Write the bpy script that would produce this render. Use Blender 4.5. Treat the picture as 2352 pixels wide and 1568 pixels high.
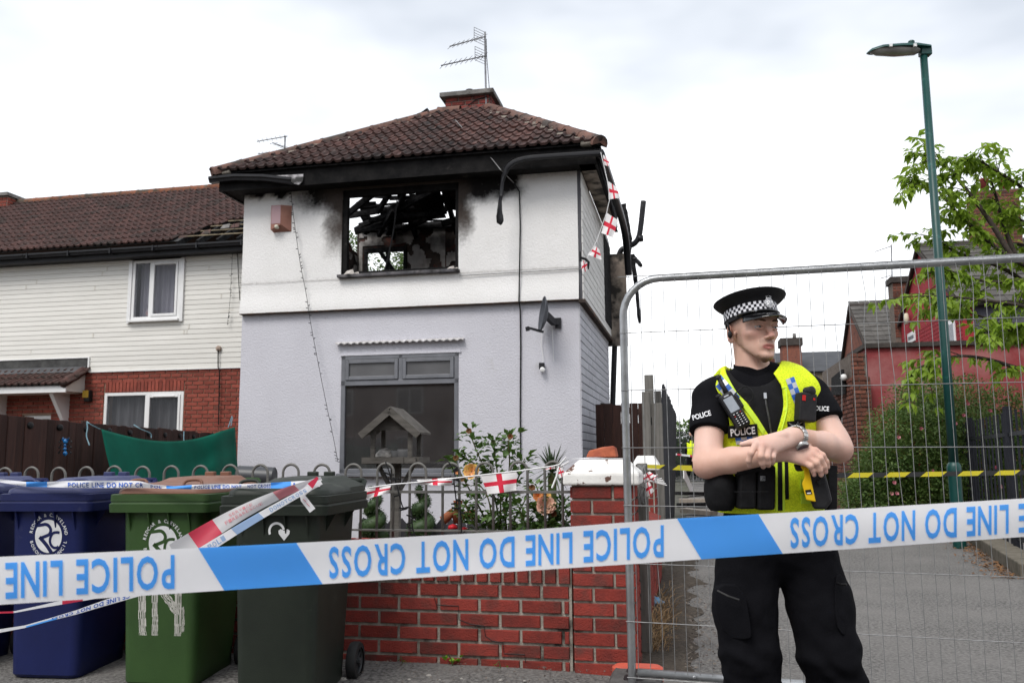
import bpy,bmesh,math,random
import numpy as np
from mathutils import Vector,Matrix,noise as mn
for o in list(bpy.data.objects): bpy.data.objects.remove(o)
SC = bpy.context.scene
COL = SC.collection
random.seed(7); RNG = np.random.default_rng(7)
# ---------------------------------------------------------------- camera
FPX,CXP,CYP = 1990.0,1176.0,784.0
PITCH,ROLL,CAMH = math.atan(266/1990.0),math.radians(-0.42),1.22
_f = Vector((0,math.cos(PITCH),math.sin(PITCH))); _r0 = Vector((1,0,0)); _u0 = _r0.cross(_f)
_R = _r0*math.cos(ROLL) + _u0*math.sin(ROLL); _U = -_r0*math.sin(ROLL) + _u0*math.cos(ROLL)
CAM = Vector((0,0,CAMH))
cd = bpy.data.cameras.new('camera'); cam = bpy.data.objects.new('camera',cd); COL.objects.link(cam)
cam.matrix_world = Matrix(((_R.x,_U.x,-_f.x,0),(_R.y,_U.y,-_f.y,0),(_R.z,_U.z,-_f.z,CAMH),(0,0,0,1)))
cd.sensor_width = 36; cd.lens = 36*FPX/2352; cd.clip_start = 0.05; cd.clip_end = 3000
cd.dof.use_dof = True; cd.dof.focus_distance = 3.9; cd.dof.aperture_fstop = 9.0
SC.camera = cam
# ---------------------------------------------------------------- sky and sun (bright overcast)
W = bpy.data.worlds.new('World'); SC.world = W; W.use_nodes = True
SUN_EL,SUN_AZ = math.radians(52),math.radians(215)   # azimuth clockwise from +Y (behind the camera, to the left)
def build_world():
    nt = W.node_tree; N = nt.nodes; L = nt.links
    for n in list(N): N.remove(n)
    out = N.new('ShaderNodeOutputWorld'); bg = N.new('ShaderNodeBackground'); L.new(bg.outputs[0],out.inputs[0])
    sky = N.new('ShaderNodeTexSky'); sky.sky_type = 'NISHITA'; sky.sun_disc = False
    sky.sun_elevation = SUN_EL; sky.sun_rotation = SUN_AZ; sky.dust_density = 3
    tc = N.new('ShaderNodeTexCoord'); mp = N.new('ShaderNodeMapping'); mp.inputs['Scale'].default_value = (1.0,1.0,2.6)
    mp.inputs['Location'].default_value = (1.25,3.1,0.5)
    L.new(tc.outputs['Generated'],mp.inputs[0])
    nz = N.new('ShaderNodeTexNoise'); nz.inputs['Scale'].default_value = 1.0; nz.inputs['Detail'].default_value = 5; nz.inputs['Roughness'].default_value = .5
    L.new(mp.outputs[0],nz.inputs[0])
    rp = N.new('ShaderNodeValToRGB'); e = rp.color_ramp.elements
    e[0].position = .42; e[0].color = (.40,.43,.475,1); e[1].position = .66; e[1].color = (.98,.98,.99,1)
    L.new(nz.outputs[0],rp.inputs[0])
    sc = N.new('ShaderNodeMix'); sc.data_type = 'RGBA'; sc.blend_type = 'MULTIPLY'; sc.inputs[0].default_value = 1
    L.new(rp.outputs[0],sc.inputs[6]); sc.inputs[7].default_value = (12.6,12.6,12.6,1)
    mx = N.new('ShaderNodeMix'); mx.data_type = 'RGBA'; mx.inputs[0].default_value = .93
    L.new(sky.outputs[0],mx.inputs[6]); L.new(sc.outputs[2],mx.inputs[7])
    L.new(mx.outputs[2],bg.inputs[0]); bg.inputs[1].default_value = 0.1
build_world()
sl = bpy.data.lights.new('sun','SUN'); sl.energy = 1.5; sl.angle = math.radians(25); sl.color = (1,.965,.92)
so = bpy.data.objects.new('sun',sl); COL.objects.link(so)
_sd = Vector((math.sin(SUN_AZ)*math.cos(SUN_EL),math.cos(SUN_AZ)*math.cos(SUN_EL),math.sin(SUN_EL)))
so.rotation_euler = _sd.to_track_quat('Z','Y').to_euler()
SC.view_settings.view_transform = 'Standard'; SC.view_settings.look = 'None'; SC.view_settings.exposure = 0.62; SC.view_settings.gamma = 1
try: SC.view_settings.use_curve_mapping = False
except Exception: pass
SC.render.engine = 'CYCLES'; SC.cycles.use_denoising = True
SC.cycles.max_bounces = 6; SC.cycles.transparent_max_bounces = 16
# ---------------------------------------------------------------- helpers
def ray(x,y): return _f + _R*((x-CXP)/FPX) - _U*((y-CYP)/FPX)
def at(x,y,Y):                       # photo pixel (2352 wide) at distance Y from the camera -> point
    d = ray(x,y); return CAM + d*(Y/d.y)
def atz(x,y,z):
    d = ray(x,y); return CAM + d*((z-CAMH)/d.z)
PSI = math.radians(11.7)
UU = Vector((math.cos(PSI),-math.sin(PSI),0)); VV = Vector((math.sin(PSI),math.cos(PSI),0))
HO = at(545,1050,12.6); HO.z = 0      # front left ground corner of the burnt house
def fw(u,v,z=0.0): return HO + UU*u + VV*v + Vector((0,0,z))
def loc(p): d = Vector(p)-HO; return Vector((d.dot(UU),d.dot(VV),p[2]))
def onv(x,y,v):                      # pixel on the plane v = const of the house frame -> (u, v, z)
    d = ray(x,y); t = ((HO+VV*v-CAM).dot(VV))/d.dot(VV); return loc(CAM+d*t)
def onu(x,y,u):
    d = ray(x,y); t = ((HO+UU*u-CAM).dot(UU))/d.dot(UU); return loc(CAM+d*t)

MATS = {}
def mat(name,c1,c2=None,scale=6,rough=.75,bump=0,bscale=60,metal=0,rand=0,spec=.2,c3=None,s3=2.0,t3=.62,detail=6,
        stretch=(1,1,1),lo=.35,hi=.65,attr=None,alpha=1,trans=0,sheen=0,w3=.06,coat=0):
    if name in MATS: return MATS[name]
    m = bpy.data.materials.new(name); m.use_nodes = True; MATS[name] = m
    nt = m.node_tree; N = nt.nodes; L = nt.links; b = N['Principled BSDF']
    b.inputs['Roughness'].default_value = rough; b.inputs['Metallic'].default_value = metal
    b.inputs['Specular IOR Level'].default_value = spec
    if sheen: b.inputs['Sheen Weight'].default_value = sheen
    if coat: b.inputs['Coat Weight'].default_value = coat; b.inputs['Coat Roughness'].default_value = .15
    if alpha < 1: b.inputs['Alpha'].default_value = alpha
    if trans: b.inputs['Transmission Weight'].default_value = trans
    tc = N.new('ShaderNodeTexCoord'); mp = N.new('ShaderNodeMapping'); mp.inputs['Scale'].default_value = stretch
    L.new(tc.outputs['Object'],mp.inputs[0]); vec = mp.outputs[0]
    if rand:
        oi = N.new('ShaderNodeObjectInfo'); ad = N.new('ShaderNodeVectorMath'); ad.operation = 'ADD'
        ml = N.new('ShaderNodeMath'); ml.operation = 'MULTIPLY'; ml.inputs[1].default_value = 37.0
        L.new(oi.outputs['Random'],ml.inputs[0]); L.new(vec,ad.inputs[0]); L.new(ml.outputs[0],ad.inputs[1]); vec = ad.outputs[0]
    c1 = (*c1,1); col = None
    def noise(s,d=detail):
        n = N.new('ShaderNodeTexNoise'); n.inputs['Scale'].default_value = s; n.inputs['Detail'].default_value = d; n.inputs['Roughness'].default_value = .6
        L.new(vec,n.inputs[0]); return n.outputs[0]
    def ramp(src,a,z):
        r = N.new('ShaderNodeMapRange'); r.inputs[1].default_value = a; r.inputs[2].default_value = z; L.new(src,r.inputs[0]); return r.outputs[0]
    def mixc(f,A,B):
        x = N.new('ShaderNodeMix'); x.data_type = 'RGBA'; L.new(f,x.inputs[0])
        for v,i in ((A,6),(B,7)):
            if isinstance(v,tuple): x.inputs[i].default_value = v
            else: L.new(v,x.inputs[i])
        return x.outputs[2]
    if c2 is not None: col = mixc(ramp(noise(scale),lo,hi),c1,(*c2,1))
    if c3 is not None: col = mixc(ramp(noise(s3,8),t3-w3,t3+w3),col if col is not None else c1,(*c3,1))
    if attr is not None:                                   # (attribute name, colour): a stain painted on by its own shape
        for an,ac in attr:
            a = N.new('ShaderNodeAttribute'); a.attribute_name = an
            n2 = N.new('ShaderNodeMath'); n2.operation = 'MULTIPLY_ADD'; L.new(noise(22,8),n2.inputs[0]); n2.inputs[1].default_value = .5; n2.inputs[2].default_value = -.25
            s = N.new('ShaderNodeMath'); s.operation = 'ADD'; L.new(a.outputs['Fac'],s.inputs[0]); L.new(n2.outputs[0],s.inputs[1])
            mu = N.new('ShaderNodeMath'); mu.operation = 'MULTIPLY'; L.new(ramp(a.outputs['Fac'],0,.12),mu.inputs[0]); L.new(ramp(s.outputs[0],.02,.95),mu.inputs[1])
            col = mixc(mu.outputs[0],col if col is not None else c1,(*ac,1))
    if rand:
        h = N.new('ShaderNodeHueSaturation'); r = N.new('ShaderNodeMapRange'); r.inputs[3].default_value = 1-rand; r.inputs[4].default_value = 1+rand
        L.new(oi.outputs['Random'],r.inputs[0]); L.new(r.outputs[0],h.inputs['Value'])
        if col is None: h.inputs['Color'].default_value = c1
        else: L.new(col,h.inputs['Color'])
        col = h.outputs[0]
    if col is None: b.inputs['Base Color'].default_value = c1
    else: L.new(col,b.inputs['Base Color'])
    if bump:
        bp = N.new('ShaderNodeBump'); bp.inputs['Strength'].default_value = min(1,abs(bump)); bp.inputs['Distance'].default_value = .01
        L.new(noise(bscale,4),bp.inputs['Height']); L.new(bp.outputs[0],b.inputs['Normal'])
    return m

class MB:
    """collects shapes into one mesh"""
    def __init__(s): s.v = []; s.f = []; s.m = []; s.sm = []; s.M = Matrix(); s.mi = 0; s.s = False
    def add(s,vs,fs):
        o = len(s.v); s.v += [tuple(s.M @ Vector(p)) for p in vs]
        for f in fs: s.f.append(tuple(i+o for i in f)); s.m.append(s.mi); s.sm.append(s.s)
        return s
    def box(s,a,b):
        x0,y0,z0 = a; x1,y1,z1 = b
        return s.add([(x0,y0,z0),(x1,y0,z0),(x1,y1,z0),(x0,y1,z0),(x0,y0,z1),(x1,y0,z1),(x1,y1,z1),(x0,y1,z1)],
                     [(3,2,1,0),(4,5,6,7),(0,1,5,4),(1,2,6,5),(2,3,7,6),(3,0,4,7)])
    def bar(s,p,q,w,h,up=(0,0,1),w2=None,h2=None):
        p = Vector(p); q = Vector(q); d = (q-p).normalized(); up = Vector(up)
        if abs(d.dot(up)) > .98: up = Vector((1,0,0))
        a = d.cross(up).normalized(); c = a.cross(d)
        w2 = w if w2 is None else w2; h2 = h if h2 is None else h2
        vs = []
        for P,ww,hh in ((p,w,h),(q,w2,h2)):
            for i,j in ((-1,-1),(1,-1),(1,1),(-1,1)): vs.append(tuple(P+a*(i*ww/2)+c*(j*hh/2)))
        return s.add(vs,[(3,2,1,0),(4,5,6,7),(0,1,5,4),(1,2,6,5),(2,3,7,6),(3,0,4,7)])
    def tube(s,pts,r,n=8,cap=True,closed=False):
        pts = [Vector(p) for p in pts]; k = len(pts); rs = r if hasattr(r,'__len__') else [r]*k
        vs = []; fs = []; ref = None
        for i,p in enumerate(pts):
            d = (pts[(i+1) % k if closed else min(i+1,k-1)]-pts[(i-1) % k if closed else max(i-1,0)]).normalized()
            if ref is None:
                ref = Vector((0,0,1)) if abs(d.z) < .9 else Vector((1,0,0))
            a = d.cross(ref).normalized(); b = a.cross(d); ref = b
            for j in range(n):
                t = 2*math.pi*j/n; vs.append(tuple(p+a*(rs[i]*math.cos(t))+b*(rs[i]*math.sin(t))))
        for i in range(k if closed else k-1):
            for j in range(n):
                fs.append((i*n+j,i*n+(j+1) % n,((i+1) % k)*n+(j+1) % n,((i+1) % k)*n+j))
        if cap and not closed: fs += [tuple(range(n))[::-1],tuple((k-1)*n+j for j in range(n))]
        return s.add(vs,fs)
    def lathe(s,prof,n=20,c=(0,0,0),cap=True,sx=1,sy=1):
        vs = [(c[0]+sx*r*math.cos(2*math.pi*j/n),c[1]+sy*r*math.sin(2*math.pi*j/n),c[2]+z) for r,z in prof for j in range(n)]
        k = len(prof); fs = [(i*n+j,i*n+(j+1) % n,(i+1)*n+(j+1) % n,(i+1)*n+j) for i in range(k-1) for j in range(n)]
        if cap: fs += [tuple(range(n))[::-1],tuple((k-1)*n+j for j in range(n))]
        return s.add(vs,fs)
    def loft(s,rings,cap=True):
        n = len(rings[0]); k = len(rings); vs = [p for r in rings for p in r]
        fs = [(i*n+j,i*n+(j+1) % n,(i+1)*n+(j+1) % n,(i+1)*n+j) for i in range(k-1) for j in range(n)]
        if cap: fs += [tuple(range(n))[::-1],tuple((k-1)*n+j for j in range(n))]
        return s.add(vs,fs)
    def prism(s,poly,a,b,axis=1):         # poly of 2-D points extruded along axis from a to b
        def P(p,t):
            if axis == 1: return (p[0],t,p[1])
            if axis == 0: return (t,p[0],p[1])
            return (p[0],p[1],t)
        n = len(poly); vs = [P(p,a) for p in poly]+[P(p,b) for p in poly]
        return s.add(vs,[tuple(range(n)),tuple(range(2*n-1,n-1,-1))]+[(j,n+j,n+(j+1) % n,(j+1) % n) for j in range(n)])
    def grid(s,fn,nu,nv):
        vs = [tuple(fn(i/nu,j/nv)) for j in range(nv+1) for i in range(nu+1)]
        return s.add(vs,[(j*(nu+1)+i,j*(nu+1)+i+1,(j+1)*(nu+1)+i+1,(j+1)*(nu+1)+i) for j in range(nv) for i in range(nu)])
    def mesh(s,name,mats):
        me = bpy.data.meshes.new(name); me.from_pydata(s.v,[],s.f)
        for m in (mats if isinstance(mats,(list,tuple)) else [mats]): me.materials.append(m)
        me.polygons.foreach_set('material_index',s.m); me.polygons.foreach_set('use_smooth',s.sm)
        me.update(); return me
    def build(s,name,mats,parent=None,fix=True,bevel=0,smooth=None,subsurf=0,solid=0):
        me = s.mesh(name,mats)
        if fix:
            bm = bmesh.new(); bm.from_mesh(me); bmesh.ops.recalc_face_normals(bm,faces=bm.faces); bm.to_mesh(me); bm.free()
        if smooth is not None: me.polygons.foreach_set('use_smooth',[True]*len(me.polygons)); me.set_sharp_from_angle(angle=math.radians(smooth))
        o = link(name,me,parent)
        if solid: m = o.modifiers.new('s','SOLIDIFY'); m.thickness = solid; m.offset = 0
        if bevel: m = o.modifiers.new('b','BEVEL'); m.width = bevel; m.segments = 2; m.limit_method = 'ANGLE'
        if subsurf: m = o.modifiers.new('u','SUBSURF'); m.levels = m.render_levels = subsurf
        return o
def link(name,me,parent=None):
    o = bpy.data.objects.new(name,me); COL.objects.link(o)
    if parent is not None: o.parent = parent
    return o
def tag(o,label=None,cat=None,group=None,kind=None):
    for k,v in (('label',label),('category',cat),('group',group),('kind',kind)):
        if v: o[k] = v
    return o
def thing(name,label,cat,at=(0,0,0),rz=0,group=None):
    o = bpy.data.objects.new(name,None); COL.objects.link(o); o.location = at; o.rotation_euler = (0,0,rz); o.empty_display_size = .1
    return tag(o,label,cat,group)
def hthing(name,label,cat,group=None,off=(0,0,0)):       # a thing whose children are in the house frame
    return thing(name,label,cat,fw(*off),-PSI,group)
def inst(name,me,parent,loc=(0,0,0),rot=(0,0,0),scale=(1,1,1)):
    o = link(name,me,parent); o.location = loc; o.rotation_euler = rot; o.scale = scale; return o
def chaikin(pts,it=2,closed=False):
    pts = [Vector(p) for p in pts]
    for _ in range(it):
        q = [] if closed else [pts[0]]
        for i in range(len(pts) if closed else len(pts)-1):
            a,b = pts[i],pts[(i+1) % len(pts)]; q += [a*.75+b*.25,a*.25+b*.75]
        if not closed: q.append(pts[-1])
        pts = q
    return pts
_TXT = {}
def _glyph(s,bold=0.0,res=3):
    k = (s,bold,res)
    if k not in _TXT:
        c = bpy.data.curves.new('t','FONT'); c.body = s; c.size = 1.0; c.align_x = 'CENTER'; c.align_y = 'CENTER'; c.offset = bold; c.resolution_u = res
        o = bpy.data.objects.new('t',c); COL.objects.link(o); bpy.context.view_layer.update()
        me = bpy.data.meshes.new_from_object(o.evaluated_get(bpy.context.evaluated_depsgraph_get()))
        bpy.data.objects.remove(o); bpy.data.curves.remove(c)
        _TXT[k] = ([tuple(v.co) for v in me.vertices],[tuple(p.vertices) for p in me.polygons]); bpy.data.meshes.remove(me)
    return _TXT[k]
def _glyph_cut(s,bold=0.0,res=3,n=6):
    k = (s,bold,res,n)
    if k not in _TXT:
        vs,fs = _glyph(s,bold,res); bm = bmesh.new(); B = [bm.verts.new(v) for v in vs]
        for f in fs:
            try: bm.faces.new([B[i] for i in f])
            except ValueError: pass
        ys = [v[1] for v in vs]
        for i in range(1,n): bmesh.ops.bisect_plane(bm,geom=bm.verts[:]+bm.edges[:]+bm.faces[:],plane_co=(0,min(ys)+(max(ys)-min(ys))*i/n,0),plane_no=(0,1,0))
        bm.verts.index_update(); _TXT[k] = ([tuple(v.co) for v in bm.verts],[tuple(v.index for v in f.verts) for f in bm.faces]); bm.free()
    return _TXT[k]
def text_mesh(s,size=1.0,sx=1.0,bold=0.0,res=3):
    vs,fs = _glyph(s,bold,res); return [(x*size*sx,y*size,z*size) for x,y,z in vs],fs
for _c in sorted(set('REDCAR&CLEVELANDBOROUGHCOUNCIL')): _glyph(_c,.016,2)
for _c in sorted(set('POLICELINEDONOTCROSS')): _glyph(_c,.022,3)
for _c in sorted(set('FIRE&RESCUESERVICE')): _glyph(_c,0.0,2)
for _c in ('POLICE',): _glyph(_c,.02,3)
# ================================================================ the ground
m_tarmac = mat('tarmac',(.215,.207,.197),(.075,.072,.069),scale=48,rough=.95,bump=1,bscale=110,c3=(.20,.19,.18),s3=.9,t3=.58,w3=.16,lo=.38,hi=.62,detail=3)
m_soil = mat('bare_soil',(.06,.045,.032),(.10,.08,.055),scale=12,rough=1,bump=.9,bscale=40)
m_field = mat('rough_ground',(.10,.095,.085),(.07,.075,.05),scale=.5,rough=1,bump=.3,bscale=5)
def sheet(name,pts,z,m,kind='structure'):
    b = MB(); n = len(pts); b.add([(p[0],p[1],z) for p in pts],[tuple(range(n))]); o = b.build(name,m,None,fix=False); o['kind'] = kind; return o
sheet('ground',[(-900,-900),(900,-900),(900,900),(-900,900)],-.012,m_field)
WV = -6.5                                                     # front garden wall line
_p = lambda u,v: (fw(u,v).x,fw(u,v).y)
def tarmac_sheet(name,u0,u1,v0,v1,z,n=60):
    b = MB(); nu = max(2,int((u1-u0)/.25)); nv = max(2,int((v1-v0)/.25))
    def fn(s,t):
        p = fw(u0+(u1-u0)*s,v0+(v1-v0)*t); u_,v_ = u0+(u1-u0)*s,v0+(v1-v0)*t; k_ = min(1,max(0,(v_+7.6)/1.1))*(1-min(1,max(0,(u_-5.2)/1.2))); return (p.x,p.y,z+.045*k_*k_*(3-2*k_)+.012*mn.noise(p*.9)+.004*mn.noise(p*4))
    b.s = True; b.grid(fn,nu,nv); o = b.build(name,m_tarmac,None,fix=False); o['kind'] = 'structure'; return o
tarmac_sheet('pavement',-10,22,-14.5,WV+.1,.0)
tarmac_sheet('alley_road',6.25,14.5,WV+.1,40,.0)
def verge():
    b = MB(); n = 60; vs = []; fs = []
    for i in range(n+1):
        v = WV+.1+i*.13; w = .32+.18*mn.noise(Vector((v*1.7,0,2)))+.10*mn.noise(Vector((v*6,0,5)))
        for j in range(5): p = fw(6.10+w*j/4,v,.022+.02*(1-j/4)+.012*mn.noise(Vector((v*5,j,1)))-(.02 if j == 4 else 0)); vs.append(tuple(p))
    fs = [(i*5+j,i*5+j+1,i*5+j+6,i*5+j+5) for i in range(n) for j in range(4)]; b.s = True; b.add(vs,fs); b.build('verge',mat('gritty_soil',(.085,.070,.055),(.040,.033,.027),scale=30,rough=1,bump=1,bscale=70),None,fix=False)['kind'] = 'structure'
verge()
sheet('front_garden',[_p(-.2,WV+.1),_p(6.2,WV+.1),_p(6.2,.1),_p(-.2,.1)],.02,m_soil)
sheet('neighbour_garden',[_p(-14,WV+.1),_p(-.22,WV+.1),_p(-.22,3.5),_p(-14,3.5)],.016,m_soil)
# ---------------------------------------------------------------- materials of the two houses
m_white = mat('white_render',(.82,.81,.80),(.77,.76,.745),scale=1.6,rough=.9,bump=.8,bscale=48,spec=.12,c3=(.60,.57,.52),s3=2.6,t3=.72,
              attr=[('soot',(.012,.011,.011)),('scorch',(.060,.048,.042))])
m_grey = mat('grey_lilac_render',(.60,.597,.645),(.56,.555,.60),scale=1.2,rough=.9,bump=.9,bscale=42,spec=.12,c3=(.50,.49,.50),s3=2.2,t3=.7)
m_wbrick = mat('white_painted_brick',(.76,.75,.735),(.66,.65,.63),scale=5,rough=.85,bump=.4,bscale=40,rand=.05,attr=[('soot',(.014,.013,.013))])
m_gbrick = mat('grey_painted_brick',(.56,.56,.60),(.50,.50,.54),scale=5,rough=.85,bump=.4,bscale=40,rand=.05)
m_char = mat('charred_timber',(.010,.010,.011),(.035,.034,.035),scale=14,rough=.85,bump=.9,bscale=45,c3=(.07,.067,.064),s3=6,t3=.68,spec=.06)
m_char2 = mat('scorched_black',(.007,.007,.0075),(.018,.017,.017),scale=5,rough=.8,bump=.5,bscale=30,c3=(.05,.046,.043),s3=4,t3=.68,spec=.08)
m_tile = mat('brown_roof_tile',(.125,.060,.050),(.080,.045,.040),scale=7,rough=.8,bump=.4,bscale=120,rand=.22,c3=(.045,.038,.036),s3=2.4,t3=.55,w3=.12)
m_tileburnt = mat('sooted_roof_tile',(.075,.040,.035),(.028,.022,.021),scale=5,rough=.8,bump=.4,bscale=120,rand=.3)
m_tileN = mat('plum_roof_tile',(.115,.060,.052),(.075,.046,.042),scale=7,rough=.8,bump=.4,bscale=120,rand=.16,c3=(.045,.040,.036),s3=2.2,t3=.58,w3=.12)
m_ridge = mat('ridge_tile',(.17,.090,.070),(.10,.065,.055),scale=6,rough=.85,bump=.5,bscale=90,rand=.25,c3=(.055,.045,.04),s3=3,t3=.55)
m_ridgeN = mat('orange_ridge_tile',(.24,.09,.05),(.14,.075,.05),scale=6,rough=.85,bump=.5,bscale=90,rand=.25,c3=(.08,.065,.05),s3=3,t3=.55)
m_mortar = mat('mortar',(.30,.27,.23),(.20,.18,.155),scale=14,rough=.95,bump=.6,bscale=90)
m_brickN = mat('neighbour_brick',(.30,.075,.052),(.21,.055,.042),scale=9,rough=.88,bump=.5,bscale=90,rand=.2,c3=(.16,.06,.045),s3=3.5,t3=.64)
m_upvc = mat('white_upvc',(.80,.80,.80),(.74,.74,.73),scale=3,rough=.35,spec=.5)
m_board = mat('cream_siding',(.76,.745,.70),(.69,.675,.63),scale=1.5,rough=.5,bump=.1,bscale=20,rand=.03,spec=.4,c3=(.58,.55,.48),s3=1.4,t3=.72,stretch=(.5,1,2))
m_gframe = mat('grey_window_frame',(.17,.175,.195),(.13,.135,.15),scale=5,rough=.45,spec=.5)
m_gut = mat('black_gutter',(.010,.010,.012),(.018,.018,.021),scale=4,rough=.38,spec=.3,c3=(.035,.035,.04),s3=3,t3=.68)
m_fascia = mat('dark_fascia',(.030,.030,.034),(.022,.022,.025),scale=4,rough=.5)
m_soffit = mat('soffit',(.42,.36,.30),(.25,.20,.17),scale=3,rough=.7,c3=(.05,.045,.04),s3=2.5,t3=.52)
m_cable = mat('black_cable',(.012,.012,.013),rough=.5)
m_wire = mat('grey_wire',(.22,.22,.22),rough=.5)
m_slab = mat('concrete_slab',(.22,.21,.20),(.13,.125,.12),scale=8,rough=.9,bump=.5,bscale=60,c3=(.06,.055,.05),s3=3,t3=.6)
m_bchim = mat('sooted_red_brick',(.27,.055,.045),(.15,.045,.04),scale=8,rough=.85,bump=.5,bscale=70,rand=.25,c3=(.05,.035,.03),s3=4,t3=.58)
m_inner = mat('burnt_brickwork',(.075,.055,.048),(.035,.03,.028),scale=9,rough=.95,bump=.9,bscale=30,c3=(.14,.045,.035),s3=3.2,t3=.60)
m_plaster = mat('scorched_plaster',(.52,.50,.48),(.34,.32,.31),scale=2.5,rough=.95,bump=.4,bscale=30,c3=(.10,.09,.085),s3=2.0,t3=.56,w3=.1)
def glass(name,tint,dust,fac,rough=.03):
    if name in MATS: return MATS[name]
    m = bpy.data.materials.new(name); MATS[name] = m; m.use_nodes = True; nt = m.node_tree; N = nt.nodes; L = nt.links
    b = N['Principled BSDF']; b.inputs['Roughness'].default_value = rough; b.inputs['Specular IOR Level'].default_value = .9
    tc = N.new('ShaderNodeTexCoord'); nz = N.new('ShaderNodeTexNoise'); nz.inputs['Scale'].default_value = 2.5; nz.inputs['Detail'].default_value = 8; L.new(tc.outputs['Object'],nz.inputs[0])
    mx = N.new('ShaderNodeMix'); mx.data_type = 'RGBA'; L.new(nz.outputs[0],mx.inputs[0]); mx.inputs[6].default_value = (*[c*.5 for c in dust],1); mx.inputs[7].default_value = (*[c*1.5 for c in dust],1)
    L.new(mx.outputs[2],b.inputs['Base Color'])
    t = N.new('ShaderNodeBsdfTransparent'); t.inputs[0].default_value = (*tint,1); ms = N.new('ShaderNodeMixShader'); ms.inputs[0].default_value = fac
    L.new(t.outputs[0],ms.inputs[1]); L.new(b.outputs[0],ms.inputs[2]); L.new(ms.outputs[0],N['Material Output'].inputs[0]); return m
m_glass = glass('sooty_glass',(.75,.75,.76),(.06,.058,.058),.55)
m_glassN = glass('window_glass',(.9,.91,.93),(.05,.052,.058),.25)
m_frost = glass('patterned_glass',(.5,.5,.5),(.12,.12,.125),.8,.28)
# ---------------------------------------------------------------- shared roof tile pieces
def tile_mesh(name,w,l,m,rolls=2):
    b = MB(); n = 7*rolls
    def h(x):
        t = (x/w*rolls) % 1.0
        return .032*math.sin(math.pi*(t-.55)/.45)**.8 if t > .55 else .0
    xs = [w*i/n for i in range(n+1)]
    vs = []
    for x in xs: vs += [(x,-.02,h(x)*1.15+.042),(x,l,h(x)+.002),(x,-.02,h(x)+.008)]
    fs = []
    for i in range(n): a = 3*i; c = a+3; fs += [(a,c,c+1,a+1),(a+2,c+2,c,a)]
    b.add(vs,fs); return b.mesh(name,m)
def clip_mesh(me,M,planes,name):
    """copy of a mesh cut by world-space half planes (point, normal kept side negative); M places the piece"""
    bm = bmesh.new(); bm.from_mesh(me); Mi = M.inverted()
    for p,n in planes:
        pl = Mi @ p; nl = (M.to_3x3().transposed() @ n).normalized()
        bmesh.ops.bisect_plane(bm,geom=bm.verts[:]+bm.edges[:]+bm.faces[:],plane_co=pl,plane_no=nl,clear_outer=True)
    if not bm.faces: bm.free(); return None
    out = bpy.data.meshes.new(name); bm.to_mesh(out); bm.free()
    for m in me.materials: out.materials.append(m)
    return out
def join_meshes(items,name,m):
    V = []; F = []
    for me,M in items:
        o = len(V); V += [tuple(M @ v.co) for v in me.vertices]; F += [tuple(i+o for i in p.vertices) for p in me.polygons]
    out = bpy.data.meshes.new(name); out.from_pydata(V,[],F); out.materials.append(m); return out
def tile_roof(parent,o,xd,up,width,length,tw,gauge,me,planes=(),skip=None,rank=None,limit=300,stuffmat=None,alt=None,jit=.006):
    """courses of tiles on a slope; the pieces that show largest are objects, the rest one part"""
    o = Vector(o); xd = Vector(xd).normalized(); up = Vector(up).normalized(); nr = xd.cross(up)
    items = []
    for r in range(int(math.ceil(length/gauge))):
        for c in range(int(math.ceil(width/tw))):
            x,y = c*tw,r*gauge; p = o+xd*x+up*y+nr*(.012+random.uniform(0,jit))
            ctr = p+xd*tw/2+up*gauge/2
            if any((ctr-q).dot(n) > max(tw,gauge)*.75 for q,n in planes): continue
            if skip and skip(x+tw/2,y+gauge/2): continue
            tilt = random.uniform(-.006,.012); x2 = xd; y2 = (up+nr*(.012+tilt)).normalized(); z2 = x2.cross(y2)
            M = Matrix(((x2.x,y2.x,z2.x,p.x),(x2.y,y2.y,z2.y,p.y),(x2.z,y2.z,z2.z,p.z),(0,0,0,1)))
            b = alt(x,y) if alt else me
            near = [(q,n) for q,n in planes if (ctr-q).dot(n) > -max(tw,gauge)*.9]
            if near:
                b = clip_mesh(b,M,near,'roof_tile')
                if b is None: continue
            items.append((b,M,rank(x,y) if rank else -y))
    items.sort(key=lambda t: -t[2])
    for b,M,_ in items[:limit]:
        ob = link('roof_tile',b,parent); ob.matrix_local = M
    if items[limit:]:
        s = link('roof_tiles_far',join_meshes([(b,M) for b,M,_ in items[limit:]],'roof_tiles_far',stuffmat or me.materials[0]),parent); s['kind'] = 'stuff'
def ridge_run(parent,p,q,r,m,seg=.45,up=Vector((0,0,1)),name='ridge_tile',half=True):
    p = Vector(p); q = Vector(q); n = max(1,round((q-p).length/seg)); d = (q-p)/n; dn = d.normalized(); a = dn.cross(up).normalized(); c = a.cross(dn)
    for i in range(n):
        b = MB(); b.s = True; s0 = p+d*i-dn*.015; e = p+d*(i+1)+dn*.015; rings = []
        for P,rr in ((s0,r*1.06),(s0+dn*.03,r*1.06),(s0+dn*.035,r),(e,r)):
            rings.append([tuple(P+a*(rr*math.cos(t))+c*(rr*math.sin(t)-.02)) for t in np.linspace(-.25,math.pi+.25,9)])
        vs = [x for rg in rings for x in rg]; k = 9
        b.add(vs,[(i2*k+j,i2*k+j+1,(i2+1)*k+j+1,(i2+1)*k+j) for i2 in range(3) for j in range(k-1)])
        b.add([tuple(s0-dn*.001)]+rings[0],[(0,j+1,j+2) for j in range(k-1)])
        ob = b.build(name,m,parent,fix=False)
        ob.rotation_euler = (0,0,0)
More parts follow.
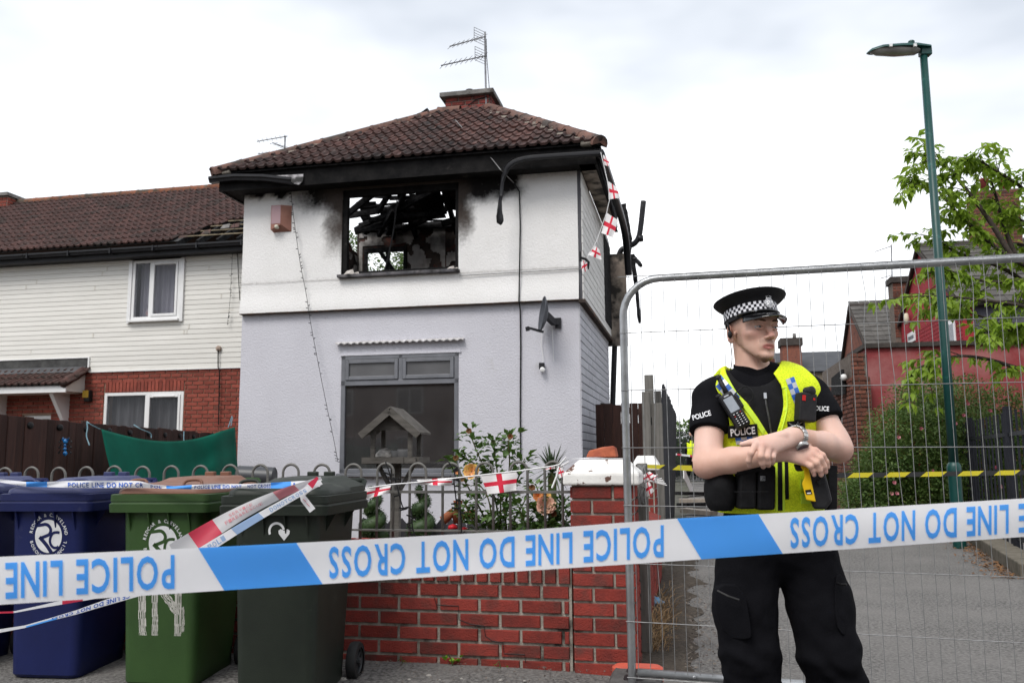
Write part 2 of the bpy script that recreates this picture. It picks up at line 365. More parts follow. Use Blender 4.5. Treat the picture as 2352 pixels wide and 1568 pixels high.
def soot_attr(ob,fns):
    me = ob.data; co = np.empty(len(me.vertices)*3); me.vertices.foreach_get('co',co); co = co.reshape(-1,3)
    for nm,fn in fns.items():
        a = me.attributes.new(nm,'FLOAT','POINT'); a.data.foreach_set('value',np.array([fn(*c) for c in co],dtype=np.float32))
def wall_sheet(name,u0,u1,z0,z1,holes,v,m,parent,step=.06,axis='u',vfn=None):
    """a wall face as a fine grid with openings left out"""
    def cuts(a,b,extra):
        s = sorted({round(x,4) for x in [a,b]+[e for e in extra if a < e < b]}); out = []
        for p,q in zip(s,s[1:]):
            n = max(1,int(round((q-p)/step))); out += [p+(q-p)*i/n for i in range(n)]
        return out+[b]
    us = cuts(u0,u1,[x for h in holes for x in h[:2]]); zs = cuts(z0,z1,[x for h in holes for x in h[2:]])
    b = MB(); idx = {}; vs = []; fs = []
    def vid(i,j):
        if (i,j) not in idx:
            vv_ = v + (vfn(us[i],zs[j]) if vfn else 0)
            idx[(i,j)] = len(vs); vs.append((us[i],vv_,zs[j]) if axis == 'u' else (vv_,us[i],zs[j]))
        return idx[(i,j)]
    for i in range(len(us)-1):
        for j in range(len(zs)-1):
            cu,cz = (us[i]+us[i+1])/2,(zs[j]+zs[j+1])/2
            if any(h[0] < cu < h[1] and h[2] < cz < h[3] for h in holes): continue
            fs.append((vid(i,j),vid(i+1,j),vid(i+1,j+1),vid(i,j+1)))
    b.add(vs,fs); return b.build(name,m,parent,fix=False)
def brick_wall(parent,org,xd,nd,width,height,bl,bh,joint,m,mm,depth=.03,holes=(),limit=300,rank=None,stuff='bricks_far',start=0,proud=.004,back=None,name='brick'):
    """stretcher bond with recessed joints: a mortar sheet (name mortar) and single bricks in front"""
    org = Vector(org); xd = Vector(xd).normalized(); nd = Vector(nd).normalized()
    zu = Vector((0,0,1)); items = []; meshes = {}
    def bm_of(L):
        k = round(L,3)
        if k not in meshes:
            b = MB(); e = .004; w,h = L,bh-joint
            b.add([(0,0,0),(w,0,0),(w,0,h),(0,0,h),(e,-depth,e),(w-e,-depth,e),(w-e,-depth,h-e),(e,-depth,h-e)],[(4,5,6,7),(0,1,5,4),(1,2,6,5),(2,3,7,6),(3,0,4,7)])
            meshes[k] = b.mesh(name,m)
        return meshes[k]
    rows = int(round(height/bh))
    for r in range(rows):
        z = r*bh+joint/2; x = -(bl/2 if (r+start) % 2 else 0)
        while x < width-.02:
            a = max(0,x); e = min(width,x+bl)-joint; cz = z+bh/2
            segs = [(a,e)]
            for h in holes:
                if h[2] < cz < h[3]:
                    ns = []
                    for s0,e0 in segs:
                        if h[1] <= s0 or h[0] >= e0: ns.append((s0,e0)); continue
                        if s0 < h[0]-joint: ns.append((s0,h[0]-joint/2))
                        if e0 > h[1]+joint: ns.append((h[1]+joint/2,e0))
                    segs = ns
            for s0,e0 in segs:
                if e0-s0 > .02: items.append((bm_of(e0-s0),org+xd*s0+zu*z,rank(s0,z) if rank else -r))
            x += bl
    y2 = -nd; items.sort(key=lambda t: -t[2])
    R = Matrix(((xd.x,y2.x,0,0),(xd.y,y2.y,0,0),(0,0,1,0),(0,0,0,1)))
    far = []
    for i,(me,p,_) in enumerate(items):
        M = Matrix.Translation(p+nd*random.uniform(0,proud)) @ R
        if i < limit:
            ob = link(name,me,parent); ob.matrix_local = M
        else: far.append((me,M))
    if far: s = link(stuff,join_meshes(far,stuff,m),parent); s['kind'] = 'stuff'
# ================================================================ the burnt house
house = hthing('burnt_house','fire-damaged end house with white upper and grey lower walls and an empty charred window','house')
HOLE_UP = (1.56,3.31,3.83,5.10); HOLE_LO = (1.575,3.30,1.02,2.665)
ZL,ZE = 3.33,5.16
def sm(x,a,b): t = min(1,max(0,(x-a)/(b-a))); return t*t*(3-2*t)
def nz(x,y,s,o=0): return mn.noise(Vector((x*s+o,y*s-o,o*1.7)))
def soot_front(u,v,z):
    du = max(HOLE_UP[0]-u,u-HOLE_UP[1],0); n = nz(u,z,3.1,4)*.18+nz(u,z,9,2)*.08
    side = (1-sm(du+n*.9,.02,.34))*sm(z+n*.8,4.0,4.75)                    # above and beside the opening
    topL = (1-sm(HOLE_UP[0]-u+n,.25,1.15)) if u < HOLE_UP[0] else (1-sm(u-HOLE_UP[1]+n,.75,1.1)) if u > HOLE_UP[1] else 1
    top = topL*sm(z+n*.7,4.72,4.96)*(1 if u > .2 else .4)
    corner = .9*sm(z+n,5.02,5.1)*(1-sm(abs(u-.35),.3,.45)) + .6*sm(z,5.08,5.16)
    low = .35*(1-sm(du,0,.05))*sm(z,3.8,4.2) if du > 0 else 0
    und = .25*(1-sm(abs(z-3.8),0,.04))
    return min(1,max(side,top,corner,low,und)*1.05)
def scorch_front(u,v,z):
    du = max(HOLE_UP[0]-u,u-HOLE_UP[1],0); n = nz(u,z,3.1,4)*.2+nz(u,z,8,7)*.1
    left = u < 2.4
    w = .42 if left else .30
    return max(0,.85*(1-sm(du+n,.05,w))*sm(z,3.95 if left else 4.1,4.6)*(1-.55*sm(du,w*.6,w)))
w = wall_sheet('upper_wall',0,5.0,ZL,ZE,[HOLE_UP],-.05,m_white,house,.05,vfn=lambda u,z: -.035*(1-sm(z,ZL,ZL+.35))+.006*nz(u,z,1.3))
soot_attr(w,{'soot': soot_front,'scorch': scorch_front})
b = MB()   # underside of the rendered band and solid masonry behind
b.box((0,-.085,ZL-.012),(5.0,.02,ZL+.002)); b.build('drip_edge',mat('rusty_drip',(.10,.065,.05),(.035,.03,.028),scale=8,rough=.8,c3=(.30,.09,.03),s3=9,t3=.68),house)
wall_sheet('lower_wall',0,5.0,0,ZL,[HOLE_LO],0,m_grey,house,.12,vfn=lambda u,z: .006*nz(u,z,1.1,5))
def masonry(h,z0,z1,vf):
    m = MB(); t = vf+.2
    m.box((0.01,vf,z0),(h[0],t,z1)); m.box((h[1],vf,z0),(4.99,t,z1)); m.box((h[0],vf,z0),(h[1],t,h[2])); m.box((h[0],vf,h[3]),(h[1],t,z1)); return m
masonry(HOLE_LO,0,ZL,.012).build('lower_masonry',m_grey,house)
masonry(HOLE_UP,ZL+.003,ZE,-.035).build('upper_masonry',mat('scorched_reveal',(.035,.03,.028),(.12,.105,.095),scale=5,rough=.9,bump=.5,bscale=40),house)
# side wall of painted brick, boards of it told apart by their joints
SV = 4.05
mo = MB(); mo.box((4.99,.0,0),(5.0-.012,SV,ZL)); mo.build('side_lower_joints',mat('dark_joint',(.10,.10,.11),rough=.9),house)
mo = MB(); mo.box((4.99,-.04,ZL),(5.0+.045,SV,ZE)); mo.build('side_upper_joints',MATS['dark_joint'],house)
brick_wall(house,(5.0-.012,.002,.0),(0,1,0),(1,0,0),SV,ZL,.9,.111,.007,m_gbrick,None,depth=.014,limit=150,rank=lambda x,z: z,stuff='painted_bricks_lower',name='painted_brick')
brick_wall(house,(5.045,-.04,ZL),(0,1,0),(1,0,0),SV,ZE-ZL,.9,.111,.006,m_wbrick,None,depth=.014,limit=120,rank=lambda x,z: z,stuff='painted_bricks_upper',name='painted_brick')
b = MB(); b.box((5.0,-.085,ZL-.05),(5.085,SV,ZL-.002)); b.build('side_drip_edge',MATS['rusty_drip'],house)
b = MB(); b.box((0,.2,0),(.2,SV,ZE)); b.build('left_wall',m_inner,house)
b = MB(); b.box((4.80,.2,0),(4.985,SV,ZE)); b.build('right_inner_wall',m_inner,house)
b = MB(); b.box((.2,.2,2.72),(4.8,SV,2.86)); b.build('upper_floor',m_char,house)
# rear wall of the upper room, with a burnt-out opening
_a = onv(838,572,3.9); _b = onv(934,622,3.9); HB = (_a.x,_b.x,_b.z-.7,_a.z)
TOPB = onv(960,524,3.9).z
m = MB(); t0,t1 = 3.9,4.05
m.box((.2,t0,2.86),(HB[0],t1,TOPB)); m.box((HB[1],t0,2.86),(4.8,t1,TOPB)); m.box((HB[0],t0,2.86),(HB[1],t1,HB[2])); m.box((HB[0],t0,HB[3]),(HB[1],t1,TOPB)); m.build('rear_wall',m_inner,house)
m = MB(); m.box((.2,3.93,0),(4.8,4.05,2.7)); m.build('rear_lower_wall',m_inner,house)
b = MB()
for z in (HB[3]-.05,HB[2]): b.box((HB[0],3.86,z-.03),(HB[1],3.96,z+.05))
for u in (HB[0]+.02,HB[1]-.03,(HB[0]*.45+HB[1]*.55)): b.box((u-.03,3.87,HB[2]),(u+.03,3.95,HB[3]))
b.bar((HB[0]+.3,3.9,HB[3]-.05),(HB[1],3.9,HB[2]+.35),.07,.07); b.build('rear_window_frame',m_char,house)
def plaster_patch(u0,u1,z0,z1,v,seed,thr=-.12,step=.024,axis='u',th=.018):
    b = MB(); nu = int((u1-u0)/step); nz_ = int((z1-z0)/step)
    for i in range(nu):
        for j in range(nz_):
            u = u0+(i+.5)*step; z = z0+(j+.5)*step
            if HB[0]-.03 < u < HB[1]+.03 and HB[2] < z < HB[3]+.04 and axis == 'u': continue
            if nz(u,z,2.2,seed)+.45*nz(u,z,6,seed+3) > thr:
                a = step/2
                q_ = [(-a,-a),(a,-a),(a,a),(-a,a)]; b.add([(u+i_,v-th,z+j_) if axis == 'u' else (v+th,u+i_,z+j_) for i_,j_ in q_],[(0,1,2,3)])
    bm_ = b.build('plaster_patch',m_plaster,house); bm = bmesh.new(); bm.from_mesh(bm_.data); bmesh.ops.remove_doubles(bm,verts=bm.verts,dist=.001); bm.to_mesh(bm_.data); bm.free()
plaster_patch(.25,2.0,2.9,TOPB-.03,3.898,3,thr=-.10); plaster_patch(2.0,2.6,2.9,TOPB-.1,3.898,8,thr=-.15); 
b = MB(); b.box((2.62,3.35,2.86),(4.1,3.9,6.0)); b.build('chimney_breast',m_inner,house); plaster_patch(2.62,4.1,2.9,5.6,3.348,5,thr=.0)
plaster_patch(.3,3.9,2.9,5.1,.205,11,axis='v',thr=-.25)
# charred window frame, sill
b = MB(); h = HOLE_UP
b.box((h[0],-.02,h[2]),(h[0]+.075,.06,h[3])); b.box((h[1]-.055,-.02,h[2]),(h[1],.06,h[3])); b.box((h[0],-.02,h[3]-.10),(h[1],.06,h[3]+.02)); b.box((h[0],-.02,h[2]),(h[1],.06,h[2]+.055))
b.build('upper_window_frame',m_char2,house,bevel=.008)
b = MB(); b.box((h[0]-.03,-.135,h[2]-.045),(h[1]+.02,.0,h[2]-.002)); b.build('upper_window_sill',mat('scorched_sill',(.05,.05,.058),(.16,.15,.155),scale=6,rough=.5,c3=(.015,.014,.014),s3=5,t3=.55),house,bevel=.006)
for i,(u,w_,hh) in enumerate(((1.62,.16,.09),(1.75,.10,.05),(3.15,.12,.06),(3.24,.07,.04))):
    b = MB(); b.add([(u,-.1,h[2]),(u+w_,-.07,h[2]),(u+w_*.7,-.03,h[2]+hh),(u+.03,-.05,h[2]+hh*.7),(u+w_*.5,-.12,h[2]+.006)],[(0,1,2,3),(0,4,1),(0,3,4),(3,2,4),(2,1,4)]); b.build('debris_scrap',mat('pale_scrap',(.6,.57,.53),(.3,.27,.25),scale=14,rough=.9),house)
b = MB(); b.tube([(2.38,-.0,4.9),(2.30,.1,4.5),(2.22,.1,4.1),(2.15,.1,3.85)],.011,6); b.build('hanging_wire',m_cable,house)
# lower picture window
h = HOLE_LO; f0,f1 = -.012,.06; zt = 2.27; um = 2.46
b = MB()
for a,c in (((h[0],h[2]),(h[0]+.065,h[3])),((h[1]-.06,h[2]),(h[1],h[3])),((h[0],h[3]-.055),(h[1],h[3])),((h[0],h[2]),(h[1],h[2]+.06)),((h[0],zt-.03),(h[1],zt+.045)),((um-.03,zt+.04),(um+.03,h[3]))):
    b.box((a[0],f0,a[1]),(c[0],f1,c[1]))
lw = b.build('lower_window_frame',m_gframe,house,bevel=.006)
for a,c in ((h[0]+.065,um-.03),(um+.03,h[1]-.06)):
    z0,z1 = zt+.045,h[3]-.055; b = MB(); e = .055; y0 = -.028
    for p,q in (((a+.004,z0+.004),(a+e,z1-.004)),((c-e,z0+.004),(c-.004,z1-.004)),((a+e,z0+.004),(c-e,z0+e)),((a+e,z1-e),(c-e,z1-.004))): b.box((p[0],y0,p[1]),(q[0],.04,q[1]))
    b.build('fanlight_frame',m_gframe,house,bevel=.005)
    b = MB(); b.box((a+e,.0,z0+e),(c-e,.008,z1-e)); b.build('fanlight_pane',m_frost,house)
b = MB(); b.box((h[0]+.065,.02,h[2]+.06),(h[1]-.06,.028,zt-.03)); b.build('large_pane',m_glass,house)
b = MB(); b.box((h[0]-.02,-.09,h[2]-.05),(h[1]+.03,.0,h[2]-.002)); b.build('lower_window_sill',m_gframe,house,bevel=.006)
b = MB(); b.box((.3,.26,.0),(4.7,.30,2.7)); 
b = MB()
for i in range(9):
    u = random.uniform(1.7,3.15); r = random.uniform(.04,.1); z = h[2]+.06
    b.add([(u-r,.07,z),(u+r*.8,.07,z),(u+r*.2,.12,z+r*random.uniform(.6,1.8)),(u-r*.3,.16,z+r*.5)],[(0,1,2),(0,2,3),(1,3,2)])
b.build('sill_rubble',mat('pale_rubble',(.5,.47,.44),(.25,.22,.2),scale=15,rough=.9,c3=(.5,.03,.04),s3=9,t3=.7),house)
# corrugated drip strip above the lower window
b = MB(); n = 76
vs = []; fs = []
for i in range(n+1):
    u = 1.50+1.885*i/n; w_ = .012*math.cos(i*math.pi/2*1.02)
    vs += [(u,-.01,2.872),(u,-.085,2.845+w_),(u,-.085,2.832+w_),(u,-.01,2.855)]
for i in range(n): a = 4*i; fs += [(a,a+4,a+5,a+1),(a+1,a+5,a+6,a+2),(a+2,a+6,a+7,a+3)]
b.add(vs,fs); b.build('corrugated_drip',m_white if False else mat('corrugated_strip',(.60,.59,.60),(.42,.40,.39),scale=12,rough=.8),house)
b = MB(); b.box((1.56,-.02,2.668),(3.335,.005,2.69)); b.build('window_head_bead',m_grey,house)
# ---- eaves
OV = .36; EZ = 5.37
EL,ER,EF,EB = -.30,5.36,-.42,SV+.35
RV,RZ,RU0,RU1 = 1.9,6.97,2.50,3.30
b = MB(); b.box((EL+.06,EF+.06,5.11),(ER-.06,EF+.085,5.385)); fo = b.build('front_fascia',m_char2,house)
b = MB(); b.box((EL+.06,EF+.086,5.13),(ER-.087,-.01,5.155)); b.build('front_soffit',m_char2,house)
b = MB(); b.box((ER-.085,EF+.086,5.10),(ER-.06,3.0,5.33)); b.build('side_fascia',m_char2,house)
b = MB(); b.box((5.06,EF+.1,5.13),(ER-.087,3.4,5.15)); b.build('side_soffit',m_soffit,house)
b = MB(); b.box((EL+.06,EF+.09,5.11),(EL+.085,EB,5.33)); b.build('left_fascia',m_fascia,house)
b = MB(); b.box((EL+.086,-.0,5.13),(0,EB,5.15)); b.build('left_soffit',m_char2,house)
GP = [(0,0),(.0,.075),(.012,.075),(.02,.02),(.085,.02),(.095,.085),(.112,.085),(.112,.05),(.095,.03),(.085,.0)]   # gutter section (out, up)
def gutter(path,name,parent,m=None,sc=1.0,outs=None,prof=GP):
    rings = []; path = [Vector(p) for p in path]; k = len(path)
    for i,p in enumerate(path):
        d = (path[min(i+1,k-1)]-path[max(i-1,0)]).normalized(); o = Vector(outs[i]) if outs else d.cross(Vector((0,0,1))).normalized()
        u = o.cross(d).normalized()*-1 if True else None
        if u.z < 0 and abs(d.z) < .7: u = -u
        rings.append([tuple(p+o*(a*sc)+u*(c*sc)) for a,c in prof])
    b = MB(); b.s = False; b.loft(rings); return b.build(name,m or m_gut,parent)
gz = 5.215
gL = [onv(497,412,EF),onv(520,405,EF),onv(560,401,EF),onv(600,405,EF),onv(640,414,EF),onv(690,420,EF)]
gutter([(EL-.05,EF+.055,gz+.01),(.05,EF+.055,gz+.02),(.5,EF+.05,gz-.02),(.95,EF+.04,gz-.10)],'front_gutter',house,m_gut)
b = MB(); b.grid(lambda s,t: (.35+.75*s,EF+.03-.05*math.sin(s*3)*t,5.285-.02*s-.14*t*(.4+s*.8)*(1 if s < .93 else .6)),14,4); b.build('peeling_strip',mat('peeled_fascia',(.55,.53,.55),(.2,.19,.2),scale=4,rough=.6,c3=(.03,.03,.03),s3=3,t3=.5),house)
pth = [onv(x,y,EF-.02) for x,y in ((1378,352),(1330,355),(1270,359),(1215,363),(1185,370),(1166,384),(1158,402),(1156,425),(1153,446),(1147,466),(1147,490),(1152,516))]
outs = [(0,-1,0)]*5+[(0,-1,0)]*7
b = MB(); rings = []; pp = chaikin(pth,1)
for i,p in enumerate(pp):
    t = i/(len(pp)-1); d = (pp[min(i+1,len(pp)-1)]-pp[max(i-1,0)]).normalized(); n_ = Vector((0,-1,0)); s_ = d.cross(n_).normalized()
    if s_.x*0+s_.z < 0 and abs(d.x) > .5: s_ = -s_
    w_ = .075 if t < .45 else .07-.035*math.sin((t-.5)*9)+.02*mn.noise(Vector((t*22,0,1))); dp = .055 if t < .45 else .05-.02*t+.02*mn.noise(Vector((t*25,3,1))); tw = 0 if t < .5 else .9*math.sin(t*17)
    a1 = s_*math.cos(tw)+n_*math.sin(tw); a2 = n_*math.cos(tw)-s_*math.sin(tw)
    if t > .985: w_ *= .3; dp *= .4
    rings.append([tuple(p+a1*(x*w_)+a2*(y*dp)) for x,y in ((-.5,0),(-.45,.55),(-.3,.8),(0,.85),(.35,.8),(.5,1),(.55,.9),(.5,.1))])
b.loft(rings); b.build('melted_gutter',m_gut,house,smooth=40)
# side gutter and its burnt, sagging end
sg = [onv(1378,352,EF-.02),Vector((ER+.02,.6,gz)),Vector((ER+.03,1.8,gz-.02)),Vector((ER+.04,2.9,gz-.05)),Vector((ER+.05,3.5,gz-.25)),Vector((ER+.06,3.7,gz-.8))]
sg[0] = Vector((ER+.0,EF,gz+.01))
b = MB(); b.s = True; b.tube(chaikin(sg,2),.062,8); b.build('side_gutter',m_gut,house)
# roof planes: dark underlay sheets left, right and rear (rear burnt away), rafters, battens
def tri(name,pts,m,th=.02):
    b = MB(); n = len(pts); a = Vector(pts[0]); nr = (Vector(pts[1])-a).cross(Vector(pts[2])-a).normalized()*th
    b.add([tuple(p) for p in pts]+[tuple(Vector(p)-nr) for p in pts],[tuple(range(n)),tuple(range(2*n-1,n-1,-1))]+[(j,n+j,n+(j+1) % n,(j+1) % n) for j in range(n)]); return b.build(name,m,house)
A = (EL,EF,EZ); Bc = (ER,EF,EZ); R0 = (RU0,RV,RZ); R1 = (RU1,RV,RZ); Dl = (EL,EB,EZ); Dr = (ER,EB,EZ)
tri('front_underlay',[A,Bc,R1,R0],m_char); Ml = (EL,1.2,EZ); tri('left_underlay',[Ml,A,R0],m_char)
tri('right_underlay',[Bc,(ER,2.4,EZ),(4.9,2.9,EZ+.33),(4.5,2.3,EZ+.75),(4.2,2.55,EZ+1.0),R1],m_char)
fx = Vector((1,0,0)); fu = (Vector((0,RV-EF,RZ-EZ))).normalized(); fl = math.hypot(RV-EF,RZ-EZ)
def hip_plane(P,Q,outward):
    P = Vector(P); Q = Vector(Q); d = (Q-P).normalized(); n = d.cross(Vector((0,0,1))).normalized()
    if n.dot(Vector(outward)) < 0: n = -n
    return (P,n)
t1 = tile_mesh('roof_tile',.30,.34,m_tile); t2 = tile_mesh('roof_tile',.30,.34,m_tileburnt)
def burnt(x,y):
    u = x+EL; p = 1.0-y*.9-abs(u-2.6)*.12 + .35*nz(u,y,1.5,3)
    return t2 if p > .55 or (y < .25) or (u > 4.2 and random.random() < .4) else t1
tile_roof(house,A,fx,fu,ER-EL,fl-.05,.295,.287,t1,planes=[hip_plane(A,R0,(-1,0,0)),hip_plane(Bc,R1,(1,0,0))],alt=burnt,jit=.012)
lx = Vector((0,-1,0)); lu = Vector((RU0-EL,0,RZ-EZ))
tile_roof(house,Dl,lx,lu,EB-EF,lu.length,.295,.287,t1,planes=[hip_plane(A,R0,(0,-1,0)),hip_plane(Ml,R0,(0,1,0))],limit=0,stuffmat=m_tile)
ridge_run(house,A,R0,.115,m_ridge,name='hip_tile'); ridge_run(house,Bc,R1,.115,m_ridge,name='hip_tile')
ridge_run(house,(RU0-.06,RV,RZ+.01),(RU0+.30,RV,RZ+.01),.11,m_ridge)
for (P,Q) in ((A,R0),(Bc,R1)):                       # mortar bedding under the hip tiles, in uneven lumps
    P = Vector(P); Q = Vector(Q); n_ = 26; sgn = 1 if P.x < 0 else -1
    for i in range(n_):
        c = P+(Q-P)*((i+.5)/n_)+Vector((sgn*random.uniform(.10,.15),-.02,-.02)); s_ = random.uniform(.05,.085)
        b = MB(); b.s = True; b.add([(c.x+sx_*s_*random.uniform(.7,1.4),c.y+sy_*s_*random.uniform(.5,1.1),c.z+sz_*s_*random.uniform(.4,.6)-.01) for sx_,sy_,sz_ in ((-1,-1,-1),(1,-1,-1),(1,1,-1),(-1,1,-1),(-1,-1,1),(1,-1,1),(1,1,1),(-1,1,1))],
                                         [(3,2,1,0),(4,5,6,7),(0,1,5,4),(1,2,6,5),(2,3,7,6),(3,0,4,7)]); b.build('mortar_lump',m_mortar,house)
def rough_bar(name,p,q,w_,h_,seed,m=None,seg=9):
    p = Vector(p); q = Vector(q); d = (q-p).normalized(); a = d.cross(Vector((0,0,1))).normalized(); c = a.cross(d); rings = []
    for i in range(seg+1):
        t = i/seg; P = p+(q-p)*t; rr = 1-.25*abs(mn.noise(Vector((seed,t*5,0))))-(.45 if t == 1 else 0)
        rings.append([tuple(P+a*(x*w_*rr*(1+.3*mn.noise(Vector((seed+k,t*7,2)))))+c*(y*h_*rr*(1+.3*mn.noise(Vector((seed+k*2,t*7,5)))))) for k,(x,y) in enumerate(((-.5,-.5),(0,-.56),(.5,-.5),(.55,0),(.5,.5),(0,.55),(-.5,.5),(-.55,0)))])
    b = MB(); b.loft(rings); return b.build(name,m or m_char,house)
SLR = (RZ-.05-5.42)/(4.0-RV)
k = 0
for u in np.arange(.45,5.0,.43):
    k += 1; vt = RV if RU0 <= u <= RU1 else RV+(.89*(RU0-u) if u < RU0 else 1.21*(u-RU1)); end = 4.12 if k % 4 else 3.5
    if vt > end-.4: continue
    rough_bar('rafter',(u+random.uniform(-.04,.04),vt,RZ-.08-SLR*(vt-RV)),(u+random.uniform(-.03,.12),end,RZ-.08-SLR*(end-RV)),.075,.13,k*3.1)
for k,v in enumerate((1.75,2.3,2.9)): rough_bar('rafter',(.05,v,EZ+.02),(RU0-(v-RV)/.89 if v > RV else RU0-.2,v,EZ+.6*(RU0-max(0,v-RV)/.89+.2)),.07,.11,90+k)
for k in range(9):
    v = 2.4+k*.205+random.uniform(-.05,.05); z = RZ+.01-SLR*(v-RV); lo_,hi_ = RU0-(v-RV)/.89,RU1+(v-RV)/1.21; u0 = max(lo_,random.uniform(.2,1.6) if k % 3 else .9); u1 = min(hi_,u0+random.uniform(.9,2.6))
    rough_bar('batten',(u0,v,z),(min(u1,4.7),v+random.uniform(-.1,.1),z+random.uniform(-.12,.05)),.035,.028,k*5.3+1,seg=7)
for k,(p,q) in enumerate((((.5,3.5,5.45),(2.4,2.9,6.25)),((1.2,3.7,5.5),(3.1,3.2,6.1)),((.3,3.2,5.7),(1.6,3.6,5.95)),((2.0,3.6,5.55),(4.3,3.3,5.9)),((.2,2.6,5.9),(1.5,2.9,6.1)),((2.7,3.5,5.75),(4.6,3.6,5.8)),((.3,3.85,TOPB+.03),(4.6,3.9,TOPB+.05)),((2.2,2.8,6.15),(4.0,2.9,6.05)))):
    rough_bar('fallen_timber',p,q,.09,.11,k*2.7+40)
for k in range(11):                                       # burnt laths still nailed across the rafters
    v = 2.5+k*.1; z = RZ+.02-SLR*(v-RV); u0 = random.uniform(.2,1.2); rough_bar('batten',(u0,v,z),(u0+random.uniform(.5,1.5),v+random.uniform(-.15,.15),z+random.uniform(-.15,.08)),.03,.05,k*4.7+200,seg=5)
for k in range(8): rough_bar('fallen_timber',(random.uniform(.2,1.0),random.uniform(2.8,3.8),random.uniform(5.35,5.9)),(random.uniform(1.2,2.6),random.uniform(2.8,3.8),random.uniform(5.5,6.4)),.07,.09,k*3.3+300)
for k in range(36):                                       # scraps of felt, laths and tiles still caught in the rafters
    u = random.uniform(1.5,3.6) if k % 2 else random.uniform(.3,1.9); v = random.uniform(max(2.6,RV+1.25*(u-RU1)),3.9) if u < 4.8 else 3.8; z = RZ+.02-SLR*(v-RV); s_ = random.uniform(.08,.22)
    b = MB(); b.add([(u-s_,v-s_*.6,z+s_*.45),(u+s_*random.uniform(.5,1),v-s_*.5,z+s_*.4),(u+s_,v+s_*.5,z-s_*.4),(u-s_*.8,v+s_*.6,z-s_*.42),(u,v,z-.05)],[(0,1,4),(1,2,4),(2,3,4),(3,0,4)])
    b.build('roof_scrap',(m_char,m_tileburnt,m_char2,mat('grey_ash',(.25,.24,.23),(.08,.075,.07),scale=9,rough=1))[k % 4 if k % 7 else 3],house)
b = MB(); 
for k in range(4):
    u = 1.85+.44*k
    for v_,l_ in ((2.25,.42),(2.75,.5),(3.3,.35)):
        if (k*3+int(v_*4)) % 5 == 0: continue
        a_,c_ = random.uniform(-.06,.06),random.uniform(-.1,.1); b.add([(u-.2+a_,v_,RZ+.03-SLR*(v_-RV)),(u+.22,v_+c_,RZ+.03-SLR*(v_+c_-RV)),(u+.2+a_,v_+l_,RZ+.03-SLR*(v_+l_-RV)),(u-.2,v_+l_+c_,RZ+.03-SLR*(v_+l_+c_-RV))],[(0,1,2,3)])

b.build('burnt_felt',m_char,house,solid=.012)
# ---- chimney
ch = MB(); cu0,cu1,cv0,cv1,cz0,cz1 = 2.50,3.30,2.02,2.62,6.5,7.27
ch.box((cu0+.012,cv0+.012,cz0),(cu1-.012,cv1-.012,cz1)); stack = ch.build('chimney',m_mortar,house)
for (o_,xd_,nd_,wd) in (((cu0+.012,cv0+.012,6.9),(1,0,0),(0,-1,0),cu1-cu0-.024),((cu1-.012,cv0+.012,6.9),(0,1,0),(1,0,0),cv1-cv0-.024)):
    brick_wall(stack,o_,xd_,nd_,wd,cz1-6.9,.235,.0767,.012,m_bchim,None,depth=.012)
b = MB(); b.box((cu0-.07,cv0-.09,cz1+.002),(cu1+.07,cv1+.09,cz1+.085)); b.build('chimney_slab',m_slab,stack,bevel=.012)
b = MB(); b.s = True
b.lathe([(.075,0),(.075,.03),(.062,.035),(.062,.055),(.075,.06),(.075,.075),(.062,.08),(.062,.1),(.075,.105),(.07,.13),(.04,.145)],16,((cu0+cu1)/2-.02,2.25,cz1+.086)); b.build('chimney_pot',m_fascia,stack,smooth=40)
# ---- pipes at the rear corner
b = MB(); b.s = True; q = lambda x,y,v=4.15: onv(x,y,v)
b.tube(chaikin([q(1478,462),q(1472,520),q(1468,545),q(1458,560),q(1440,567),q(1424,575),q(1420,600),q(1413,760),q(1408,900),q(1404,1050),q(1402,1100)],2),.052,10); b.build('soil_pipe',m_gut,house)
b = MB(); b.s = True
for x,y in ((1470,548),(1420,598),(1413,760)): c = q(x,y); b.lathe([(.062,-.05),(.062,.05)],10,c)
b.build('pipe_collar',m_gut,house)
rough_bar('hanging_beam',q(1430,470,3.9),q(1446,560,3.9),.09,.12,61); rough_bar('hanging_beam',q(1444,560,3.9),q(1440,585,3.9),.22,.12,62)
rough_bar('hanging_gutter',q(1455,590,3.9),q(1474,612,3.9),.12,.07,63,m_gut); rough_bar('hanging_gutter',q(1452,585,3.9),q(1462,660,3.9),.10,.08,64); rough_bar('hanging_gutter',q(1462,660,3.9),q(1469,742,3.9),.09,.06,65,m_gut)
b = MB(); b.box((4.98,4.06,3.2),(5.35,4.12,4.9)); b.build('burnt_side_board',m_soffit,house)
b = MB(); b.box((5.052,2.9,3.5),(5.075,4.0,5.0)); b.build('side_window_hole',m_char,house)
# cables on the front
def cable(name,pts,r,m,parent,n=5): 
    b = MB(); b.tube([Vector(p) for p in pts],r,n); return b.build(name,m,parent)
cable('wall_cable',[onv(x,y,v) for x,y,v in ((1180,420,-.07),(1193,440,-.07),(1195,520,-.07),(1193,640,-.09),(1192,690,-.10),(1195,712,-.03),(1196,800,-.02),(1195,950,-.02),(1196,1060,-.02))],.010,m_cable,house)
cable('wall_crack',[(onv(x,y,-.06).x,-.061,onv(x,y,-.06).z+.012*mn.noise(Vector((x*.05,0,3)))) for x,y in zip(range(552,1335,12),[653-(x-552)*.052 for x in range(552,1335,12)])],.0022,mat('crack_line',(.34,.32,.30),rough=1),house)
cable('roof_wire',[onv(x,y,v) for x,y,v in ((1046,276,.9),(1090,325,.2),(1130,365,-.4),(1150,390,-.55),(1180,420,-.1))],.006,m_wire,house)
cable('wall_wire',[onv(x,y,-.07) for x,y in ((1055,632),(1062,633),(1130,629),(1220,624),(1335,617))],.006,m_wire,house)
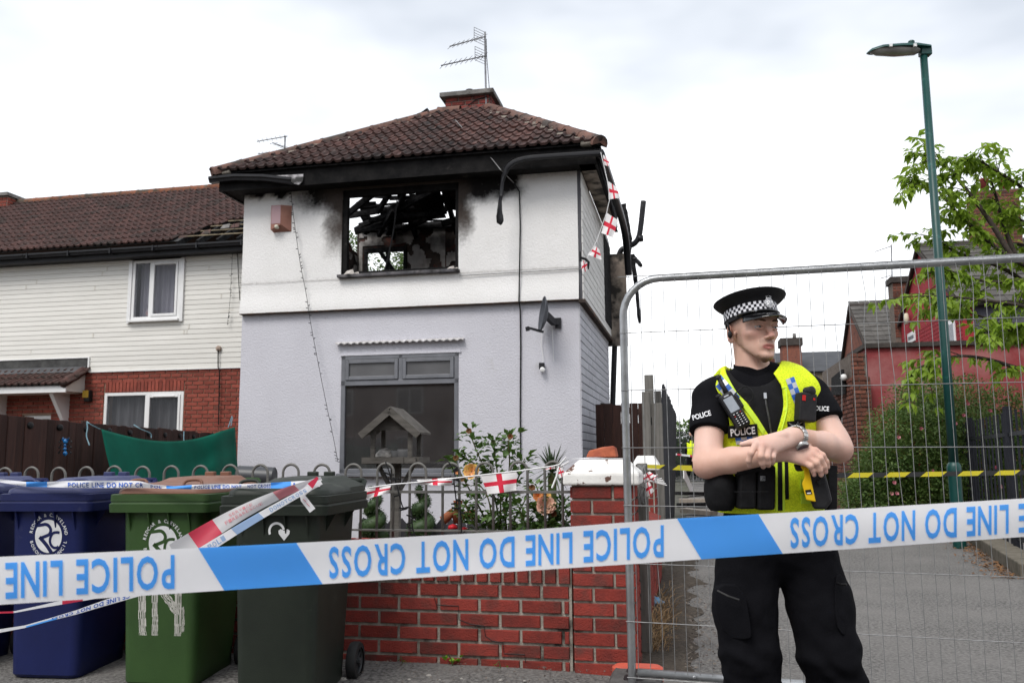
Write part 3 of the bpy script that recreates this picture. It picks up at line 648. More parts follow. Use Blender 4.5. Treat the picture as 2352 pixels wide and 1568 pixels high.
# ================================================================ the neighbouring terraced house
nb = hthing('terraced_house','terraced house with white plastic siding above red brick and a plum tiled roof','house')
NV = 3.4; NU0,NU1 = -12.5,-.2; NZE = 5.14; NZS = 2.95
UW = (-4.27,-3.21,3.93,5.12); LW = (-4.77,-3.06,1.25,2.52)
cr = onu(151,890,-5.2); CV = cr.y                      # front edge of the door canopy
CU0,CU1 = -8.4,-5.17
DR = (-6.60,-5.95,0,2.12)                              # doorway
# backing walls
b = MB(); t = NV+.25
for a in (((NU0,0),(DR[0],NZS)),((DR[0],DR[3]),(DR[1],NZS)),((DR[1],0),(LW[0],NZS)),((LW[0],0),(LW[1],LW[2])),((LW[0],LW[3]),(LW[1],NZS)),((LW[1],0),(NU1,NZS))): b.box((a[0][0],NV,a[0][1]),(a[1][0],t,a[1][1]))
b.build('lower_wall',mat('pink_mortar',(.32,.22,.16),(.24,.16,.12),scale=12,rough=.95,bump=.4,bscale=80),nb)
b = MB()
for a in (((NU0,NZS),(UW[0],NZE)),((UW[1],NZS),(NU1,NZE)),((UW[0],NZS),(UW[1],UW[2])),((UW[0],UW[3]),(UW[1],NZE+.05))): b.box((a[0][0],NV,a[0][1]+.003),(a[1][0],t,a[1][1]))
b.build('upper_wall',mat('dark_gap',(.06,.06,.06),rough=.9),nb)
FL0,FL1,FZ0,FZ1 = -6.30,-5.16,NZS,3.22              # opening cut in the siding for the canopy flashing
_f1 = onv(8,820,NV); FL0 = -7.4
brick_wall(nb,(NU0,NV-.001,.0),(1,0,0),(0,-1,0),NU1-NU0,NZS-.02,.232,.0797,.012,m_brickN,None,depth=.012,
           holes=[(LW[0]-NU0-.01,LW[1]-NU0+.01,LW[2],LW[3]+.235),(DR[0]-NU0,DR[1]-NU0,0,DR[3])],limit=300,
           rank=lambda x,z: (z-1.2)*(1 if z > 1.3 else 9)-abs(x+NU0+3.6)*.25-(20 if x+NU0 > -1.7 else 0))
# soldier course above the lower window
bs = MB(); e = .003; bs.add([(0,0,0),(.067,0,0),(.067,0,.222),(0,0,.222),(e,-.014,e),(.067-e,-.014,e),(.067-e,-.014,.222-e),(e,-.014,.222-e)],[(4,5,6,7),(0,1,5,4),(1,2,6,5),(2,3,7,6),(3,0,4,7)]); sm_ = bs.mesh('brick',m_brickN)
n = 22
for i in range(n): inst('soldier_brick',sm_,nb,(LW[0]+.01+i*(LW[1]-LW[0])/n,NV-.002,LW[3]+.008))
# siding boards with a lip, cut round the window, the canopy and the trims
P = .0952; nbd = int((NZE-NZS)/P)+1
def board(u0,u1,z):
    b = MB(); vf = NV-.012; h_ = min(P,NZE-z)
    b.add([(u0,vf+.01,z),(u1,vf+.01,z),(u1,vf-.008,z+.003),(u0,vf-.008,z+.003),(u1,vf-.008,z+.020),(u0,vf-.008,z+.020),(u1,vf-.003,z+h_-.003),(u0,vf-.003,z+h_-.003),(u1,vf+.006,z+h_),(u0,vf+.006,z+h_)],
          [(0,1,2,3),(3,2,4,5),(5,4,6,7),(7,6,8,9)]); b.build('siding_board',m_board,nb,fix=False)
for i in range(nbd):
    z = NZS+i*P; zc = z+P/2; rects = [(NU0,NU1-.02)]
    if zc > UW[2]-.06: rects = [(NU0,UW[0]-.075),(UW[1]+.075,NU1-.02)]
    elif zc < FZ1+.01: rects = [(NU0,FL0-.03),(FL1+.03,NU1-.02)]
    for a,c in rects: board(a,c,z)
for i in range(15):                                       # butt covers on the boards
    r_ = random.randrange(nbd); z = NZS+r_*P; u = random.choice((-7.2,-6.6,-5.2,-4.9,-3.0,-2.7,-2.35))+random.uniform(-.15,.15)
    if z+P/2 > UW[2]-.06 and UW[0]-.2 < u < UW[1]+.2 or z < FZ1+.02 and u < FL1+.05: continue
    b = MB(); b.box((u,NV-.0235,z+.006),(u+.03,NV-.01,z+P-.008)); b.build('joint_cover',mat('aged_cover',(.66,.63,.56),(.70,.68,.63),scale=9,rough=.6),nb)
b = MB()
for a in ((UW[0]-.075,UW[0]-.002),(UW[1]+.002,UW[1]+.075)): b.box((a[0],NV-.06,UW[2]-.06),(a[1],NV-.0,NZE-.01))
b.box((NU0,NV-.04,NZE-.035),(UW[0]-.076,NV-.004,NZE-.002)); b.box((UW[1]+.076,NV-.04,NZE-.035),(NU1,NV-.004,NZE-.002)); b.build('siding_trim',m_upvc,nb)
b = MB(); b.box((FL1,NV-.045,NZS-.01),(FL1+.03,NV-.005,FZ1+.02)); b.box((FL0-.03,NV-.045,NZS-.01),(FL0,NV-.005,FZ1+.02)); b.box((FL0,NV-.045,FZ1),(FL1,NV-.006,FZ1+.02)); b.box((FL1+.031,NV-.042,NZS-.02),(NU1,NV-.0,NZS-.001)); b.build('siding_starter',m_upvc,nb)
b = MB(); b.box((FL0,NV-.03,NZS+.02),(FL1,NV-.002,FZ1-.001)); b.build('flashing_board',mat('weathered_board',(.09,.09,.088),(.05,.05,.05),scale=7,rough=.9,bump=.3),nb)
def window(parent,h,v,mull,left_w=.045,name='window',curtain=True):
    f = MB(); a,c,z0,z1 = h; fr = .06; y0,y1 = v-.03,v+.05
    for p,q in (((a,z0),(a+fr,z1)),((c-fr,z0),(c,z1)),((a+fr,z0),(c-fr,z0+fr)),((a+fr,z1-fr),(c-fr,z1)),((mull-.03,z0+fr),(mull+.03,z1-fr))): f.box((p[0],y0,p[1]),(q[0],y1,q[1]))
    w = f.build(name,m_upvc,parent,bevel=.005)
    s = MB(); e = .05; p,q = mull+.03,c-fr
    for k,l in (((p,z0+fr),(p+e,z1-fr)),((q-e,z0+fr),(q,z1-fr)),((p+e,z0+fr),(q-e,z0+fr+e)),((p+e,z1-fr-e),(q-e,z1-fr))): s.box((k[0]+.001,y0-.016,k[1]+.001),(l[0]-.001,y1-.02,l[1]-.001))
    s.build('opening_sash',m_upvc,w,bevel=.004)
    g = MB(); g.box((a+fr,v+.0,z0+fr),(mull-.03,v+.006,z1-fr)); g.build('pane',m_glassN,w); g = MB(); g.box((p+e,v-.012,z0+fr+e),(q-e,v-.006,z1-fr-e)); g.build('pane',m_glassN,w)
    vt = MB(); vt.box((p+.12,y0-.03,z1-fr-e*.75),(q-.12,y0-.014,z1-fr-e*.4)); vt.build('trickle_vent',m_upvc,w)
    return w
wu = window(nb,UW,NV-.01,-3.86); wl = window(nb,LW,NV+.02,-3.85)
b = MB(); b.box((UW[0]-.03,NV-.11,UW[2]-.045),(UW[1]+.01,NV,UW[2]-.002)); b.build('window_sill',m_upvc,wu,bevel=.006)
m_curt = mat('pale_curtain',(.80,.77,.82),(.70,.67,.73),scale=3,rough=.9,stretch=(6,1,.3)); m_curt2 = mat('grey_curtain',(.30,.29,.29),(.16,.15,.15),scale=3,rough=.9,stretch=(6,1,.3))
for h,m_,par in ((UW,m_curt,wu),(LW,m_curt2,wl)):
    b = MB(); b.s = True; b.grid(lambda s,t: (h[0]+.06+(h[1]-h[0]-.12)*s,NV+.16+.03*math.sin(s*45)+.012*math.sin(s*101),h[2]+(h[3]-h[2])*t),90,2); b.build('curtain',m_,par)
b = MB(); b.s = True; b.lathe([(.07,0),(.10,.05),(.09,.12),(.05,.17),(.02,.2)],10,(UW[0]+.35,NV+.09,UW[2]+.06)); b.build('flower_ornament',mat('pale_petals',(.75,.75,.78),(.7,.35,.35),scale=12,rough=.8),wu)
b = MB()
for i in range(26):
    a = random.uniform(0,6.28); L_ = random.uniform(.06,.14); p = Vector((UW[0]+.37,NV+.06,UW[2]+.24)); d = Vector((math.cos(a),-.2,.6+.6*math.sin(a)*.5)).normalized(); s_ = d.cross(Vector((0,1,0)))*.008
    b.add([tuple(p-s_),tuple(p+s_),tuple(p+d*L_+Vector((0,0,-.03)))],[(0,1,2)])
b.build('pot_leaves',mat('dark_leaf',(.03,.045,.025),rough=.6),wu)
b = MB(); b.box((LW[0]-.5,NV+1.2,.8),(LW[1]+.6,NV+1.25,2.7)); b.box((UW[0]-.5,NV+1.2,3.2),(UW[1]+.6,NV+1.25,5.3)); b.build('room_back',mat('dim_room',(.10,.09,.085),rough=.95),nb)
# doorway
b = MB()
for p,q in (((DR[0],0),(DR[0]+.07,DR[3])),((DR[1]-.07,0),(DR[1],DR[3])),((DR[0]+.07,DR[3]-.08),(DR[1]-.07,DR[3]))): b.box((p[0],NV+.05,p[1]),(q[0],NV+.14,q[1]))
d_ = b.build('door_frame',m_upvc,nb,bevel=.005); b = MB(); b.box((DR[0]+.07,NV+.1,0),(DR[1]-.07,NV+.13,DR[3]-.08)); b.build('door_glazing',mat('door_glass',(.015,.015,.02),rough=.08,spec=.6),d_)
b = MB(); c = onv(203,911,NV-.06); b.box((c.x-.06,NV-.12,c.z-.10),(c.x+.06,NV-.005,c.z+.13)); dl = b.build('door_lamp',mat('lamp_bracket',(.02,.02,.02),rough=.4),nb,bevel=.02); b = MB(); b.box((c.x-.075,NV-.14,c.z-.02),(c.x+.045,NV-.118,c.z+.12)); b.build('lamp_lens',mat('yellow_lens',(.55,.36,.05),(.45,.28,.04),rough=.35,scale=6),dl)
# canopy
cz = cr.z; ct = 2.94
b = MB(); b.box((CU0,CV,cz-.085),(CU1-.03,CV+.03,cz+.045)); canopy = b.build('canopy',m_upvc,nb,bevel=.004)
b = MB(); b.prism([(CV+.031,cz-.06),(NV-.01,cz-.06),(NV-.01,ct-.02),(CV+.031,cz+.03)],CU1-.12,CU1-.05,axis=0); b.build('canopy_cheek',m_board,canopy)
b = MB(); b.box((CU0,CV+.031,cz-.08),(CU1-.12,NV-.02,cz-.065)); b.build('canopy_soffit',m_upvc,canopy)
xd_ = Vector((1,0,0)); up_ = Vector((0,NV-.03-CV,ct-cz-.05)); tN = tile_mesh('roof_tile',.30,.34,m_tileN)
b = MB(); o_ = Vector((CU0,CV-.03,cz+.05)); b.add([tuple(o_),tuple(o_+xd_*(CU1-CU0)),tuple(o_+xd_*(CU1-CU0)+up_),tuple(o_+up_)],[(0,1,2,3)]); b.build('canopy_underlay',MATS['dark_gap'],canopy,solid=.02)
tile_roof(canopy,o_,xd_,up_,CU1-CU0-.16,up_.length+.0,.30,.28,tN)
b = MB(); b.s = True; b.tube([tuple(o_+xd_*(CU1-CU0-.06)+Vector((0,-.02,.02))),tuple(o_+xd_*(CU1-CU0-.06)+up_*.5+Vector((0,0,.03)))],.085,8); b.tube([tuple(o_+xd_*(CU1-CU0-.06)+up_*.5+Vector((0,0,.02))),tuple(o_+xd_*(CU1-CU0-.06)+up_+Vector((0,0,.03)))],.085,8); b.build('verge_tile',m_tileN,canopy)
b = MB(); b.add([(FL0,NV-.04,3.05),(FL1-.02,NV-.04,3.05),(FL1-.06,NV-.20,2.925),(FL0,NV-.20,2.925)],[(0,1,2,3)]); b.build('lead_flashing',mat('lead',(.10,.10,.105),(.07,.07,.075),scale=6,rough=.6),canopy,solid=.01)
for (ub,side) in ((-5.62,1),(-7.05,1)):
    b = MB(); z0 = cz-.72; b.add([(ub,NV-.0,z0),(ub+.08,NV,z0),(ub,NV-.06,z0),(ub+.08,NV-.06,z0),(ub,CV+.06,cz-.081),(ub+.08,CV+.06,cz-.081),(ub,CV+.22,cz-.081),(ub+.08,CV+.22,cz-.081),(ub,NV,cz-.081),(ub+.08,NV,cz-.081)],
        [(2,3,5,4),(0,2,4,8),(1,9,5,3),(0,1,3,2),(4,5,9,8)]); b.build('canopy_bracket',m_upvc,canopy)
# eaves and roof
EVN,RVN,NRZ = NV-.36,6.4,7.53; EZN = 5.37
b = MB(); b.box((NU0,EVN+.07,NZE+.0),(NU1,EVN+.09,5.335)); b.build('fascia',m_fascia,nb)
b = MB(); b.box((NU0,EVN+.091,NZE+.01),(NU1,NV-.0,NZE+.03)); b.build('soffit',m_fascia,nb)
gl = [-12.5,-9.5,-6.5,-3.5,NU1]
for a,c in zip(gl,gl[1:]): gutter([(a+.005,EVN+.065,5.22),(c-.005,EVN+.065,5.22)],'gutter',nb,m_gut)
for u in np.arange(-9.2,-1.7,.93):
    b = MB(); b.box((u,EVN-.06,5.205),(u+.03,EVN+.07,5.31)); b.build('gutter_clip',m_gut,nb)
b = MB(); b.add([(NU0,EVN,EZN),(-3.1,EVN,EZN),(-3.1+.15,RVN,NRZ),(NU0,RVN,NRZ)],[(0,1,2,3)]); b.add([(-3.1,EVN+1.6,EZN+1.02),(-1.7,EVN+1.8,EZN+1.15),(-1.7,RVN,NRZ),(-2.95,RVN,NRZ)],[(0,1,2,3)]); b.build('underlay',MATS['dark_gap'],nb,solid=.01)
b = MB(); b.add([(NU0,RVN,NRZ),(-1.7,RVN,NRZ),(-1.7,10.0,EZN),(NU0,10.0,EZN)],[(0,1,2,3)]); b.build('rear_roof',m_tileN,nb,solid=.02)
up_ = Vector((0,RVN-EVN,NRZ-EZN))
def hole(x,y):                                           # tiles lost next to the burnt house
    u = x+NU0; return u > -3.25+.62*y+.12*nz(x,y,3) and y < 2.6 and u > -3.25
tile_roof(nb,(NU0,EVN,EZN),(1,0,0),up_,-1.7-NU0,up_.length,.30,.292,tN,skip=hole,rank=lambda x,y: -abs(x+NU0+4.4)-y*.4,stuffmat=m_tileN)
m_batt = mat('bare_batten',(.30,.25,.17),(.12,.10,.075),scale=9,rough=.9); upn = up_.normalized()
for i in range(7):
    y = .25+i*.292; p = Vector((NU0,EVN,EZN))+upn*y; u0 = -3.35+.62*y
    b = MB(); b.bar((u0,p.y,p.z+.01),(-1.0,p.y,p.z+.0),.04,.022); b.build('batten',m_batt,nb)
for i in range(6):
    u = -3.1+i*.42; b = MB(); p = Vector((u,EVN,EZN-.06)); b.bar(tuple(p),tuple(p+upn*2.8),.05,.11); b.build('rafter',m_char,nb)
b = MB(); b.box((-3.6,EVN+.2,NZE+.05),(NU1,EVN+2.5,NZE+.08)); b.build('loft_floor',m_char,nb)
for k in range(7):
    u = -3.1+.3*k+random.uniform(-.1,.1); y = random.uniform(.1,.5)+.55*max(0,u+3.1)*.6; p = Vector((u,EVN,EZN))+upn*y; s_ = .09
    b = MB(); b.add([(p.x-s_,p.y,p.z),(p.x+s_,p.y+.03,p.z+.02),(p.x+s_*.7,p.y+.1,p.z+.12),(p.x-s_*.8,p.y+.09,p.z+.1)],[(0,1,2,3)]); b.build('broken_tile',(m_tileN,m_ridge,MATS['grey_ash'])[k % 3],nb,solid=.015)
ridge_run(nb,(NU0,RVN,NRZ+.02),(-1.7,RVN,NRZ+.02),.12,m_ridgeN,seg=.46)
b = MB(); c0 = onv(0,432,6.3); c1 = onv(41,445,6.3); zc = c1.z-.05
b.box((c1.x-1.0,6.05,7.0),(c1.x-.06,6.6,zc-.08)); st = b.build('chimney',m_mortar,nb)
brick_wall(st,(c1.x-1.0,6.05,7.3),(1,0,0),(0,-1,0),.94,zc-.08-7.3,.235,.078,.012,m_brickN,None,depth=.012); brick_wall(st,(c1.x-.06,6.05,7.3),(0,1,0),(1,0,0),.55,zc-.08-7.3,.235,.078,.012,m_brickN,None,depth=.012)
b = MB(); b.box((c1.x-1.06,5.97,zc-.078),(c1.x,6.68,zc)); b.build('chimney_slab',m_slab,st)
cable('wall_cable',[onv(x,y,NV-.06) for x,y in ((541,560),(546,590),(548,640),(551,690))],.008,m_cable,nb)
cable('drop_cable',[onv(x,y,NV-.06) for x,y in ((501,800),(501,843),(504,850),(503,920),(502,975))],.011,m_cable,nb)
b = MB(); b.s = True; c = onv(502,800,NV-.045); b.M = Matrix.Translation(c) @ Matrix.Rotation(math.pi/2,4,'X'); b.lathe([(.055,-.01),(.055,.012),(.03,.02)],12); b.build('cable_cap',mat('beige_cap',(.35,.27,.22),rough=.7),nb)
# far aerial over the neighbouring roof, and the one on the chimney
m_alu = mat('dull_aluminium',(.30,.30,.31),(.18,.18,.19),scale=9,rough=.5,metal=.5)
def yagi(parent,tip,root,n,el,vert,name='antenna'):
    tip = Vector(tip); root = Vector(root); d = (tip-root); dn = d.normalized(); a = dn.cross(Vector((0,0,1))).normalized() if not vert else Vector((0,0,1))
    b = MB(); b.tube([root,tip],.011,6); bm = b.build(name,m_alu,parent)
    for i in range(n):
        p = root+d*((i+.6)/n); b = MB(); b.tube([p-a*el,p+a*el],.0045,4); b.build('element',m_alu,bm)
    return bm
ta = hthing('tv_aerial','small tv aerial seen above the left hip of the burnt roof','aerial'); V9 = 6.3
b = MB(); b.tube([onv(655,312,V9),onv(654,345,V9),onv(652,430,V9)],.018,6); b.build('mast',m_alu,ta)
yagi(ta,onv(590,325,V9-.2),onv(660,313,V9),7,.12,False); yagi(ta,onv(592,354,V9-.2),onv(640,347,V9),6,.10,False); yagi(ta,onv(626,328,V9-.6),onv(656,340,V9),4,.10,False)
ta = hthing('tv_aerial','tall pair of tv aerials on a mast fixed to the burnt chimney','aerial'); V9 = 2.06
b = MB(); b.tube([onv(1114,74,V9),onv(1115,160,V9),onv(1117,250,V9-.04)],.017,8); b.build('mast',m_alu,ta)
for (tx,ty,rx,ry,n_,e_) in ((1033,107,1116,84,8,.13),(1013,151,1118,128,9,.15)):
    an = yagi(ta,onv(tx,ty,V9-.5),onv(rx,ry,V9),n_,e_,False)
    for s_ in (-1,1):
        b = MB(); c = onv(rx-6,ry,V9-.03); w_ = .17
        for t_ in (.15,.5,.85): b.tube([c+Vector((-.13,-.12,s_*t_*.14)),c+Vector((.01,.10,s_*t_*.14))],.005,4)
        b.tube([c+Vector((-.13,-.12,0)),c+Vector((-.13,-.12,s_*.12))],.005,4); b.tube([c+Vector((.01,.1,0)),c+Vector((.01,.1,s_*.12))],.005,4); b.build('reflector',m_alu,an)
cable('aerial_lead',[onv(x,y,V9-.03) for x,y in ((1117,90),(1118,130),(1122,180),(1124,205),(1126,240))],.006,m_cable,ta)
cable('lashing_wire',[onv(x,y,V9-.05) for x,y in ((1119,222),(1095,228),(1075,242))],.008,m_cable,ta)
# things fixed to the front of the burnt house
ab = hthing('alarm_box','faded brown alarm box high on the white wall','alarm box'); a0 = onv(629,475,-.07); a1 = onv(668,531,-.07)
b = MB(); w_,h_ = a1.x-a0.x,a0.z-a1.z; x0,z0 = a0.x,a1.z
b.add([(x0,-.055,z0),(x0+w_,-.055,z0),(x0+w_,-.055,z0+h_),(x0,-.055,z0+h_),(x0,-.15,z0+.02),(x0+w_*.56,-.15,z0+.09),(x0+w_*.56,-.15,z0+h_-.005),(x0,-.15,z0+h_-.005)],[(4,5,6,7),(0,1,5,4),(1,2,6,5),(2,3,7,6),(3,0,4,7)])
b.build('case',mat('faded_case',(.34,.17,.13),(.26,.12,.09),scale=5,rough=.6),ab)
b = MB(); b.box((x0+.008,-.154,z0+.105),(x0+w_*.54,-.149,z0+h_-.012)); b.build('cover',mat('pinkish_panel',(.40,.27,.29),rough=.6),ab)
b = MB(); b.s = True; b.M = Matrix.Translation((x0+w_*.32,-.13,z0+.06)) @ Matrix.Rotation(math.pi/2,4,'X'); b.lathe([(.03,-.02),(.03,.025),(.022,.04)],12); b.build('strobe',mat('strobe_lens',(.6,.58,.48),rough=.4),ab)
sd = hthing('satellite_dish','grey satellite dish on a bracket on the grey wall','satellite dish')
c = onv(1249,722,-.30); wl_ = Vector((c.x+.14,-.02,c.z-.08)); m_dish = mat('dish_grey',(.085,.09,.105),(.06,.065,.075),scale=6,rough=.5)
fwd = Vector((-.93,-.34,.14)).normalized(); sx_ = fwd.cross(Vector((0,0,1))).normalized(); sy_ = sx_.cross(fwd)
b = MB(); b.s = True; rings = []
for r_ in (0.01,.35,.7,.95,1.0):
    rings.append([tuple(c+sx_*(.20*r_*math.cos(t))+sy_*(.245*r_*math.sin(t))+fwd*(.075*r_*r_-.05)) for t in np.linspace(0,2*math.pi,24,endpoint=False)])
b.loft(rings,cap=False); b.build('dish',m_dish,sd,solid=.012,smooth=50)
b = MB(); b.bar(c-fwd*.03,wl_+Vector((-.04,-.06,0)),.06,.09); b.bar(wl_+Vector((-.06,-.06,0)),wl_+Vector((.0,.0,0)),.07,.05); b.box(tuple(wl_+Vector((-.03,-.02,-.07))),tuple(wl_+Vector((.05,.015,.07)))); b.build('wall_bracket',m_fascia,sd)
tip = onv(1211,752,-.55); b = MB(); b.bar(c+sy_*-.235-fwd*.02,tip,.028,.028); b.bar(tip+Vector((0,0,.01)),tip+Vector((.005,.01,-.045)),.035,.04); b.build('feed_arm',m_fascia,sd)
ln = hthing('dish_receiver','dish receiver head dangling on a thin cable below the satellite dish','receiver'); p = onv(1244,843,-.05)
b = MB(); b.box((p.x-.035,-.075,p.z-.03),(p.x+.04,-.025,p.z+.06)); b.build('body',m_fascia,ln,bevel=.008); b = MB(); b.s = True; b.M = Matrix.Translation((p.x+.015,-.06,p.z-.035)) @ Matrix.Rotation(math.pi/2,4,'X'); b.lathe([(.034,-.02),(.034,.03),(.026,.035)],14); b.build('cap',m_upvc,ln,smooth=40)
cable('lead',[onv(x,y,-.04) for x,y in ((1245,760),(1243,790),(1247,815),(1247,838))],.005,mat('white_lead',(.7,.7,.7),rough=.5),ln)
cable('lead',[onv(x,y,-.02) for x,y in ((1268,745),(1270,790),(1272,830))],.005,MATS['white_lead'],sd)
# strings of dead fairy lights
def fairy(label,pts,parent=None,n=40,droop=.03):
    t = hthing('fairy_lights',label,'string lights'); P_ = chaikin(pts,2); b = MB(); b.tube(P_,.004,4); b.build('cord',m_cable,t)
    b = MB()
    for i in range(1,len(P_)*6-1):
        k = i/6; q_ = P_[int(k)].lerp(P_[min(int(k)+1,len(P_)-1)],k-int(k))
        if random.random() < n/(len(P_)*6): b.bar(q_,q_+Vector((random.choice((-1,1))*.03,-.012,random.uniform(-.01,.02))),.009,.009)
    s_ = b.build('bulbs',m_cable,t); s_['kind'] = 'stuff'
fairy('string of dead fairy lights sagging across the burnt house front',[onv(x,y,-.12) for x,y in ((667,430),(672,480),(680,540),(690,610),(703,670),(712,735),(730,830),(752,940),(768,1015),(776,1060))],n=46)
fairy('string of dead fairy lights hanging down the white siding',[onv(x,y,NV-.08) for x,y in ((542,470),(535,560),(531,640),(528,700),(522,745))],n=26)
# ================================================================ front garden wall, pier and railing
m_brick = mat('red_facing_brick',(.27,.044,.033),(.18,.036,.030),scale=9,rough=.9,bump=.8,bscale=110,rand=.2,c3=(.10,.045,.038),s3=5,t3=.60,w3=.1)
m_joint = mat('grey_mortar',(.42,.39,.34),(.27,.25,.21),scale=18,rough=.95,bump=.7,bscale=120,c3=(.05,.045,.04),s3=5,t3=.62)
m_cap = mat('flaking_white_paint',(.80,.79,.76),(.70,.68,.65),scale=4,rough=.8,bump=.3,bscale=40,c3=(.13,.07,.055),s3=13,t3=.605,w3=.012)
gw = hthing('garden_wall','low red brick front garden wall with soldier course coping behind the dark bin','wall')
BH = .0885; BL = .245; SB = onv(1100,1339,WV).z; WT = SB+.235
PU0,PU1 = onv(1310,1200,WV).x,onv(1457,1200,WV).x
BHw = onv(1150,1345,WV).z-onv(1150,1379,WV).z; nrow = 6; ZB0 = SB-nrow*BHw
b = MB(); b.box((-9.6,WV+.012,-.05),(PU0,WV+.215,WT-.01)); b.build('mortar_core',m_joint,gw)
WL = 3.0
brick_wall(gw,(WL,WV+.013,ZB0),(1,0,0),(0,-1,0),PU0-WL,SB-ZB0,BL,BHw,.016,m_brick,None,depth=.013,limit=300,proud=.003)
brick_wall(gw,(-9.6,WV+.013,ZB0),(1,0,0),(0,-1,0),WL+9.6-.006,SB-ZB0,BL,BHw,.013,m_brick,None,depth=.013,limit=0,stuff='bricks_hidden')
b = MB(); L_,H_,e = .068,.222,.004
b.add([(0,0,0),(L_,0,0),(L_,0,H_),(0,0,H_),(e,-.02,e),(L_-e,-.02,e),(L_-e,-.02,H_-e),(e,-.02,H_-e),(0,.21,H_),(L_,.21,H_)],[(4,5,6,7),(0,1,5,4),(1,2,6,5),(2,3,7,6),(3,0,4,7),(3,2,9,8)])
sme = b.mesh('soldier_brick',m_brick); n = int((PU0-WL)/.0806)
for i in range(n): inst('soldier_brick',sme,gw,(PU0-.0806*(i+1)+.006,WV+.012+random.uniform(-.003,.003),SB+.008))
cable('crack',[(onv(x,y,WV-.003).x,WV-.0025,onv(x,y,WV).z) for x,y in ((998,1371),(1002,1388),(1053,1391),(1054,1422),(1080,1432),(1112,1437),(1115,1460),(1131,1471),(1155,1474),(1158,1500),(1205,1502),(1207,1520))],.0025,m_cable,gw)
pier = hthing('gate_pier','red brick gate pier with flaking white concrete cap beside the alley','pier')
PD = .367; CZ0,CZ1,CZ2 = onv(1375,1114,WV).z,onv(1293,1087,WV).z,onv(1330,1053,WV).z-.004
b = MB(); b.box((PU0+.012,WV+.003,-.05),(PU1-.012,WV-.01+PD,CZ0)); b.build('mortar_core',m_joint,pier)
pr = int(round(CZ0/BHw))
for o_,xd_,nd_,st_ in (((PU0+.012,WV+.003,0),(1,0,0),(0,-1,0),0),((PU1-.012,WV+.003,0),(0,1,0),(1,0,0),1),((PU0+.012,WV+PD-.012,0),(0,-1,0),(-1,0,0),1)):
    brick_wall(pier,o_,xd_,nd_,PU1-PU0-.024,CZ0-.006,BL-.004,CZ0/pr,.013,m_brick,None,depth=.0125,start=st_)
CU0_,CU1_ = onv(1293,1100,WV-.02).x,PU1+.035
def cap_mesh(u0,u1,v0,v1,z0,z1,z2,par,m=m_cap):
    b = MB(); i = (u1-u0)*.2
    b.add([(u0,v0,z0),(u1,v0,z0),(u1,v1,z0),(u0,v1,z0),(u0,v0,z1),(u1,v0,z1),(u1,v1,z1),(u0,v1,z1),(u0+i,v0+i,z2),(u1-i,v0+i,z2),(u1-i,v1-i,z2),(u0+i,v1-i,z2)],
          [(3,2,1,0),(0,1,5,4),(1,2,6,5),(2,3,7,6),(3,0,4,7),(4,5,9,8),(5,6,10,9),(6,7,11,10),(7,4,8,11),(8,9,10,11)]); return b.build('cap',m,par,bevel=.012)
cap_mesh(CU0_,CU1_,WV-.035,WV+PD+.03,CZ0+.001,CZ1,CZ2,pier)
bk = hthing('broken_brick','broken orange brick weighing down papers on the white pier cap','brick')
p0 = onv(1385,1050,WV+.2); b = MB(); b.s = False
b.add([(p0.x-.095,WV+.13,CZ2+.012),(p0.x+.085,WV+.12,CZ2+.012),(p0.x+.09,WV+.24,CZ2+.012),(p0.x-.085,WV+.25,CZ2+.012),(p0.x-.08,WV+.14,CZ2+.05),(p0.x+.075,WV+.13,CZ2+.078),(p0.x+.08,WV+.235,CZ2+.07),(p0.x-.055,WV+.235,CZ2+.045),(p0.x+.0,WV+.18,CZ2+.072)],[(3,2,1,0),(0,1,5,4),(1,2,6,5),(2,3,7,6),(3,0,4,7),(4,5,8),(5,6,8),(6,7,8),(7,4,8)])
b.build('brick_half',mat('orange_brick',(.42,.12,.06),(.30,.08,.05),scale=10,rough=.9,bump=.8,bscale=60),bk,bevel=.008)
pp_ = hthing('papers','folded papers lying under the broken brick on the pier cap','paper'); b = MB(); b.grid(lambda s,t: (p0.x-.17+.30*s,WV+.06+.24*t,CZ2+.004+.006*math.sin(s*5)*t),8,4); b.build('sheet',mat('paper',(.75,.74,.76),(.6,.6,.62),rough=.8),pp_,solid=.004)
# bow top railing
rl = hthing('bow_top_railing','galvanised bow topped railing standing on the front garden wall','railing')
m_galv = mat('weathered_galvanised',(.19,.185,.175),(.13,.125,.115),scale=9,rough=.6,metal=.35,bump=.2,bscale=90)
RVv = WV+.10; hx = [onv(x,1070,RVv).x for x in (812,1271)]; HP = (hx[1]-hx[0])/6; RT = onv(885,1059,RVv).z; LR = onv(900,1129,RVv).z
rt = .0085; b = MB(); b.s = True; w_ = HP/4
pts = [(-w_,0,WT+.01)]+[(-w_,0,LR)]+[(-w_*math.cos(t),0,RT-rt-w_+w_*math.sin(t)) for t in np.linspace(0,math.pi,13)]+[(w_,0,LR),(w_,0,WT+.01)]
b.tube(pts,rt,8); hm = b.mesh('hoop',m_galv)
k0 = -36
for k in range(k0,7): inst('hoop',hm,rl,(hx[0]+HP*k,RVv,-.0055*(6-k)*HP+random.uniform(-.003,.003)),(0,0,random.uniform(-.03,.03)))
b = MB(); b.box((hx[0]+HP*k0-.1,RVv-.011,LR-.008),(PU0-.003,RVv+.011,LR+.008)); b.build('middle_rail',m_galv,rl); b = MB(); b.box((hx[0]+HP*k0-.1,RVv-.018,WT+.05),(PU0-.003,RVv+.018,WT+.06)); b.build('bottom_rail',m_galv,rl)
for k in range(-36,7,9):
    b = MB(); b.box((hx[0]+HP*k+HP/2-.012,RVv-.012,WT-.01),(hx[0]+HP*k+HP/2+.012,RVv+.012,LR)); 
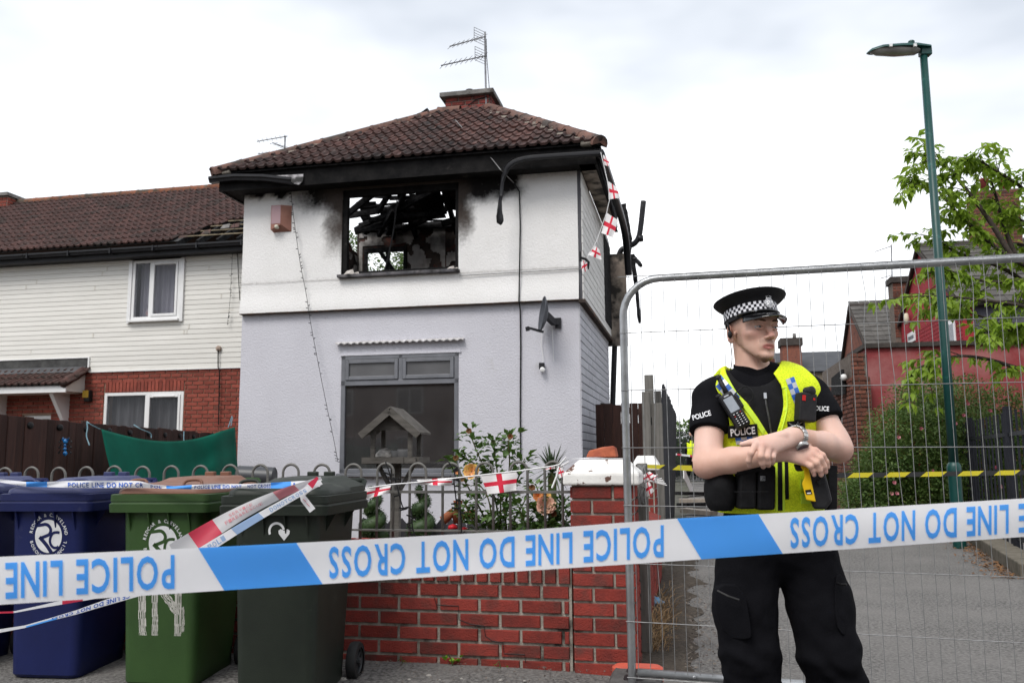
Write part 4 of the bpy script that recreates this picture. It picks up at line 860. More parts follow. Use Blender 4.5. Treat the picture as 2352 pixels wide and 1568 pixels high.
b = MB(); b.box((hx[0]+HP*k0-.2,RVv-.02,WT-.01),(hx[0]+HP*k0-.16,RVv+.02,RT)); b.build('end_post',m_galv,rl)
for i,(xs,lab) in enumerate((((880,960),'dead fairy lights looped on the railing in front of the bird table'),((1036,1060),'dead fairy lights hanging on the railing beside the window corner'))):
    pts = []; x = xs[0]; rr = random.Random(i); dn = 1240
    for j in range(9): t = j/8; pts.append(onv(x+(xs[1]-xs[0])*t+rr.uniform(-8,8),1060+(dn-1060)*(t if j % 3 else max(0,t-.2)),RVv-.02))
    fairy(lab,pts,n=22)
# ================================================================ brown fence, green sheet, ornament
m_fence = mat('brown_stained_board',(.062,.030,.024),(.035,.020,.018),scale=3,rough=.85,bump=.5,bscale=30,rand=.3,stretch=(6,6,.5),c3=(.10,.055,.042),s3=3,t3=.66)
FZ = 1.60; fa = atz(-25,950,FZ); fb = atz(520,998,FZ); fd = (fb-fa); fl_ = Vector((fd.x,fd.y,0)).length; fd = Vector((fd.x,fd.y,0)).normalized()
fc = thing('board_fence','dark brown close-board garden fence behind the railing','fence',(fa.x,fa.y,0),math.atan2(fd.y,fd.x))
nb_ = int(fl_/.135); FZr = lambda t: (fb.z-fa.z)*t
for i in range(nb_):
    b = MB(); h_ = FZ+random.uniform(-.012,.012); b.box((0,-.011,.02),(.132,.011,h_)); o_ = b.build('fence_board',m_fence,fc,bevel=.004); o_.location = (i*.135,random.uniform(-.006,.006),0)
b = MB(); b.box((0,.012,.35),(fl_,.05,.43)); b.box((0,.012,1.25),(fl_,.05,1.33)); b.build('arris_rail',m_fence,fc)
for i in range(0,nb_,4):
    b = MB(); b.s = True; b.M = Matrix.Translation((i*.135+.07,-.014,FZ-.07)) @ Matrix.Rotation(math.pi/2,4,'X'); b.lathe([(.05,-.005),(.05,.012),(.03,.02)],12,sy=.6); b.build('solar_lamp',m_cable,fc)
orn = thing('wall_ornament','blue jewelled insect ornament hung on the brown fence','ornament',(0,0,0)); oc = at(150,1022,8.05)
m_blue = mat('enamel_blue',(.02,.22,.55),(.01,.08,.25),scale=30,rough=.2,spec=.6); m_blk = mat('black_metal',(.01,.01,.012),rough=.4)
b = MB(); b.s = True
for (dx,dz,r_) in ((0,.035,.022),(0,.0,.014),(.0,-.035,.016),(.003,-.075,.02),(-.025,.055,.012),(.025,.055,.012)): b.lathe([(r_*.3,-r_*1.2),(r_,-r_*.4),(r_,r_*.4),(r_*.3,r_*1.2)],8,oc+Vector((dx,0,dz)))
b.build('body',m_blue,orn)
b = MB()
for s_ in (-1,1):
    for k in range(3):
        pts = [oc+Vector((0,0,.05-.05*k)),oc+Vector((s_*.03,-.01,.065-.05*k)),oc+Vector((s_*.055,0,.03-.05*k))]; b.tube(pts,.005,5); b.lathe([(.004,-.01),(.011,0),(.004,.01)],7,pts[-1])
b.build('legs',m_blk,orn)
ts = thing('green_tarpaulin','dark green tarpaulin sheet tied up beside the grey wall','tarpaulin',(0,0,0))
m_tarp = mat('green_tarp',(.002,.105,.068),(.002,.080,.053),scale=3,rough=.7,bump=.15,bscale=60,spec=.12)
def tarp_fn(s,t):
    tl,tr = at(233,985,8.3),at(540,981,11.2); bl_,br_ = at(266,1120,8.3),at(548,1120,11.2)
    top = tl.lerp(tr,s); sag = -.16*math.sin(math.pi*min(1,s*1.02))**1.0*(1-.2*s); top = top+Vector((0,0,sag if s < .98 else 0))
    bot = bl_.lerp(br_,s); p = top.lerp(bot,t)
    fold = .05*math.sin(7*s+3*t)+.10*math.exp(-((s-.86+.1*t)*9)**2)-.06*math.exp(-((s-.95)*12)**2)+.03*math.sin(16*s*t)
    return p+Vector((.25,-1,0)).normalized()*fold
b = MB(); b.s = True; b.grid(tarp_fn,46,18); b.build('sheet',m_tarp,ts,solid=.004)
m_rope = mat('pale_blue_rope',(.16,.33,.42),(.3,.42,.46),scale=30,rough=.8)
for pts in (((203,968,8.1),(212,975,8.1),(233,985,8.3)),((203,968,8.1),(205,985,8.1),(201,1000,8.1),(209,1022,8.1)),((310,975,9),(325,985,9),(350,994,9.2),(350,1005,9.2)),((425,990,10),(424,1010,10),(428,1040,10),(424,1075,10)),((535,955,11.1),(530,970,11.1),(526,981,11.1)),((532,978,11.1),(536,958,11.1))):
    b = MB(); b.tube(chaikin([at(*p)+Vector((0,-.03,0)) for p in pts],2),.006,5); b.build('tie_rope',m_rope,ts)
# ================================================================ things in the front garden
bt = thing('bird_table','weathered wooden bird table with pitched roof before the picture window','bird table'); BY = 7.0; m_wood = mat('weathered_wood',(.13,.12,.108),(.075,.069,.062),scale=5,rough=.9,bump=.6,bscale=40,stretch=(1,1,6),rand=.15,c3=(.06,.055,.045),s3=7,t3=.66)
q = lambda x,y,d=0: at(x,y,BY+d)
ax,ay = Vector((1,-.12,0)).normalized(),Vector((.12,1,0)).normalized()
tc_ = (q(833,1056)+q(958,1050))*.5; tc_.z = q(896,1060).z; hw = (q(958,1050)-q(833,1056)).length/2*.98; Y0 = Vector((0,0,0))
def W3(a,c,z): return tc_+ax*a+ay*c+Vector((0,0,z))
pz = q(896,1062).z
b = MB(); b.bar(Vector((tc_.x,tc_.y,0))+ay*.2,W3(0,.2,-.02),.075,.075,up=ay); b.build('post',m_wood,bt,bevel=.005)
b = MB(); vs = [W3(a,c,z) for z in (-.018,.0) for a,c in ((-hw,0),(hw,0),(hw,.42),(-hw,.42))]; b.add([tuple(v) for v in vs],[(3,2,1,0),(4,5,6,7),(0,1,5,4),(1,2,6,5),(2,3,7,6),(3,0,4,7)]); b.build('tray',m_wood,bt)
for a0,a1 in (((-hw,-.012),(hw*.55,-.012)),((hw*.57,-.012),(hw,-.012)),((-hw,.43),(hw,.43)),((-hw-.01,0),(-hw-.01,.42)),((hw+.01,0),(hw+.01,.42))):
    b = MB(); b.bar(W3(*a0,.012),W3(*a1,.012),.02,.05); b.build('tray_edge',m_wood,bt)
for s_ in (-1,1):
    for c_ in (.18,): b = MB(); b.bar(W3(s_*.03,.2,-.24),W3(s_*(hw-.06),.2,-.02),.035,.03); b.build('brace',m_wood,bt)
rz0 = q(830,990).z-pz; rz1 = q(895,945).z-pz; pw = hw*.72
for s_ in (-1,1):
    for c_ in (.05,.37): b = MB(); b.bar(W3(s_*pw,c_,.0),W3(s_*pw,c_,rz0+.03),.035,.035,up=ax); b.build('upright',m_wood,bt,bevel=.003)
ew = hw*1.12
for s_ in (-1,1):
    for j in range(4):
        c0,c1 = -.02+.115*j,-.02+.115*(j+1)-.006; vs = []
        for zz in (0,.016):
            for a_,z_ in ((0,rz1+.02),(s_*ew,rz0-.03)): vs += [W3(a_,c0,z_+zz),W3(a_,c1,z_+zz)]
        b = MB(); b.add([tuple(v) for v in vs],[(0,1,3,2),(4,6,7,5),(0,2,6,4),(1,5,7,3),(0,4,5,1),(2,3,7,6)]); b.build('roof_board',m_wood,bt)
    b = MB(); b.bar(W3(0,-.03,rz1),W3(s_*ew,-.03,rz0-.045),.022,.055); b.build('barge_board',m_wood,bt)
b = MB(); g0 = [W3(-pw*1.1,.03,rz0),W3(pw*1.1,.03,rz0),W3(0,.03,rz1-.02)]; b.add([tuple(v) for v in g0]+[tuple(v+ay*.015) for v in g0],[(0,1,2),(5,4,3),(0,3,4,1),(1,4,5,2),(2,5,3,0)]); b.build('gable',m_wood,bt)
b = MB(); b.s = True; b.lathe([(.05,0),(.055,.08),(.055,.10)],12,W3(.07,.18,.0)); b.lathe([(.05,0),(.055,.08),(.05,.09)],12,W3(-.0,.2,.0)); b.build('feed_pot',mat('grey_pot',(.22,.22,.23),(.15,.15,.15),rough=.7),bt); b = MB(); b.s = True; b.M = Matrix.Translation(W3(-.09,.2,0)); b.lathe([(.02,0),(.08,.02),(.085,.06),(.05,.10),(.01,.11)],12,sy=.8); b.build('crumpled_cloth',mat('stripy_cloth',(.5,.48,.45),(.12,.11,.10),scale=22,rough=.9,stretch=(1,1,4)),bt)
def leaf_cloud(fn,n,size,m,name,parent,seed,droop=.3,asp=.55,fold=.12):
    """many small folded leaves at places and directions given by fn(rng) -> (point, direction)"""
    r = random.Random(seed); V = []; F = []
    for _ in range(n):
        p,d = fn(r); L = size*r.uniform(.6,1.2); d = Vector(d).normalized(); s_ = d.cross(Vector((r.uniform(-.5,.5),r.uniform(-.5,.5),1))).normalized(); u = s_.cross(d); w = L*asp/2; o = len(V)
        V += [tuple(p),tuple(p+d*L*.45+s_*w+u*L*fold),tuple(p+d*L*.45),tuple(p+d*L*.45-s_*w+u*L*fold),tuple(p+d*L-u*L*droop*.5)]
        F += [(o,o+1,o+2),(o,o+2,o+3),(o+1,o+4,o+2),(o+2,o+4,o+3)]
    me = bpy.data.meshes.new(name); me.from_pydata(V,[],F); me.materials.append(m); ob = link(name,me,parent); return ob
def leafmat(name,c1,c2,rough=.5,tl=.25,scale=9):
    m = mat(name,c1,c2,scale=scale,rough=rough,spec=.4)
    nt = m.node_tree; b = nt.nodes['Principled BSDF']; t = nt.nodes.new('ShaderNodeBsdfTranslucent'); ms = nt.nodes.new('ShaderNodeMixShader'); ms.inputs[0].default_value = tl
    src = b.inputs['Base Color'].links[0].from_socket; nt.links.new(src,t.inputs[0]); nt.links.new(b.outputs[0],ms.inputs[1]); nt.links.new(t.outputs[0],ms.inputs[2]); nt.links.new(ms.outputs[0],nt.nodes['Material Output'].inputs[0]); return m
m_box = leafmat('box_leaf',(.030,.062,.022),(.055,.095,.030)); m_rose = leafmat('rose_leaf',(.050,.115,.024),(.11,.19,.038),scale=4); m_stem = mat('green_stem',(.06,.10,.03),(.09,.07,.03),scale=20,rough=.7)
for i,(cx_,top,lab) in enumerate(((858,1112,'left of two spiral topiary bushes behind the railing'),(968,1108,'right of two spiral topiary bushes beside the bird table post'))):
    t = thing('topiary',lab,'topiary',group=None); base = at(cx_,1225,8.8); topz = at(cx_,top,8.8).z; rn = random.Random(i)
    b = MB(); b.tube([(base.x,base.y,.05),(base.x,base.y,topz-.1)],.014,6); b.build('trunk',m_wood,t)
    sp = [Vector((base.x+.075*(1-k/44*.6)*math.cos(k*.36+i),base.y+.075*(1-k/44*.6)*math.sin(k*.36+i),base.z-.05+(topz-base.z)*k/44)) for k in range(45)]
    b = MB(); b.s = True; b.tube(sp,[.085*(1-.7*(k/44)**1.5) for k in range(45)],10); b.build('clipped_mass',m_box,t)
    def fn(r,sp=sp):
        k = r.randrange(45); R_ = .09*(1-.7*(k/44)**1.5); d = Vector((r.gauss(0,1),r.gauss(0,1),r.gauss(0,1))).normalized(); return sp[k]+d*R_*r.uniform(.85,1.1),d+Vector((0,0,.4))
    o_ = leaf_cloud(fn,2600,.022,m_box,'leaves',t,i); o_['kind'] = 'stuff'
# picket edging
pk = thing('picket_edging','low dark grey picket edging behind the topiary','fence'); m_pk = mat('slate_grey_paint',(.060,.058,.066),(.045,.043,.05),scale=6,rough=.7)
pa,pb = at(835,1195,9.2),at(1300,1192,8.6); n = 21; zt_ = pa.z
for i in range(n):
    p = pa.lerp(pb,i/(n-1)); b = MB(); hh = at(900,1190,9.0).z; w_ = .05
    b.add([(p.x-w_,p.y,.05),(p.x+w_,p.y,.05),(p.x+w_,p.y,hh-.06),(p.x,p.y,hh),(p.x-w_,p.y,hh-.06)],[(0,1,2,3,4)]); b.build('picket',m_pk,pk,solid=.018)
b = MB(); z_ = at(900,1222,9.0).z; b.bar((pa.x,pa.y+.02,z_),(pb.x,pb.y+.02,z_),.02,.06); b.build('rail',m_pk,pk)
# barrel lying by the wall
br = thing('barrel','dark grey drum lying on its side below the grey wall','drum'); b = MB(); b.s = True
p,p2 = at(545,1092,9.0),at(632,1096,9.0); b.tube([p,p+(p2-p)*.03,p2-(p2-p)*.03,p2],[.09,.105,.105,.09],18); b.build('shell',mat('dark_drum',(.045,.047,.053),rough=.4,spec=.5),br,smooth=40)
b = MB(); b.box((p.x+.05,p.y-.05,.0),(p.x+.1,p.y+.05,p.z-.08)); b.box((p2.x-.1,p.y-.05,.0),(p2.x-.05,p.y+.05,p.z-.08)); b.build('stand',m_cable,br)
# rose bushes
def bloom(name,parent,c,r,m,seed,layers=4,core=None):
    V = []; F = []; rr = random.Random(seed); C_ = Vector(c)
    for l in range(layers):
        R_ = r*(1-.2*l); n_ = 7-l
        for k in range(n_):
            a = 2*math.pi*(k+.5*l)/n_+rr.uniform(-.2,.2); up = .15+.28*l; d = Vector((math.cos(a),-.45,math.sin(a)*.8+.25)).normalized(); s_ = d.cross(Vector((0,-1,.3))).normalized(); o = len(V); w = R_*.55; tipd = Vector((0,-up,up*.3))
            V += [tuple(C_+d*.1*R_),tuple(C_+d*R_*.6+s_*w+tipd*R_),tuple(C_+d*R_*.7+tipd*R_*.3),tuple(C_+d*R_*.6-s_*w+tipd*R_),tuple(C_+d*R_*(1+rr.uniform(-.1,.15))+s_*w*.5+tipd*R_*.9),tuple(C_+d*R_*(1.05)-s_*w*.4+tipd*R_*.9)]
            F += [(o,o+1,o+2),(o,o+2,o+3),(o+1,o+4,o+2),(o+2,o+4,o+5),(o+2,o+5,o+3)]
    me = bpy.data.meshes.new(name); me.from_pydata(V,[],F); me.materials.append(m); return link(name,me,parent)
m_py = mat('yellow_petal',(.80,.62,.16),(.82,.42,.20),scale=25,rough=.6); m_pp = mat('pink_petal',(.80,.46,.40),(.85,.62,.42),scale=20,rough=.6); m_po = mat('orange_petal',(.75,.30,.10),(.70,.38,.2),scale=20,rough=.6); m_bud = mat('faded_bloom',(.28,.10,.05),(.2,.14,.06),scale=30,rough=.8)
def rose(label,stems,Y,blooms,seed,nleaf=14,size=.062):
    t = thing('rose_bush',label,'rose bush'); r = random.Random(seed); P_ = []
    for st in stems:
        pts = chaikin([at(x,y,Y+dy) for x,y,dy in st],2); b = MB(); b.s = True; b.tube(pts,[.007*(1-.6*i/len(pts)) for i in range(len(pts))],5); b.build('stem',m_stem,t)
        P_ += [(p,(pts[min(i+1,len(pts)-1)]-pts[max(i-1,0)]).normalized()) for i,p in enumerate(pts) if i > len(pts)*.12]
    def fn(r):
        p,d = r.choice(P_); a = Vector((r.gauss(0,1),r.gauss(0,.8),r.gauss(0,.6)))
        return p+a*.030,a*.8+d*.3+Vector((0,-.2,.05))
    leaf_cloud(fn,nleaf*len(stems),size,m_rose,'foliage',t,seed,asp=.68)
    for i,(x,y,r_,m_) in enumerate(blooms): bloom('bloom',t,at(x,y,Y-.1),r_,m_,seed*10+i)
    return t
rose('tall rose bush with yellow and coral blooms climbing above the railing',[
    [(1150,1230,.1),(1140,1150,0),(1115,1080,0),(1092,1030,-.05),(1078,990,0)],[(1150,1230,0),(1150,1130,-.1),(1140,1070,0),(1134,1020,.05),(1132,1012,0)],[(1160,1230,.1),(1165,1120,.1),(1172,1060,0),(1166,1020,0),(1172,1002,0)],
    [(1130,1230,.1),(1100,1160,0),(1070,1110,-.1),(1050,1070,0),(1046,1050,0)],[(1140,1100,0),(1100,1070,0),(1075,1055,.05),(1062,1045,0)],[(1160,1150,0),(1190,1100,0),(1200,1070,0),(1205,1052,0)],[(1150,1230,-.1),(1115,1190,0),(1070,1180,0),(1052,1172,0)],[(1160,1230,-.1),(1190,1180,0),(1215,1130,0)],[(1140,1230,0),(1130,1190,-.1),(1122,1140,-.1),(1100,1110,0)],[(1165,1225,0),(1160,1180,-.1),(1150,1120,-.05)],[(1105,1225,0),(1085,1195,-.1),(1065,1150,0)]],
    5.75,[(1083,1083,.055,m_py),(1051,1083,.022,m_po),(1077,990,.02,m_bud),(1172,1003,.02,m_bud),(1047,1052,.02,m_bud),(1133,1015,.016,m_stem),(1063,1100,.02,m_bud),(1048,1173,.018,m_bud)],3,nleaf=64)
rose('low rose bush with pink and orange blooms beside the gate pier',[
    [(1240,1230,0),(1238,1190,0),(1232,1150,0)],[(1255,1230,0),(1262,1190,-.05),(1258,1160,-.1)],[(1270,1230,0),(1285,1180,0),(1295,1150,0)],[(1225,1230,0),(1205,1200,0),(1190,1160,0)],[(1250,1230,.1),(1250,1170,.05),(1230,1110,0)],[(1280,1230,0),(1292,1215,0),(1302,1190,0)],[(1215,1230,-.05),(1235,1212,-.1),(1265,1208,-.1)]],
    5.55,[(1254,1163,.066,m_pp),(1236,1140,.036,m_po),(1253,1140,.036,m_py),(1222,1120,.022,m_bud),(1272,1180,.02,m_bud)],9,nleaf=75,size=.055)
cp = thing('cordyline','spiky sword-leaved plant beside the gate pier','plant'); c = at(1268,1085,6.1); V = []; F = []; r = random.Random(4)
for k in range(75):
    a = r.uniform(0,6.283); el = r.uniform(-.25,1.35); d = Vector((math.cos(a)*math.cos(el),math.sin(a)*math.cos(el),math.sin(el))); L = r.uniform(.17,.27); s_ = d.cross(Vector((0,0,1))).normalized()*.007; o = len(V); sag = Vector((0,0,-.10*math.cos(el)))
    for t_,w_ in ((0,1),(.5,1.1),(1,.05)): p = c+d*L*t_+sag*t_*t_; V += [tuple(p-s_*w_),tuple(p+s_*w_)]
    F += [(o,o+1,o+3,o+2),(o+2,o+3,o+5,o+4)]
me = bpy.data.meshes.new('leaves'); me.from_pydata(V,[],F); me.materials.append(leafmat('sword_leaf',(.045,.075,.035),(.07,.10,.05))); o_ = link('leaves',me,cp); o_['kind'] = 'stuff'
b = MB(); b.tube([(c.x,c.y,.0),c],.03,8); b.build('trunk',m_stem,cp)
gn = thing('terracotta_figure','terracotta flowerpot figure on the ground behind the railing','ornament'); g = at(1052,1205,5.9); m_tc = mat('terracotta',(.34,.12,.055),(.26,.09,.045),scale=12,rough=.85)
b = MB(); b.s = True
b.lathe([(.03,-.05),(.045,.02),(.048,.025)],12,g+Vector((-.0,0,.06))); b.lathe([(.02,-.03),(.03,.02),(.034,.03)],12,g+Vector((.0,0,.13)))
b.tube([g+Vector((-.03,0,.09)),g+Vector((-.1,-.02,.03))],[.026,.033],10); b.tube([g+Vector((.03,0,.06)),g+Vector((.12,-.02,.07))],[.026,.035],10); b.build('pots',m_tc,gn)
b = MB(); b.s = True; b.lathe([(.0,0),(.035,-.0),(.028,.022),(.0,.032)],12,g+Vector((-.03,-.06,-.02))); b.lathe([(.0,0),(.03,-.0),(.022,.02),(.0,.028)],12,g+Vector((.045,-.06,-.035))); b.build('toadstools',mat('red_glaze',(.55,.02,.03),(.8,.75,.7),scale=60,rough=.3,lo=.68,hi=.7),gn)
# ---- bunting of white flags with a red cross
m_fw = mat('flag_white',(.78,.76,.76),rough=.75); m_fr = mat('flag_red',(.62,.03,.06),rough=.75); m_str = mat('white_string',(.8,.8,.8),rough=.7)
def flag(parent,corners,wave=.012,seed=0,out=Vector((0,-1,0))):
    tl,tr,br_,bl_ = [Vector(c) for c in corners]; b = MB(); cu = [0,.11,.22,.33,.42,.50,.58,.67,.78,.89,1.0]; cv_ = [0,.13,.26,.39,.50,.61,.74,.87,1]
    vs = []; fs = []
    for j,t in enumerate(cv_):
        for i,s in enumerate(cu):
            p = (tl.lerp(tr,s)).lerp(bl_.lerp(br_,s),t)+out*(wave*math.sin(s*7+seed+t*2)*t); vs.append(tuple(p))
    k = len(cu); o = 0
    for j in range(len(cv_)-1):
        for i in range(k-1):
            fs.append((j*k+i,j*k+i+1,(j+1)*k+i+1,(j+1)*k+i)); 
    b.add(vs,fs); b.m = [1 if (4 <= i <= 5 or 3 <= j <= 4) else 0 for j in range(len(cv_)-1) for i in range(k-1)]; b.s = True
    return b.build('flag',[m_fw,m_fr],parent,fix=False)
bu = thing('flag_bunting','string of white flags with red crosses tied along the railing','bunting'); BV = RVv-.06
q = lambda x,y,d=0: fw(*onv(x,y,BV+d)[:])
b = MB(); b.tube([q(832,1122),q(900,1112),q(960,1107),q(1040,1098),q(1110,1090),q(1190,1081),q(1270,1070),q(1285,1066)],.004,5); b.tube([q(1285,1066),q(1300,1050),q(1306,1060),q(1288,1070)],.004,4); b.tube([q(1284,1070),q(1278,1095),q(1268,1120)],.006,4); b.build('string',m_str,bu)
flag(bu,[q(838,1120),q(899,1112),q(893,1131),q(832,1148)],.015,1); flag(bu,[q(957,1101),q(1040,1096),q(1036,1115),q(965,1112)],.02,2); flag(bu,[q(1104,1092),q(1187,1082),q(1186,1126),q(1120,1135)],.015,3); flag(bu,[q(1278,1075),q(1292,1072),q(1298,1092),q(1284,1098)],.01,4); flag(bu,[q(1252,1075),q(1275,1071),q(1275,1075),q(1254,1079)],.004,4)
bu = hthing('flag_bunting','torn string of red crossed flags hanging off the burnt house corner','bunting'); q = lambda x,y,v=-.5: onv(x,y,v)
b = MB(); b.tube([q(1380,350),q(1395,415),q(1401,455),q(1393,490),q(1370,555),q(1350,590),q(1335,615)],.005,4); b.build('string',m_str,bu)
flag(bu,[q(1385,355),q(1396,365),q(1403,383),q(1388,379)],.01,1); flag(bu,[q(1397,416),q(1416,430),q(1425,455),q(1398,458)],.012,2); flag(bu,[q(1394,489),q(1420,506),q(1408,546),q(1381,535)],.012,3); flag(bu,[q(1365,563),q(1377,573),q(1382,597),q(1350,585)],.012,4); flag(bu,[q(1334,602),q(1347,596),q(1350,618),q(1338,628)],.025,5)
b = MB(); b.tube([q(1335,592),q(1345,595),q(1352,602),q(1350,618)],.018,6); b.tube([q(1333,578),q(1333,600)],.014,6); b.build('black_ribbon',m_cable,bu)
# ================================================================ wheelie bins
def rrect(w,d,r,z,y0=0,n=4,cx=0):
    """rounded rectangle ring, x centred, y from y0"""
    out = []
    for cx_,cy_,a0 in ((w/2-r,y0+r,-90),(w/2-r,y0+d-r,0),(-w/2+r,y0+d-r,90),(-w/2+r,y0+r,180)):
        for k in range(n+1):
            a = math.radians(a0+90*k/n); out.append((cx+cx_+r*math.cos(a),cy_+r*math.sin(a),z))
    return out
def plastic(name,c,c2,scr):
    return mat(name,c,c2,scale=2.2,rough=.5,bump=.12,bscale=160,spec=.28,c3=scr,s3=6,t3=.68,w3=.06)
def emblem(par,cx_,cz_,R,y,m_ink,m_ground):
    """round council mark: white disc with two cut-out letters and a ring of words"""
    b = MB(); n = 40; b.add([(cx_,y,cz_)]+[(cx_+R*.94*math.cos(t),y,cz_+R*1.04*math.sin(t)) for t in np.linspace(0,2*math.pi,n,endpoint=False)],[(0,1+(j+1) % n,1+j) for j in range(n)])
    e_ = b.build('emblem_disc',m_ink,par,fix=False)
    def stroke(pts,w):
        pts = chaikin([Vector((cx_+p[0]*R,y-.0012,cz_+p[1]*R)) for p in pts],3); vs = []
        for i,p in enumerate(pts):
            d = (pts[min(i+1,len(pts)-1)]-pts[max(i-1,0)]).normalized(); s_ = d.cross(Vector((0,1,0)))*w*R/2; vs += [tuple(p-s_),tuple(p+s_)]
        b = MB(); b.add(vs,[(2*i,2*i+1,2*i+3,2*i+2) for i in range(len(pts)-1)]); b.build('emblem_stroke',m_ground,e_,fix=False)
    stroke([(-.98,.66),(-.55,.70),(-.1,.78),(.2,.45),(.1,.12),(-.15,.02),(-.55,-.12)],.20)
    stroke([(-.62,-.05),(-.35,-.30),(-.05,-.62),(.25,-1.04)],.24)
    stroke([(.78,.22),(.62,.26),(.30,.22),(.12,-.1),(.12,-.45),(.35,-.72),(.62,-.72),(.72,-.62)],.17)
    for s_,a0,a1,flip in (('REDCAR & CLEVELAND',168,8,False),('BOROUGH COUNCIL',196,344,True)):
        for i,ch in enumerate(s_):
            if ch == ' ': continue
            a = math.radians(a0+(a1-a0)*i/(len(s_)-1)); vs,fs = text_mesh(ch,R*.30,.95,.016,2); th = a-math.pi/2 if not flip else a+math.pi/2
            rr = R*1.23; b = MB(); b.M = Matrix.Translation((cx_+rr*math.cos(a),y,cz_+rr*1.08*math.sin(a))) @ Matrix.Rotation(-th,4,'Y') @ Matrix.Rotation(math.pi/2,4,'X'); b.add(vs,fs); b.build('emblem_letter',m_ink,e_,fix=False)
m_ink = mat('white_print',(.72,.73,.74),(.60,.61,.62),scale=14,rough=.6,c3=(.35,.36,.38),s3=14,t3=.7)
m_tyre = mat('black_rubber',(.018,.018,.019),(.03,.03,.03),scale=12,rough=.7); m_hub = mat('dark_hub',(.045,.047,.05),rough=.5)
def bin_(label,loc_,yaw,mb,ml,group,gap=0.0):
    t = thing('wheelie_bin',label,'wheelie bin',loc_,yaw,group)
    b = MB(); b.s = True
    b.loft([rrect(.385,.46,.05,.012,.10),rrect(.405,.485,.05,.03,.085),rrect(.41,.49,.05,.10,.083),rrect(.435,.575,.055,.60,.055),rrect(.452,.625,.06,.90,.035),rrect(.455,.635,.06,.935,.03)])
    body = b.build('body',mb,t,smooth=35)
    b = MB(); b.s = True
    b.loft([rrect(.45,.63,.05,.915,.03),rrect(.575,.70,.035,.912,0),rrect(.583,.71,.035,.955,-.003),rrect(.572,.695,.035,.957,.003),rrect(.566,.69,.035,.963,.006),rrect(.566,.69,.035,.968,.006),rrect(.574,.695,.035,.97,.003),rrect(.572,.695,.035,1.004,.004),rrect(.545,.665,.03,1.008,.015),rrect(.5,.62,.03,1.0,.03)],cap=False)
    b.build('rim',mb,body,smooth=30)
    for k in range(4):                                    # gussets under the rim
        x = -.17+.115*k; b = MB(); b.add([(x-.003,.045,.80),(x+.003,.045,.80),(x-.003,.03,.925),(x+.003,.03,.925),(x-.003,-.0,.925),(x+.003,0,.925)],[(0,1,5,4),(0,4,2),(1,3,5)]); b.build('gusset',mb,body)
    for k in range(2):
        for s_ in (-1,1):
            y = .17+.3*k; b = MB(); x0,x1 = s_*.21,s_*.285; b.add([(x0,y-.003,.80),(x0,y+.003,.80),(x0,y-.003,.925),(x0,y+.003,.925),(x1,y-.003,.925),(x1,y+.003,.925)],[(0,1,5,4),(0,4,2),(1,3,5)]); b.build('gusset',mb,body)
    # lid: low dome, raised towards the hinge, with a front lip and two strap grips
    b = MB(); b.s = True; n = 26
    def lz(s,t):
        e = min(s,1-s)*2; f = min(t,1.0); dome = .016*sm(e,0,.2)*sm(t,0,.1)
        return 1.012+.028+dome+.012*t+.024*sm(t,.38,.55)*sm(e,.2,.42)+gap
    def lp(s,t,dz=0):
        w = .50-.03*sm(t,.9,1)-.05*(1-sm(t,0,.07)); x = (s-.5)*w; y = .03+.03*(1-sm(min(s,1-s),0,.07))*(1-t)+.68*t; return (x,y,lz(s,t)+dz)
    b.grid(lambda s,t: lp(s,t),n,22)
    per = [(i/n,0) for i in range(n+1)]+[(1,j/22) for j in range(1,23)]+[(1-i/n,1) for i in range(1,n+1)]+[(0,1-j/22) for j in range(1,22)]
    vs = []; 
    for s,t_ in per:
        x,y,z = lp(s,t_); ox = (s-.5)*.04; oy = (t_-.5)*.03; vs += [(x,y,z),(x+ox,y+oy,z-.012),(x+ox*1.2,y+oy*1.2,1.009+gap)]
    k = len(per); b.add(vs,[q_ for i in range(k) for q_ in ((3*i,3*((i+1) % k),3*((i+1) % k)+1,3*i+1),(3*i+1,3*((i+1) % k)+1,3*((i+1) % k)+2,3*i+2))])
    lid = b.build('lid',ml,t,smooth=50); bm = bmesh.new(); bm.from_mesh(lid.data); bmesh.ops.remove_doubles(bm,verts=bm.verts,dist=.0005); bm.to_mesh(lid.data); bm.free()
    for s_ in (-1,1):
        b = MB(); b.s = True; x = s_*.16; b.tube(chaikin([(x-.055,.07,1.04+gap),(x-.05,.085,1.075+gap),(x,.09,1.082+gap),(x+.05,.085,1.078+gap),(x+.055,.07,1.04+gap)],2),.0085,6); b.build('lid_grip',ml,lid)
    b = MB(); b.s = True; b.tube([(-.25,.735,1.06),(.25,.735,1.06)],.017,8); b.tube([(-.25,.735,1.06),(-.25,.66,.98)],.016,6); b.tube([(.25,.735,1.06),(.25,.66,.98)],.016,6); b.build('handle',mb,body)
    b = MB(); b.box((-.08,.68,1.07),(-.02,.72,1.115)); b.box((.02,.68,1.07),(.08,.72,1.115)); b.build('hinge',ml,lid,bevel=.006)
    for s_ in (-1,1):
        b = MB(); b.s = True; b.M = Matrix.Translation((s_*.255,.60,.10)) @ Matrix.Rotation(math.pi/2,4,'Y'); b.lathe([(.07,-.028),(.095,-.026),(.10,-.015),(.10,.015),(.095,.026),(.07,.028)],28,cap=False); w = b.build('wheel',m_tyre,t,smooth=40)
        b = MB(); b.M = Matrix.Translation((s_*.255,.60,.10)) @ Matrix.Rotation(math.pi/2,4,'Y'); b.lathe([(.066,-.012),(.07,-.02),(.07,.02),(.066,.012)],24,cap=False); b.lathe([(.018,-.03),(.018,.03)],10)
        for k in range(6):
            a = math.pi/3*k; b.bar((.015*math.cos(a),.015*math.sin(a),0),(.068*math.cos(a),.068*math.sin(a),0),.014,.02)
